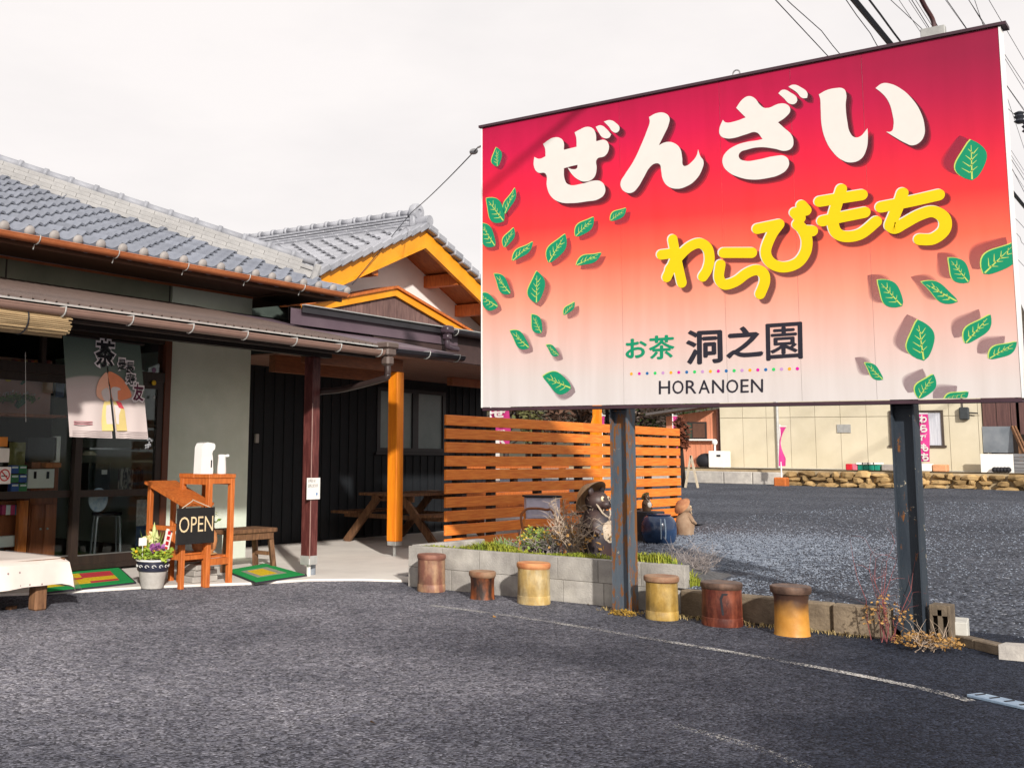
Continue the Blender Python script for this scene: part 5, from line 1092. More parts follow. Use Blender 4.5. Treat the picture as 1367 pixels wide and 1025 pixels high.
def ntext(tch, px0, py0, px1, py1, m, bold):
    for mm, bb, dd, gr in ((pk, bold+.07, .030, 2.2), (m, bold, .032, 0)):
        g = glyph(tch, None, None, bold=bb)
        if not g: return
        a, c = npos(px0-gr, py1+gr), npos(px1+gr, py0-gr); front_text(g, a.x, c.x, a.z, c.z, ny_-dd+.017, mm, nr, 'character')
ntext('茶', 125, 456, 153, 489, ink, .02); ntext('是', 156, 480, 167, 493, ink, .01); ntext('長', 166, 484, 178, 498, ink, .01); ntext('寿', 167, 499, 179, 513, ink, .01); ntext('友', 176, 513, 191, 535, mar, .03)
def nblob(pts, m, d, name, raw=False):
    vs = [npos(*q) for q in pts] if raw else [npos(*q) for q in smooth_path([Vector((x, y, 0)) for x, y in pts], 5, True) and [(v.x, v.y) for v in smooth_path([Vector((x, y, 0)) for x, y in pts], 5, True)]]
    o_ = MB().add([(v.x, ny_+wave(v.x, v.z)-d+.021, v.z) for v in vs], [tuple(range(len(vs)))]); o_.build(name, m, nr, fix=False)
dy = lambda n_, *c: mat(n_, srgb(*c), rough=.85, var=.06, bump=0)
# plain generic rounded motif (cap, pale oval, bell-shaped robe) split by the slit
nblob([(127, 525), (129, 512), (135, 502), (142, 497.5), (144, 512), (146, 533), (138, 535), (130, 531)], dy('dye_peach', 232, 178, 150), .029, 'motif_cap'); nblob([(143.6, 497), (155, 500), (166, 509), (175, 527), (168, 533), (150, 534.5), (146.5, 518)], dy('dye_orange', 228, 140, 100), .029, 'motif_cap')
nblob([(134, 523), (143, 518), (145.5, 533), (139, 535)], dy('dye_white', 220, 210, 206), .031, 'motif_oval'); nblob([(147.5, 518), (159, 518), (163, 528), (158, 534), (150, 534)], dy('dye_white', 220, 210, 206), .031, 'motif_oval')
nblob([(138, 536), (146, 534.5), (149.8, 575), (135, 575), (134, 562), (135.5, 547)], dy('dye_yellow', 218, 196, 128), .029, 'motif_robe', True); nblob([(150, 534.5), (161, 537), (167, 548), (170, 575), (155.2, 575)], dy('dye_yellow', 218, 196, 128), .029, 'motif_robe', True)
nblob([(140, 541), (146.5, 540), (149, 566), (139, 566)], dy('dye_white', 220, 210, 206), .0305, 'motif_robe_front', True); nblob([(151, 540), (160, 542), (165, 566), (154.6, 566)], dy('dye_white', 220, 210, 206), .0305, 'motif_robe_front', True); nblob([(153, 535), (161, 537), (166, 546), (158, 544)], dy('dye_red', 196, 70, 80), .032, 'motif_patch', True)
nblob([(98, 562), (122, 562.5), (122, 563.9), (98, 563.4)], dy('dye_rose', 170, 110, 116), .030, 'small_print', True); nblob([(98, 565), (122, 565.5), (122, 566.9), (98, 566.4)], dy('dye_rose', 170, 110, 116), .030, 'small_print', True)
for yy_ in (576, 579, 582):
    MB().beam(npos(95, yy_-1)+Vector((0, -.018, 0)), npos(147, yy_)+Vector((0, -.018, 0)), .001, .004).build('hem_stripe', dy('dye_grey', 140, 128, 128), nr); MB().beam(npos(157, yy_+.5)+Vector((0, -.018, 0)), npos(195, yy_+1)+Vector((0, -.018, 0)), .001, .004).build('hem_stripe', dy('dye_grey', 140, 128, 128), nr)
bz = thing('rolled_blind', (4.2, 6.9, 2.15), 'rolled up bamboo reed blind hung under the porch eave', 'blind')
reed = mat('reed', srgb(122, 100, 70), c2=srgb(184, 160, 122), rough=.75, scale=5, stretch=(.6, 16, 16), bump=.3, rnd=.2)
e_ = ony(83, 432, 6.9); rr = random.Random(2)
MB().tube([(3.2, 6.9, e_.z), (e_.x-.03, 6.9, e_.z)], .088, 16).build('core_roll', reed, bz)
for k in range(46):
    a = 2*math.pi*k/46; r_ = .096+rr.uniform(-.004, .004); MB().tube([(3.2, 6.9+math.cos(a)*r_, e_.z+math.sin(a)*r_), (e_.x+rr.uniform(-.03, .02), 6.9+math.cos(a)*r_, e_.z+math.sin(a)*r_)], .0075, 5).build('reed', reed, bz)
for xx in (e_.x-.36, 3.9): MB().tube([(xx, 6.9+math.cos(t_)*.108, e_.z+math.sin(t_)*.108) for t_ in [k*math.pi/9 for k in range(19)]], .006, 5).build('tie_cord', ink, bz)

# ------------------------------------------------------------------ seen through the shop glass
def at(px, py, y): return ony(px, py, y)
def pbox(name, px0, py0, px1, py1, y, depth, m, lab, cat, ch=.004, group=None):
    a, b_ = at(px0, py1, y), at(px1, py0, y); z0 = a.z
    return tag(MB().span((a.x, y, z0), (b_.x, y+depth, b_.z), ch=ch).build(name, m, None, loc=((a.x+b_.x)/2, y+depth/2, z0)), lab, cat, group)
cab = mat('cabinet_wood', srgb(122, 64, 38), c2=srgb(160, 90, 56), rough=.5, scale=4, stretch=(8, 8, 1), bump=.06)
a, b_ = at(36, 740, 9.95), at(79, 617, 9.95)
cb_ = thing('wooden_cabinet', ((a.x+b_.x)/2, 10.1, .07), 'old reddish wooden cabinet inside the shop behind the glass', 'cabinet')
MB().span((a.x, 9.95, .07), (b_.x, 10.35, b_.z)).build('carcass', cab, cb_)
for k in range(2):
    w_ = (b_.x-a.x)/2; MB().span((a.x+w_*k+.015, 9.93, .12), (a.x+w_*(k+1)-.015, 9.949, b_.z*.62), ch=.004).build('door', cab, cb_); MB().box((a.x+w_*(k+.75-.5*k), 9.922, b_.z*.4), (.02, .015, .02), ch=.003).build('knob', steel, cb_)
wb = pbox('suggestion_box', 38, 651, 72, 626, 9.86, .05, paper, 'white box with two dark slots in front of the wooden cabinet', 'box')
for px in (47, 64): q = at(px, 634, 9.855); MB().span((q.x-.014, 9.852, q.z-.035), (q.x+.014, 9.859, q.z+.035)).build('slot', ink, None).parent = wb
for ch_ in wb.children: ch_.matrix_parent_inverse = Matrix.Translation(-wb.location)
tea = [mat('tea_blue', srgb(50, 84, 150), rough=.5, bump=0), mat('tea_green', srgb(60, 130, 84), rough=.5, bump=0)]
k = 0
nmz = ('top', 'middle', 'bottom')
for r_ in range(3):
    for c_ in range(2):
        x_ = 15+c_*11; y_ = 621+r_*12; o = pbox('tea_packet', x_, y_+11, x_+10, y_, 9.8, .06, tea[(r_+c_) % 2], ('blue' if (r_+c_) % 2 == 0 else 'green')+' tea packet in the '+nmz[r_]+' row of the stack by the glass', 'packet', group='tea packets')
        q = at(x_+1, y_+4, 9.8); q2 = at(x_+9, y_+1.5, 9.8); s_ = MB().span((q.x, 9.797, q.z), (q2.x, 9.7995, q2.z)).build('white_band', white_m); s_.parent = o; s_.matrix_parent_inverse = Matrix.Translation(-o.location)
pbox('shelf_unit', 0, 730, 27, 669, 10.05, .3, cab, 'dark open shelf beside the wooden cabinet inside the shop', 'shelf'); pbox('shelf_upright', 27, 738, 35, 668, 9.9, .06, wood_red, 'pale orange upright board beside the shelf inside the shop', 'board')
for k, (px, cc) in enumerate(((3, (190, 60, 110)), (9, (220, 220, 225)), (15, (200, 70, 120)), (21, (60, 130, 170)))): pbox('candy_jar', px, 687, px+5, 674, 9.98, .05, mat('jar_%d' % k, srgb(*cc), rough=.4), ('pink', 'white', 'rose', 'blue')[k]+' small jar on the shelf inside the shop', 'jar', group='small jars on the shelf')
pbox('paper_stack', 0, 729, 24, 716, 9.98, .1, paper, 'untidy pile of white paper at the foot of the shelf', 'paper')
ns = thing('no_smoking_sign', at(6, 634, 9.5), 'white no smoking sign with red ring stuck on the door glass', 'sign')
a, b_ = at(-8, 646, 9.52), at(15, 623, 9.52); MB().span((a.x, 9.52, a.z), (b_.x, 9.524, b_.z)).build('card', white_m, ns); c = at(6, 634, 9.52)
MB().tube([c+Vector((math.cos(t_)*.052, -.002, math.sin(t_)*.052)) for t_ in [j*math.pi/10 for j in range(21)]], .006, 5).build('red_ring', redp, ns); MB().beam(c+Vector((-.036, -.004, .036)), c+Vector((.036, -.004, -.036)), .004, .01).build('red_bar', redp, ns); MB().beam(c+Vector((-.035, -.002, -.008)), c+Vector((.03, -.002, -.008)), .002, .009).build('cigarette', ink, ns)
pbox('orange_sticker', -4, 596, 10, 583, 9.52, .003, mat('sticker_orange', srgb(210, 130, 50), rough=.5), 'orange sticker on the door glass above the papers', 'sticker'); pbox('white_paper', -4, 617, 12, 598, 9.53, .003, paper, 'plain white paper taped to the glass above the no smoking sign', 'paper'); pbox('olive_poster', 13, 622, 33, 590, 9.9, .01, mat('olive_print', srgb(104, 96, 50), c2=srgb(126, 120, 70), rough=.7, scale=20), 'olive green poster behind the door glass', 'poster')
pbox('dark_monitor', 38, 615, 75, 583, 10.0, .06, mat('screen_black', srgb(26, 28, 32), rough=.3), 'black screen standing on the wooden cabinet', 'screen'); pbox('pale_vase', 74, 617, 80, 582, 10.0, .05, paper, 'slim pale vase beside the black screen', 'vase'); pbox('orange_tray', 62, 624, 82, 617.5, 9.86, .1, wood_red, 'small orange wooden tray on the cabinet edge', 'tray')
# display board with paper, toys and plants
dyd = 9.9; ds = thing('window_display', (6.4, dyd, 1.6), 'dusty rose display board with hanging toys and papers behind the glass', 'display board')
a, b_ = at(0, 556, dyd), at(70, 482, dyd); MB().span((a.x-.4, dyd, a.z), (b_.x, dyd+.02, b_.z)).build('backboard', mat('rose_board', srgb(190, 134, 122), c2=srgb(206, 154, 142), rough=.8, scale=3), ds)
for k in range(15): q = at(1+k*4.4, 487, dyd); MB().span((q.x, dyd-.012, q.z-.04), (q.x+.035, dyd-.001, q.z+.05)).build('coloured_strip', mat('strip_%d' % (k % 5), srgb(*((196, 120, 60), (150, 84, 60), (206, 170, 110), (110, 60, 70), (190, 90, 80))[k % 5]), rough=.6, bump=0), ds)
a, b_ = at(55, 524, dyd-.05), at(71, 492, dyd-.05); MB().span((a.x, dyd-.06, a.z), (b_.x, dyd-.055, b_.z)).build('hanging_paper', mat('kraft', srgb(190, 150, 126), rough=.8), ds)
a, b_ = at(73, 530, dyd), at(86, 489, dyd); MB().span((a.x, dyd-.02, a.z), (b_.x, dyd-.012, b_.z)).build('blue_print', mat('blue_paper', srgb(96, 110, 140), rough=.7), ds)
MB().ell(at(11, 507, dyd-.1), (.035, .02, .018)).build('toy_banana', mat('banana', srgb(220, 176, 30), rough=.5), ds, smooth=True)
for (xa, ya, xb, yb, r_) in ((46, 503, 56, 489, .03), (28, 513, 36, 505, .018), (22, 543, 35, 528, .045)): MB().tube([at(xa, ya, dyd-.12), at((xa+xb)/2, (ya+yb)/2, dyd-.13), at(xb, yb, dyd-.12)], [r_*.6, r_, r_*.5], 8).build('toy_cucumber', mat('cucumber', srgb(30, 84, 50), rough=.45), ds, smooth=True)
for k, (px, py) in enumerate(((9, 535), (20, 533), (40, 534))): leaves_ball(at(px, py, dyd-.15), (.08, .05, .05), 90, .04, 'foliage', g_leaf, ds, 20+k); leaves_ball(at(px, py-7, dyd-.15), (.09, .05, .03), 16, .03, 'white_blossom', mat('blossom', srgb(222, 206, 204), rough=.6, bump=0), ds, 30+k)
MB().span((5.6, dyd-.24, at(5, 552, dyd).z-.03), (at(70, 552, dyd).x, dyd-.001, at(5, 552, dyd).z)).build('display_shelf', cab, ds)
MB().tube([at(34, 470, 9.45), at(34.5, 563, 9.45)], .003, 5).build('pull_cord', white_m, ds)
# stool, shirts and things behind the right hand door
st = thing('steel_stool', (at(148, 745, 10.1).x, 10.15, .07), 'round stool with bent chrome legs behind the glass door', 'stool')
c = Vector((at(148, 745, 10.1).x, 10.2, .07)); MB().lathe([(.0, .47), (.16, .47), (.165, .485), (.16, .5), (.001, .505)], c, 20).build('seat', mat('stool_seat', srgb(40, 42, 48), rough=.5), st, smooth=True)
for k in range(2):
    a_ = R(15+90*k); d = Vector((math.cos(a_), math.sin(a_), 0)); MB().tube(smooth_path([c+d*.2, c+d*.175+Vector((0, 0, .4)), c+d*.13+Vector((0, 0, .46)), c-d*.13+Vector((0, 0, .46)), c-d*.175+Vector((0, 0, .4)), c-d*.2], 5), .012, 8).build('leg_hoop', mat('chrome', srgb(214, 216, 220), rough=.25, metal=.3, bump=0), st, smooth=True)
for k, (xa, xb, cols) in enumerate(((157, 176, ((190, 180, 170), (90, 84, 84))), (177, 190, ((70, 76, 84), (44, 50, 60))))):
    a, b_ = at(xa, 657, 10.2), at(xb, 624, 10.2); mb = MB(); n1 = 10
    for j in range(2):
        for i in range(n1+1): mb.v.append(Vector((a.x+(b_.x-a.x)*i/n1, 10.2+.03*math.sin(i*1.7), (a.z, b_.z-(.02*abs(i-5)/5))[j])))
    for i in range(n1): mb.f.append((i, i+1, n1+2+i, n1+1+i))
    tag(mb.build('folded_shirt', mat('plaid_%d' % k, srgb(*cols[0]), c2=srgb(*cols[1]), rough=.9, scale=10, stretch=(8, 1, 1), lo=.45, hi=.55), None, fix=False), ('pale striped cloth hanging inside the shop door', 'dark plaid cloth hanging inside the shop door')[k], 'cloth')
pbox('door_poster', 183, 701, 198, 667, 9.62, .006, mat('poster_grey', srgb(180, 176, 170), c2=srgb(90, 90, 96), rough=.6, scale=14, bump=0), 'pale marbled poster on the lower pane of the glass door', 'poster'); pbox('navy_panel', 182, 727, 198.5, 702, 9.62, .006, mat('navy', srgb(34, 54, 84), rough=.5), 'dark blue panel under the marbled poster', 'panel')
c = at(130, 667, 9.75); q = MB().lathe([(.001, 0), (.12, .004), (.125, .014), (.001, .018)], c, 20, Matrix.Rotation(R(90), 3, 'X')); tag(q.build('white_plate', mat('china', srgb(190, 196, 204), c2=srgb(120, 140, 170), rough=.3, scale=18), None, smooth=True, loc=c), 'patterned white plate leaning behind the glass door', 'plate')
pbox('wire_tray', 120, 601, 187, 597, 9.9, .25, steel, 'flat wire tray under the shop curtain', 'tray'); pbox('price_card', 136, 633, 143, 627, 10.2, .004, paper, 'tiny price card in front of a dark glass case', 'card'); pbox('glass_case', 119, 656, 146, 618, 10.25, .25, mat('case_dark', srgb(44, 50, 48), rough=.25), 'dark glass display case inside the door', 'display case')
c = at(119, 607, 10.0); tag(MB().lathe([(.05, -.0), (.09, -.005), (.05, .04), (.001, .045)], c, 14).build('hanging_lamp', mat('lamp_cream', srgb(200, 188, 160), rough=.5), None, smooth=True, loc=c), 'small cream lamp shade hanging inside the shop', 'lamp')
for k, (py, cc, nme) in enumerate(((494, (120, 92, 122), 'purple'), (511, (200, 160, 30), 'yellow'), (530, (160, 165, 168), 'grey'))):
    c = ony(205, py, YW-.04); tag(MB().lathe([(.001, 0), (.028-.006*(k == 2)*2, .002), (.028-.006*(k == 2)*2, .012), (.001, .014)], c, 14, Matrix.Rotation(R(90), 3, 'X')).build('door_charm', mat('charm_'+nme, srgb(*cc), rough=.5), None, loc=c), 'round '+nme+' charm fixed on the door frame beside the curtain', 'charm')
c = ony(198, 592, 7.72); q = MB(); rr = random.Random(4)
for k in range(26): q.ell(c+Vector((rr.gauss(0, .016), rr.gauss(0, .012), rr.uniform(-.045, .045))), (.009, .009, .009), nu=6, nv=4)
tag(q.build('bead_ornament', mat('beads', srgb(70, 72, 76), c2=srgb(170, 172, 174), rough=.35, scale=40), None, loc=c), 'bunch of small dark beads hanging at the corner of the curtain', 'ornament')
# ------------------------------------------------------------------ raccoon-dog statue and other garden figures
def statue(p, h, face, lab, pal, name='raccoon_dog_statue', hat=True):
    t = thing(name, p, lab, 'statue'); M = Matrix.Rotation(face, 3, 'Z'); V = lambda x, y, z: Vector(p)+M @ Vector((x*h, y*h, z*h))
    q = MB()                                   # front is local -y
    q.lathe([(.16*h, 0), (.2*h, .03*h), (.235*h, .2*h), (.24*h, .33*h), (.21*h, .47*h), (.15*h, .57*h), (.1*h, .61*h)], p, 22, M, wob=.01)
    q.ell(V(0, -.01, .7), (.155*h, .15*h, .135*h), M, 18, 12); q.ell(V(0, -.13, .665), (.085*h, .085*h, .062*h), M, 14, 9); q.ell(V(.1, -.05, .06), (.09*h, .13*h, .06*h), M); q.ell(V(-.1, -.05, .06), (.09*h, .13*h, .06*h), M)
    q.tube([V(.17, 0, .5), V(.25, -.05, .38), V(.2, -.17, .32)], [.06*h, .05*h, .04*h], 9); q.tube([V(-.17, 0, .5), V(-.25, -.05, .38), V(-.2, -.17, .32)], [.06*h, .05*h, .04*h], 9)
    b = q.build('body', pal['body'], t, smooth=True)
    MB().ell(V(0, -.12, .32), (.165*h, .14*h, .2*h), M, 18, 12).build('belly', pal['belly'], t, smooth=True)
    for s in (-1, 1):
        MB().ell(V(s*.12, .0, .82), (.05*h, .03*h, .055*h), M, 10, 7).build('ear', pal['body'], t, smooth=True)
        e = MB().ell(V(s*.062, -.132, .735), (.032*h, .02*h, .034*h), M, 12, 8).build('eye', pal['eye'], t, smooth=True); MB().ell(V(s*.062, -.15, .735), (.014*h, .008*h, .016*h), M, 8, 6).build('pupil', ink, e, smooth=True)
    MB().ell(V(0, -.21, .685), (.03*h, .02*h, .022*h), M, 10, 7).build('nose', ink, t, smooth=True)
    if hat:
        T = M @ Matrix.Rotation(R(-52), 3, 'X'); MB().lathe([(.001, .14*h), (.1*h, .12*h), (.24*h, .0), (.25*h, -.012*h), (.235*h, -.012*h), (.09*h, .095*h), (.001, .115*h)], V(0, .09, .76), 22, T, cap=False).build('straw_hat', pal['hat'], t, smooth=True)
    for s in (-1, 1): MB().tube([V(s*.13, -.05, .72), V(s*.09, -.15, .56), V(0, -.18, .5)], .012*h, 6).build('hat_cord', pal['belly'], t)
    return t
st_b = mat('glaze_navy_brown', srgb(38, 40, 50), c2=srgb(78, 54, 44), rough=.5, scale=4, bump=.08, spec=.5); st_w = mat('glaze_bone', srgb(204, 190, 170), c2=srgb(170, 150, 128), rough=.45, scale=6); st_h = mat('glaze_straw', srgb(150, 104, 66), c2=srgb(196, 160, 118), rough=.5, scale=7)
eye_m = mat('glaze_eye', srgb(214, 196, 160), rough=.4, bump=0)
p = onz(797, 742, .34); p.z = soilz(p.x, p.y)-.01
statue(p, .74, R(-6), 'dark glazed raccoon-dog statue with straw hat standing by the bluish sign post', dict(body=st_b, belly=st_w, eye=eye_m, hat=st_h))
# blue glazed urn with a small figurine on top
p = onz(880, 727, .24); p.z = lot(p.x, p.y)-.012
bu = thing('glazed_urn', p, 'dark urn with glossy blue glaze running down standing on the gravel', 'urn')
MB().lathe([(.14, 0), (.185, .04), (.205, .14), (.2, .24), (.17, .3), (.135, .325), (.145, .34), (.12, .34), (.001, .31)], p, 24).build('body', mat('navy_glaze', srgb(22, 34, 56), c2=srgb(58, 86, 128), rough=.18, scale=2.5, bump=.02, spec=.6), bu, smooth=True)
for a_ in (-2.6, -2.35): MB().tube([p+Vector((math.cos(a_)*r_, math.sin(a_)*r_, z_)) for r_, z_ in ((.178, .295), (.203, .22), (.209, .14), (.196, .07))], .008, 5).build('glaze_drip', mat('drip', srgb(150, 170, 190), rough=.3), bu)
p2 = p+Vector((.2, .2, .0)); tag(MB().span((p2.x-.16, p2.y-.12, p.z-.01), (p2.x+.16, p2.y+.2, p.z+.36), ch=.01).build('dark_plinth', mat('plinth', srgb(46, 44, 48), rough=.7), None, loc=p2), 'dark wooden plinth behind the blue glazed urn', 'plinth')
statue(p2+Vector((-.02, .03, .355)), .24, R(-15), 'small white bellied raccoon-dog figurine on the dark plinth', dict(body=mat('fig_brown', srgb(96, 72, 54), rough=.5), belly=mat('fig_white', srgb(216, 208, 196), rough=.5), eye=eye_m, hat=mat('fig_hat', srgb(206, 180, 110), rough=.5)))
p = onz(915, 716, .24); p.z = lot(p.x, p.y)-.012
statue(p, .5, R(60), 'weathered tan raccoon-dog statue at the far end of the slat fence', dict(body=mat('fig_tan', srgb(132, 104, 82), c2=srgb(176, 152, 128), rough=.9, scale=5), belly=mat('fig_bone', srgb(206, 186, 158), rough=.8), eye=eye_m, hat=mat('fig_redhat', srgb(140, 84, 60), c2=srgb(190, 140, 100), rough=.8)))
# metal tube chair and dark basin
a = onz(705, 727, .34); cz = soilz(a.x, a.y)
ch = thing('folding_chair', (a.x+.2, a.y+.1, cz), 'rusty tubular chair frame with a pale box lashed to it in the planter', 'chair')
rust = mat('rust_tube', srgb(116, 66, 40), c2=srgb(160, 96, 50), rough=.6, scale=10); F0 = Vector((a.x, a.y, cz-.02)); ex = Vector((.56, -.62, 0)).normalized(); ey = Vector((.62, .56, 0)).normalized()
hp_ = lambda u_, v_, z_: F0+ex*u_+ey*v_+Vector((0, 0, z_))
MB().tube(smooth_path([hp_(.02, 0, 0), hp_(-.06, .05, .4), hp_(-.03, .06, .5), hp_(.04, .07, .53), hp_(.2, .07, .52), hp_(.29, .06, .47), hp_(.4, 0, 0)], 6), .013, 8).build('front_hoop', rust, ch, smooth=True)
MB().tube(smooth_path([hp_(-.12, .0, 0), hp_(.0, .2, .4), hp_(.05, .26, .6)], 5), .012, 8).build('back_leg', mat('orange_tube', srgb(206, 120, 34), rough=.5), ch, smooth=True); MB().tube(smooth_path([hp_(.33, .0, 0), hp_(.4, .2, .4), hp_(.43, .26, .62)], 5), .012, 8).build('back_leg', mat('orange_tube', srgb(206, 120, 34), rough=.5), ch, smooth=True)
MB().tube([hp_(-.03, .07, .34), hp_(.36, .07, .34)], .01, 6).build('cross_bar', rust, ch)
M_ = Matrix((ex, ey, Vector((0, 0, 1)))).transposed(); MB().box(hp_(.2, .24, .53), (.36, .12, .22), ch=.008, M=M_).build('box', mat('lilac_box', srgb(186, 180, 196), rough=.6), ch); MB().box(hp_(.2, .24, .65), (.39, .18, .02), ch=.004, M=M_).build('box_lid', ink, ch)
p = onz(722, 727, .34); p.z = soilz(p.x, p.y)-.02; p += Vector((.25, .12, 0)); tag(MB().lathe([(.15, 0), (.24, .2), (.26, .27), (.235, .27), (.21, .2), (.001, .17)], p, 22).build('dark_basin', mat('basin', srgb(34, 34, 40), rough=.5), None, smooth=True, loc=p), 'round black plastic basin on the soil under the chair', 'basin')
# shrubs
def twigs(p, spread, h, n_, r, m, seed, arch=.4, lvl=2):
    rr = random.Random(seed); mb = MB()
    for k in range(n_):
        a = rr.uniform(0, 6.28); d = Vector((math.cos(a)*rr.uniform(.1, 1)*spread, math.sin(a)*rr.uniform(.1, 1)*spread, h*rr.uniform(.5, 1))); b0 = Vector(p)+Vector((rr.gauss(0, .05), rr.gauss(0, .05), -.02)); pts = [b0]
        for j in range(1, 6):
            u_ = j/5; pts.append(b0+d*u_+Vector((rr.gauss(0, .018), rr.gauss(0, .018), -arch*h*u_*u_*.4)))
        mb.tube(pts, [r*(1-.8*j/5) for j in range(6)], 4, cap=False)
        for j in range(2, 6):
            for s in range(lvl):
                e = pts[j]+Vector((rr.gauss(0, .07), rr.gauss(0, .07), rr.uniform(.0, .12))); mb.tube([pts[j], (pts[j]+e)/2+Vector((rr.gauss(0, .01), rr.gauss(0, .01), .01)), e], [r*.4, r*.3, r*.12], 3, cap=False)
    return mb
tw = mat('dry_twig', srgb(142, 124, 108), c2=srgb(196, 176, 156), rough=.85, scale=20, bump=0); tw2 = mat('dry_twig_grey', srgb(118, 110, 108), c2=srgb(160, 150, 146), rough=.85, scale=20, bump=0); tw3 = mat('pink_stem', srgb(110, 60, 66), c2=srgb(150, 84, 80), rough=.7, bump=0)
dead = mat('dead_leaf', srgb(112, 78, 40), c2=srgb(178, 138, 78), rough=.8, scale=16, bump=0)
def shrub(name, pos, lab, build): t = thing(name, pos, lab, 'shrub'); build(t); return t
p = onz(775, 742, .34); p.z = soilz(p.x, p.y)
shrub('dry_shrub', p, 'tangled bare brown shrub in front of the dark raccoon-dog statue', lambda t: (twigs(p, .45, .62, 64, .0085, tw, 3).build('branches', tw, t, fix=False), twigs(p+Vector((-.1, .25, 0)), .35, .3, 20, .006, tw2, 4).build('branches', tw2, t, fix=False), leaves_ball(p+Vector((0, 0, .12)), (.36, .36, .2), 180, .045, 'withered_leaves', dead, t, 40)))
p_b = onz(716, 738, .34); p_b.z = soilz(p_b.x, p_b.y)
shrub('small_green_shrub', p_b, 'small leafy shrub with yellow-green tips under the chair', lambda t: (twigs(p_b, .14, .2, 14, .005, tw, 5, lvl=1).build('branches', tw, t, fix=False), leaves_ball(p_b+Vector((0, 0, .1)), (.19, .19, .15), 460, .035, 'foliage', g_leaf, t, 41), leaves_ball(p_b+Vector((0, 0, .15)), (.18, .18, .12), 110, .03, 'tips', y_leaf, t, 42)))
p_c = onz(925, 765, .25); p_c.z = lot(p_c.x, p_c.y)
shrub('grey_twig_shrub', p_c, 'fine grey leafless shrub at the right end of the block planter', lambda t: twigs(p_c, .3, .34, 44, .004, tw2, 6, lvl=3).build('branches', tw2, t, fix=False))
p_d = onz(845, 742, .3); p_d.z = soilz(p_d.x, p_d.y)
shrub('grey_herb', p_d+Vector((.3, .3, 0)), 'dried grey herb between the sign post and the blue urn', lambda t: twigs(p_d+Vector((.3, .3, 0)), .12, .38, 22, .004, tw2, 7, lvl=2).build('branches', tw2, t, fix=False))
p_e = onx(1185, 856, 8.5); p_e.z = 0
shrub('red_stemmed_weed', p_e, 'withered weed with thin reddish stems beside the dark sign post', lambda t: (twigs(p_e+Vector((0, .03, 0)), .22, .75, 9, .004, tw3, 8, arch=.1, lvl=1).build('stems', tw3, t, fix=False), leaves_ball(p_e+Vector((0, 0, .16)), (.14, .18, .17), 130, .025, 'withered_leaves', dead, t, 43)))
p_f = onz(1238, 868); 
shrub('dead_leaf_clump', p_f, 'clump of curled brown dead leaves at the foot of the dark sign post', lambda t: (twigs(p_f, .2, .16, 14, .004, tw, 9, lvl=1).build('stems', tw, t, fix=False), leaves_ball(p_f+Vector((.0, .0, .05)), (.15, .24, .07), 360, .028, 'withered_leaves', dead, t, 44)))
p_g = onz(828, 821); p_g.x -= .02
shrub('moss_tuft', p_g, 'low mossy yellow-brown growth round the foot of the bluish sign post', lambda t: leaves_ball(p_g+Vector((.08, 0, .0)), (.13, .14, .035), 240, .022, 'moss', mat('moss', srgb(104, 84, 36), c2=srgb(160, 124, 44), rough=.9, bump=0), t, 45))
rr = random.Random(9)
for k, (px, py) in enumerate(((498, 966), (786, 808), (742, 796), (1000, 838), (660, 824))):
    c = onz(px, py); d = rr.uniform(0, 3); s_ = .025; tag(MB().add([c+Vector((math.cos(d)*s_, math.sin(d)*s_, .006)), c+Vector((-math.sin(d)*s_*.5, math.cos(d)*s_*.5, .018)), c+Vector((-math.cos(d)*s_, -math.sin(d)*s_, .006)), c+Vector((math.sin(d)*s_*.5, -math.cos(d)*s_*.5, .003))], [(0, 1, 2), (0, 2, 3)]).build('fallen_leaf', dead, None, loc=c, fix=False), ('dry brown leaf lying alone on the open asphalt before the tablecloth table', 'dry brown leaf between the cream stool and the bluish sign post', 'dry brown leaf close to the cream yellow stool', 'dry brown leaf between the rusty red stool and the flared one', 'dry brown leaf on the parking line start near the shortest stool')[k], 'leaf', 'dry leaves scattered on the asphalt')

# ------------------------------------------------------------------ far side of the car park
XF = 36.0
cr = thing('cream_warehouse', (XF+4, 9.0, .9), 'long cream sheet clad building across the car park', 'building')
ya, yb = onx(962, 600, XF).y, onx(1311, 600, XF).y; cream = mat('cream_siding', srgb(200, 190, 164), c2=srgb(212, 202, 178), rough=.75, scale=1.2, bump=.03, rnd=.03, dirt=.1)
w0, w1 = onx(1187, 551, XF).y, onx(1259, 551, XF).y; wz1, wz0 = onx(1187, 551, XF).z, onx(1187, 594, XF).z
seam = onx(1100, 557, XF).z
yy_ = ya; k = 0
while yy_ > yb+.02:
    nx_ = max(yb, yy_-.76)
    for z0, z1 in ((.95, seam), (seam+.015, 5.2)):
        MB().span((XF, nx_+.006, z0), (XF+.04, yy_-.006, z1)).build('cladding_panel', cream, cr)
    yy_ = nx_
MB().span((XF+.041, yb, .9), (XF+8, ya, 5.2)).build('core', cream, cr); MB().span((XF-.03, yb, .88), (XF+.03, ya, .95)).build('base_flashing', galv, cr)
MB().add([(XF-.6, yb-.5, 5.1), (XF-.6, ya+.3, 5.1), (XF+4, ya+.3, 6.6), (XF+4, yb-.5, 6.6), (XF+8.6, ya+.3, 5.1), (XF+8.6, yb-.5, 5.1)], [(0, 1, 2, 3), (3, 2, 4, 5)]).build('roof', tile_lt, cr, fix=False)
wn_ = MB().span((XF-.05, w0-.06, wz0), (XF+.0, w0, wz1)).span((XF-.05, w1, wz0), (XF+.0, w1+.06, wz1)).span((XF-.05, w1, wz1), (XF, w0, wz1+.06)).span((XF-.06, w1-.05, wz0-.06), (XF, w0+.05, wz0)).build('window', mat('bronze_frame', srgb(74, 64, 56), rough=.5), cr)
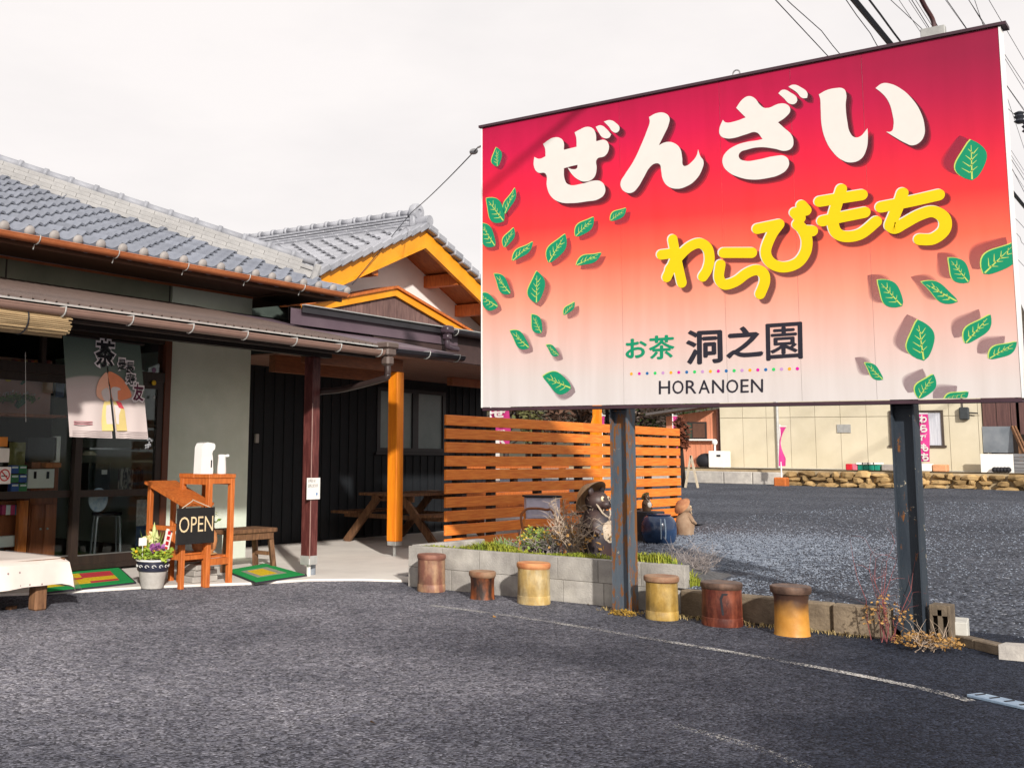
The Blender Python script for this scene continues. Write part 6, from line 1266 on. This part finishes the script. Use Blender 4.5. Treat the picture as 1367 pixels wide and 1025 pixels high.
MB().span((XF-.02, w1+.06, wz0), (XF-.012, w0-.06, wz1)).build('curtain', mat('net_curtain', srgb(170, 172, 182), c2=srgb(208, 208, 214), rough=.8, scale=3, stretch=(1, 10, .5)), wn_)
c = onx(1288, 552, XF); mt = MB().box((XF-.08, c.y, c.z), (.14, .26, .36), ch=.03).build('meter_box', mat('meter', srgb(58, 62, 64), rough=.4), cr); MB().tube([(XF-.03, c.y+.05, c.z+.15), (XF-.03, c.y+.05, 5.0)], .015, 5).build('conduit', ink, mt); MB().tube([(XF-.06, c.y, c.z+.03), (XF-.1, c.y-.35, c.z)], .02, 5).build('conduit', ink, mt)
MB().tube([(XF-.06, ya-1.9, .95), (XF-.06, ya-1.9, 5.0)], .045, 8).build('downpipe', galv, cr); MB().span((XF-.03, ya-4.1, 2.05), (XF-.001, ya-3.7, 2.3)).build('wall_vent', galv, cr)
# orange clad house
oh = thing('orange_house', (XF+2.5, 15.2, .9), 'small salmon orange clad house with a sloping roof edge beside the cream building', 'house')
oa, ob_ = onx(905, 600, XF+.3).y, onx(960, 600, XF+.3).y; om = mat('salmon_siding', srgb(206, 132, 100), c2=srgb(222, 152, 118), rough=.75, scale=2, stretch=(1, 8, .6), bump=.08)
zA, zB = onx(893, 556, XF+.3).z, onx(962, 546, XF+.3).z
MB().prism([(XF+.3, ob_, .85), (XF+.3, oa+.4, .85), (XF+.3, oa+.4, zA), (XF+.3, ob_, zB)], (5, 0, 0)).build('wall', om, oh)
for k in range(10):
    y_ = ob_+.08+k*(oa+.3-ob_)/10; MB().span((XF+.285, y_-.012, .87), (XF+.3, y_+.012, zA-.03)).build('siding_rib', om, oh)
MB().beam((XF-.1, ob_-.1, zB+.12), (XF-.1, oa+.8, zA+.06), .7, .08).build('roof_edge', mat('house_roof', srgb(90, 84, 82), rough=.6), oh)
a, b_ = onx(908, 584, XF+.26), onx(941, 565, XF+.26); hw = MB().span((XF+.24, b_.y-.05, a.z-.05), (XF+.29, a.y+.05, b_.z+.05)).build('window', mat('dark_frame', srgb(48, 44, 42), rough=.5), oh)
for k in range(2):
    m_ = (a.y+b_.y)/2; MB().span((XF+.23, (b_.y, m_+.02)[k], a.z), (XF+.239, (m_-.02, a.y)[k], b_.z)).build('pane', mat('dim_glass_%d' % k, srgb(*((96, 66, 52), (60, 74, 60))[k]), rough=.2), hw)
MB().span((XF+.1, b_.y-.4, a.z-.1), (XF+.28, a.y+.1, a.z-.05)).build('window_sill', plaster_w, hw)
MB().span((XF+.1, ob_-.16, .85), (XF+.3, ob_-.02, zB)).build('corner_post', mat('corner_brown', srgb(84, 52, 44), rough=.6), oh)
# rusty shed at the right
sdm = mat('rusty_sheet', srgb(70, 48, 48), c2=srgb(104, 74, 70), rough=.7, scale=4, stretch=(1, 8, .4), bump=.15)
ys0, ys1 = onx(1311, 600, XF+.2).y, -6.0; sh_ = thing('rusty_shed', (XF+2, 3, .9), 'dark rusty sheet metal shed next to the cream building', 'shed')
z_t = 4.6; yy_ = ys0-.05
for k in range(4): MB().span((XF+.2, yy_-.36, 2.0), (XF+.23, yy_-.02, z_t)).build('sheet', sdm, sh_); yy_ -= .36
MB().span((XF+1.4, ys1, .85), (XF+1.5, ys0-.02, z_t)).build('back_wall', wood_dark, sh_); MB().span((XF-.2, ys1, z_t), (XF+5, ys0-.02, z_t+.1)).build('roof', sdm, sh_); MB().span((XF+.2, ys1, .85), (XF+1.4, ys1+.1, z_t)).build('side_wall', sdm, sh_)
MB().span((XF+.2, onx(1362, 600, XF).y, .9), (XF+.3, onx(1358, 600, XF).y, z_t)).build('post', wood_old, sh_)
a, b_ = onx(1313, 604, XF+.1), onx(1351, 569, XF+.1); tag(MB().span((XF+.1, b_.y, a.z), (XF+.13, a.y, b_.z)).build('zinc_sheet', mat('zinc', srgb(120, 128, 136), c2=srgb(158, 164, 170), rough=.35, metal=.5, scale=2)), 'bluish zinc sheet leaning against the rusty shed', 'metal sheet')
a, b_ = onx(1310, 633, XF-.5), onx(1352, 606, XF-.5); o_ = MB().span((XF-.5, b_.y, a.z), (XF-.44, a.y, b_.z)).build('leaning_sheet', white_m); tag(o_, 'big white panel standing on the terrace in front of the rusty shed', 'panel')
q = MB()
for k in range(5): c = onx(1328+k*4.5, 627, XF-.6); q.ell(c, (.08, .08, .08), nu=8, nv=6)
tag(q.build('black_floats', ink, None), 'row of small black balls in front of the white panel', 'floats')
a, b_ = onx(1353, 634, XF-.4), onx(1400, 606, XF-.4); tk_ = thing('timber_stack', (XF-.2, b_.y, a.z), 'stack of grey weathered boards beside the white panel', 'timber stack')
for k in range(6): z_ = a.z+(b_.z-a.z)*k/6; MB().span((XF-.4, b_.y+.05*(k % 2), z_+.012), (XF-.2, a.y, z_+(b_.z-a.z)/6)).build('board', mat('grey_timber', srgb(96, 96, 100), c2=srgb(130, 130, 132), rough=.85, scale=3, stretch=(2, 1, 8)), tk_)
for k in range(2): c0_ = onx(1356+k*4, 605, XF-.3); tag(MB().beam((XF-.3, c0_.y-.2, c0_.z), (XF+.1, c0_.y+.12, c0_.z+.75), .05, .09).build('leaning_board', wood_old, None, loc=c0_), ('pale plank leaning on the timber stack', 'second pale plank leaning on the timber stack behind the first')[k], 'plank')
# terrace and its stone retaining wall
XT = 34.3; zt_ = .93
terr = mat('dry_earth', srgb(150, 130, 100), c2=srgb(182, 164, 132), rough=.95, scale=2, dirt=.3, bump=.3, rnd=0)
tmb = MB().add([(XT+.3, -30, zt_), (80, -30, zt_), (80, 45, zt_), (XT+.3, 45, zt_)], [(0, 1, 2, 3)]); struct(tmb.build('terrace', terr))
rw = thing('stone_retaining_wall', (XT, 8, .45), 'low retaining wall of ochre field stones along the far side of the car park', 'retaining wall')
stm = mat('field_stone', srgb(150, 120, 76), c2=srgb(200, 168, 116), rough=.9, scale=4, dirt=.5, bump=.5, rnd=.35); rr = random.Random(12)
def stone(y_, w_, z_, h_):
    q = MB(); q.ell((XT+.12, y_, z_), (.2, w_/2, h_/2), nu=8, nv=5)
    for v in q.v:
        d = (v-Vector((XT+.12, y_, z_))); v += Vector((rr.uniform(-.02, .02), rr.uniform(-.12, .12)*w_, rr.uniform(-.12, .12)*h_)); v.z = z_+max(-h_*.47, min(h_*.47, (v.z-z_)*1.25)); v.y = y_+max(-w_*.49, min(w_*.49, (v.y-y_)*1.2))
    q.build('stone', stm, rw, smooth=False)
for row in range(3):
    y_ = 11.4
    while y_ > 1.0:
        w_ = rr.uniform(.18, .7)*(1.25-.2*row); h_ = rr.uniform(.12, .24); stone(y_-w_/2, w_*rr.uniform(.75, 1.0), lot(XT)+.06+row*.145+rr.uniform(-.03, .03), h_); y_ -= w_
MB().span((XT+.15, -30, .3), (XT+.3, 45, zt_-.03)).build('wall_core', terr, rw)
for k in range(9): MB().box((XT+.08, 11.9+k*.9, lot(XT)+.2), (.2, .88, .38), ch=.02).build('kerb_block', concrete, rw)
# things on the terrace
def tbox(name, x0, y0, x1, y1, X_, dep, m, lab, cat, group=None, lid=None):
    a, b_ = onx(x0, y1, X_), onx(x1, y0, X_); t = thing(name, ((X_+dep/2), (a.y+b_.y)/2, a.z), lab, cat, group); MB().span((X_, b_.y, zt_), (X_+dep, a.y, b_.z), ch=.02).build('body', m, t)
    if lid: MB().span((X_-.03, b_.y-.02, b_.z+.004), (X_+dep+.02, a.y+.02, b_.z+.06)).build('lid', lid, t)
    return t
X_ = 35.2
tbox('red_can', 1129, 619, 1137, 632, X_, .3, mat('red_plastic', srgb(200, 36, 52), rough=.4), 'bright red fuel can by the cream wall', 'can'); tbox('pink_can', 1137.5, 619, 1144, 632, X_, .3, mat('pink_plastic', srgb(206, 110, 130), rough=.4), 'pink plastic can beside the red one', 'can')
for k in range(4): tbox('green_crate', 1145+k*7.4, 620, 1151.6+k*7.4, 632, X_, .4, mat('teal_plastic', srgb(20, 126, 106), rough=.45), ('teal bin standing right beside the pink can', 'second teal bin counted from the pink can', 'third teal bin counted from the pink can', 'teal bin standing right beside the grey cabinet')[k], 'bin', 'row of teal bins by the cream wall', lid=white_m)
tbox('grey_cabinet', 1177, 620, 1196, 632, X_, .4, mat('cab_grey', srgb(150, 144, 140), rough=.6), 'grey low cabinet with a white plate at the end of the teal bins', 'cabinet'); tbox('pale_cabinet', 1226, 619, 1243, 633, X_, .4, white_m, 'pale low cabinet below the window of the cream building', 'cabinet'); tbox('orange_crate', 1245, 620, 1263, 633, X_, .4, mat('crate_orange', srgb(206, 150, 110), rough=.6), 'pale orange crate below the window of the cream building', 'crate')
t = tbox('white_machine', 946, 602, 966, 628, X_, .6, white_m, 'white box shaped unit in front of the salmon house', 'machine'); c = onx(959, 608, X_-.02); MB().box((X_-.01, c.y, c.z), (.02, .12, .06)).build('handle', ink, t)
c = onx(951, 590, X_); q = MB().tube([(X_+.2, c.y, onx(951, 603, X_).z), (X_+.2, c.y, c.z)], .03, 6); q.ell((X_+.2, c.y, c.z), (.09, .09, .1), nu=8, nv=6); tag(q.build('white_vent', white_m, None), 'white round topped vent pipe on the white unit', 'vent pipe')
c = onx(938, 622, X_); tag(MB().ell((X_+.3, c.y, zt_+.2), (.3, .32, .26), nu=10, nv=7).build('dark_bundle', ink, None, smooth=True), 'dark covered bundle beside the white unit', 'bundle')
# vine covered post with wooden trestle at the fence end
p = onx(913, 636, 30.0); vp = thing('vine_post', (30, p.y, lot(30)), 'leaning post overgrown with brown dry vine in front of the salmon house', 'post'); zz = onx(912, 580, 30).z
MB().beam((30, p.y, lot(30)-.05), (30, p.y+.1, zz), .1, .1).build('post', wood_dark, vp); leaves_ball(Vector((30, p.y+.05, (zz+.6)/2+.45)), (.2, .22, .75), 500, .14, 'vine', mat('dry_vine', srgb(80, 46, 34), c2=srgb(124, 66, 42), rough=.8, scale=5, bump=0), vp, 50)
for s in (-1, 1): MB().beam((29.8, p.y-.1+s*.18-.2, lot(30)-.02), (29.8, p.y-.3, lot(30)+.85), .05, .05).build('trestle_leg', mat('pale_wood', srgb(186, 172, 150), rough=.8), vp)
# pink nobori flags
pinkm = mat('flag_pink', srgb(196, 40, 118), c2=srgb(206, 70, 140), rough=.7, scale=3, bump=0)
def nobori(px, ytop, ybot, wpx, X_, lab, twist=0, chars='', zb=None):
    a = onx(px, ytop, X_); c = onx(px, ybot, X_); zb = lot(X_) if zb is None else zb; W_ = abs(onx(px+wpx, ytop, X_).y-a.y)
    t = thing('banner_flag', (X_, a.y, zb), lab, 'banner', 'pink banner flags'); MB().tube([(X_, a.y, zb-.05), (X_, a.y, a.z+.08)], .02, 6).build('pole', white_m, t); MB().tube([(X_, a.y, a.z+.03), (X_, a.y-W_, a.z+.02)], .012, 5).build('cross_bar', white_m, t)
    mb = MB(); n1, n2 = 8, 22
    for j in range(n2+1):
        v_ = j/n2; 
        for i in range(n1+1):
            u_ = i/n1; ww = W_*(1-twist*math.sin(math.pi*min(1, v_*1.25))**1.0*.86); yy2 = a.y-u_*ww+(twist*.35*W_*v_ if twist else 0)-.06*math.sin(v_*5)*(.3 if not twist else 0); mb.v.append(Vector((X_-.02+.07*math.sin(u_*4+v_*6)*W_, yy2, a.z+(c.z-a.z)*v_)))
    for j in range(n2):
        for i in range(n1): o_ = j*(n1+1)+i; mb.f.append((o_, o_+1, o_+n1+2, o_+n1+1))
    fl = mb.build('cloth', pinkm, t, smooth=True, fix=False)
    n_c = len(chars)
    for k, cchar in enumerate(chars):
        g = glyph(cchar, None, None, bold=.05)
        if not g: continue
        z1 = a.z+(c.z-a.z)*(k+.08)/n_c; z0 = a.z+(c.z-a.z)*(k+.92)/n_c; me = bpy.data.meshes.new('character'); off = t.location
        me.from_pydata([tuple(Vector((X_-.02-.1*W_, a.y-W_*(.12+.76*u_), z0+(z1-z0)*v_))-off) for u_, v_ in g[0]], [], g[1]); me.materials.append(p_white); o_ = bpy.data.objects.new('character', me); COL.objects.link(o_); o_.parent = fl
    return t
nobori(1226, 553, 616, 13, 33.4, 'pink banner with white writing hanging straight in front of the house window', 0, 'わらびもち')
nobori(1041, 570, 622, 9, 33.6, 'twisted pink banner blowing on its own across the gravel', .9)
nobori(655, 545, 600, 26, 20.0, 'pink banner with white writing just behind the left end of the slat fence', 0, 'ぜんざい')
nobori(898, 556, 600, 7, 33, 'narrow pink banner at the corner of the salmon house', .4)
c = onx(1043, 634, 33.6); tag(MB().box((33.6, c.y, lot(33.6)+.12), (.35, .35, .3), ch=.03).build('flag_weight', mat('rust_base', srgb(176, 96, 44), rough=.8), None), 'rusty orange weight holding the twisted pink banner', 'banner base')
nobori(803, 556, 575, 5, 24, 'yellow-green edged little banner behind the orange post', .2)
# ------------------------------------------------------------------ trees and shrubs behind
def tree(px, X_, h, r, lab, pal, seed, n_=1600, shrubby=False):
    c = onx(px, 600, X_); z0 = lot(min(X_, 34)) if X_ < 34 else zt_; rr = random.Random(seed); b0 = Vector((X_, c.y, z0-.1)); t = thing('background_tree', b0, lab, 'tree', 'trees behind the car park')
    tk2 = MB(); top = b0+Vector((0, 0, h*.75)); tk2.tube([b0, b0+Vector((rr.uniform(-.1, .1), rr.uniform(-.1, .1), h*.35)), top], [.13, .09, .03], 7); cl = []
    for k in range(13):
        a = rr.uniform(0, 6.28); z_ = rr.uniform(.25, .95); e = b0+Vector((math.cos(a)*r*rr.uniform(.3, .9), math.sin(a)*r*rr.uniform(.3, .9), h*z_)); s_ = b0+Vector((0, 0, h*z_*.55)); tk2.tube([s_, (s_+e)/2+Vector((0, 0, .1)), e], [.05, .035, .012], 5); cl.append((e, rr.uniform(.28, .5)*r))
    tk2.build('trunk', wood_dark, t); mb = MB()
    for e, cr_ in cl:
        for k in range(n_//13):
            d = Vector((rr.gauss(0, 1), rr.gauss(0, 1), rr.gauss(0, .8))); d = d.normalized()*cr_*rr.random()**.4; p_ = e+d; w_ = rr.uniform(.07, .16); f_ = Vector((rr.gauss(0, 1), rr.gauss(0, 1), rr.gauss(0, 1))).normalized(); g_ = f_.orthogonal().normalized()*w_*.5; mb.add([p_-f_*w_, p_+g_, p_+f_*w_, p_-g_], [(0, 1, 2), (0, 2, 3)])
    mb.build('crown', pal, t, fix=False)
brn = mat('crown_russet', srgb(66, 46, 38), c2=srgb(104, 76, 60), rough=.8, scale=3, bump=0); grn = mat('crown_green', srgb(42, 62, 30), c2=srgb(92, 112, 52), rough=.7, scale=2, bump=0); pal_ = mat('crown_pale', srgb(104, 92, 84), c2=srgb(142, 126, 116), rough=.85, scale=3, bump=0); olv = mat('crown_olive', srgb(70, 76, 44), c2=srgb(110, 108, 66), rough=.8, scale=2, bump=0)
for a_ in ((676, 40, 5.0, 1.6, 'olive leaved tree behind the pink banner', olv, 1), (705, 42, 5.2, 1.9, 'russet winter tree behind the fence nearest the annex', brn, 2), (740, 43, 5.0, 2.0, 'broad russet winter tree in the middle of the row behind the fence', brn, 3), (775, 41, 4.8, 1.8, 'russet winter tree behind the orange post', brn, 4), (812, 42, 5.0, 1.7, 'russet winter tree hidden behind the bluish sign post', brn, 5), (846, 40, 4.2, 1.5, 'pale grey bare tree beside the bluish sign post', pal_, 6), (868, 43, 5.4, 1.6, 'green leafy tree beside the salmon house', grn, 7), (886, 46, 6.0, 2.0, 'dark green tree behind the salmon house', grn, 8)): tree(*a_)
bh = MB(); rr = random.Random(77); n1 = 40
for i in range(n1+1):
    y_ = -60+i*4.5
    for j, (x_, z_) in enumerate(((70, .8), (82, 4+rr.uniform(-.5, .8)), (100, 9+2*math.sin(i*.5)+rr.uniform(-1, 1)), (130, 13+3*math.sin(i*.33+1)))): bh.v.append(Vector((x_, y_, z_)))
for i in range(n1):
    for j in range(3): o_ = i*4+j; bh.f.append((o_, o_+4, o_+5, o_+1))
struct(bh.build('hill', mat('wooded_hill', srgb(44, 50, 38), c2=srgb(78, 70, 54), rough=.95, scale=.6, bump=.8, bscale=1.5, rnd=0), smooth=True))

# ------------------------------------------------------------------ overhead cables
wire_m = mat('cable_black', srgb(40, 42, 48), rough=.6, bump=0)
def wire(p0, d0, p1, d1, r, lab, sag=0.0, n_=60, wob=0):
    a = CAM+ray(*p0).normalized()*d0; q1 = ray(*p1); b_ = CAM+q1*((a.z-CH)/q1.z); e = (b_-a).normalized(); A = a-e*30; B = b_+e*60; rr = random.Random(int(p0[0])); pts = []
    for k in range(n_*2+1):
        u_ = k/(n_*2); p_ = A.lerp(B, u_); p_.z -= sag*4*u_*(1-u_); p_ += Vector((0, rr.uniform(-wob, wob), rr.uniform(-wob, wob))); pts.append(p_)
    tag(MB().tube(pts, r, 5).build('power_cable', wire_m, None), lab, 'cable', 'overhead cables')
wl = 'thin overhead cable crossing the sky above the right end of the signboard'
wire((1035, 0), 20, (1106, 76), 26, .009, 'overhead cable furthest from the lamp arm, above the middle of the signboard'); wire((1052, 0), 20, (1122, 72), 26, .008, 'slack overhead cable running beside the furthest one', 0, wob=.035)
wire((1127, 0), 18, (1174, 60), 23, .007, 'looped thin overhead cable between the slack cable and the thick one', 0, wob=.04); wire((1160, 0), 16, (1203, 57), 20, .014, 'thick black overhead cable above the signboard', wob=.004)
for k, (p0, p1) in enumerate((((1200, 0), (1228, 42)), ((1213, 0), (1242, 44)), ((1222, 0), (1250, 44)), ((1262, 0), (1290, 39)), ((1293, 0), (1314, 34)), ((1320, 0), (1367, 80)), ((1301, 0), (1312, 33)), ((1334, 62), (1367, 112)), ((1337, 105), (1367, 148)), ((1340, 140), (1367, 165)), ((1342, 200), (1367, 240)), ((1344, 212), (1367, 256)))): wire(p0, 22, p1, 27, .005, 'thin overhead cable, %s of the thin ones counted from the lamp arm outwards' % ('first', 'second', 'third', 'fourth', 'fifth', 'sixth', 'seventh', 'eighth', 'ninth', 'tenth', 'eleventh', 'twelfth')[k])
wire((1353, 258), 20, (1367, 275), 21, .03, 'short thick cable end seen past the right edge of the signboard')
iz = CAM+ray(1361, 158).normalized()*24; it = thing('cable_insulator', iz, 'dark cluster of insulators on the cables past the signboard', 'insulator')
for k in range(3): MB().lathe([(.05, -.1), (.1, -.06), (.06, -.02), (.1, .03), (.06, .06), (.09, .1), (.03, .13)], iz+Vector((0, -.12*k, -.2*k)), 10).build('insulator', mat('insulator_dark', srgb(60, 62, 70), rough=.4), it, smooth=True)
a = onx(638, 197, 8.52); b_ = ony(549, 284, 9.8); pts = [a.lerp(b_, k/12)-Vector((0, 0, .25*4*(k/12)*(1-k/12)*.1)) for k in range(13)]
c2 = ony(470, 380, 9.87)
lc = thing('service_cable', b_, 'twisted service cable strung from the signboard to the annex ridge', 'cable'); MB().tube(pts, .006, 5).build('cable', wire_m, lc); MB().tube([b_, (b_+c2)/2, c2], .006, 5).build('drop_cable', wire_m, lc); MB().ell(a.lerp(b_, .04), (.03, .05, .03), nu=8, nv=6).build('clamp', steel, lc)
MB().tube([a, Vector((8.52, SY0+.0, a.z+.02))], .01, 5).build('hook', steel, lc)

# small print on the post notice
for k, (t_, z_) in enumerate((('お手洗いは', .062), ('店内にあります', .012))):
    g = glyph(t_, None, None, bold=.0)
    if g:
        me = bpy.data.meshes.new('lettering'); me.from_pydata([(-.085+.15*u_*(1 if k else .72), -.0085, z_+.036*v_) for u_, v_ in g[0]], [], g[1]); me.materials.append(ink); o_ = bpy.data.objects.new('lettering', me); COL.objects.link(o_); o_.parent = nb
q = MB().add([(.05, -.0085, -.035), (.062, -.0085, -.05), (.05, -.0085, -.08), (.038, -.0085, -.05)], [(0, 1, 2, 3)]); o_ = q.build('blue_arrow', mat('blue_ink', srgb(30, 110, 170), rough=.6), None, fix=False); o_.parent = nb
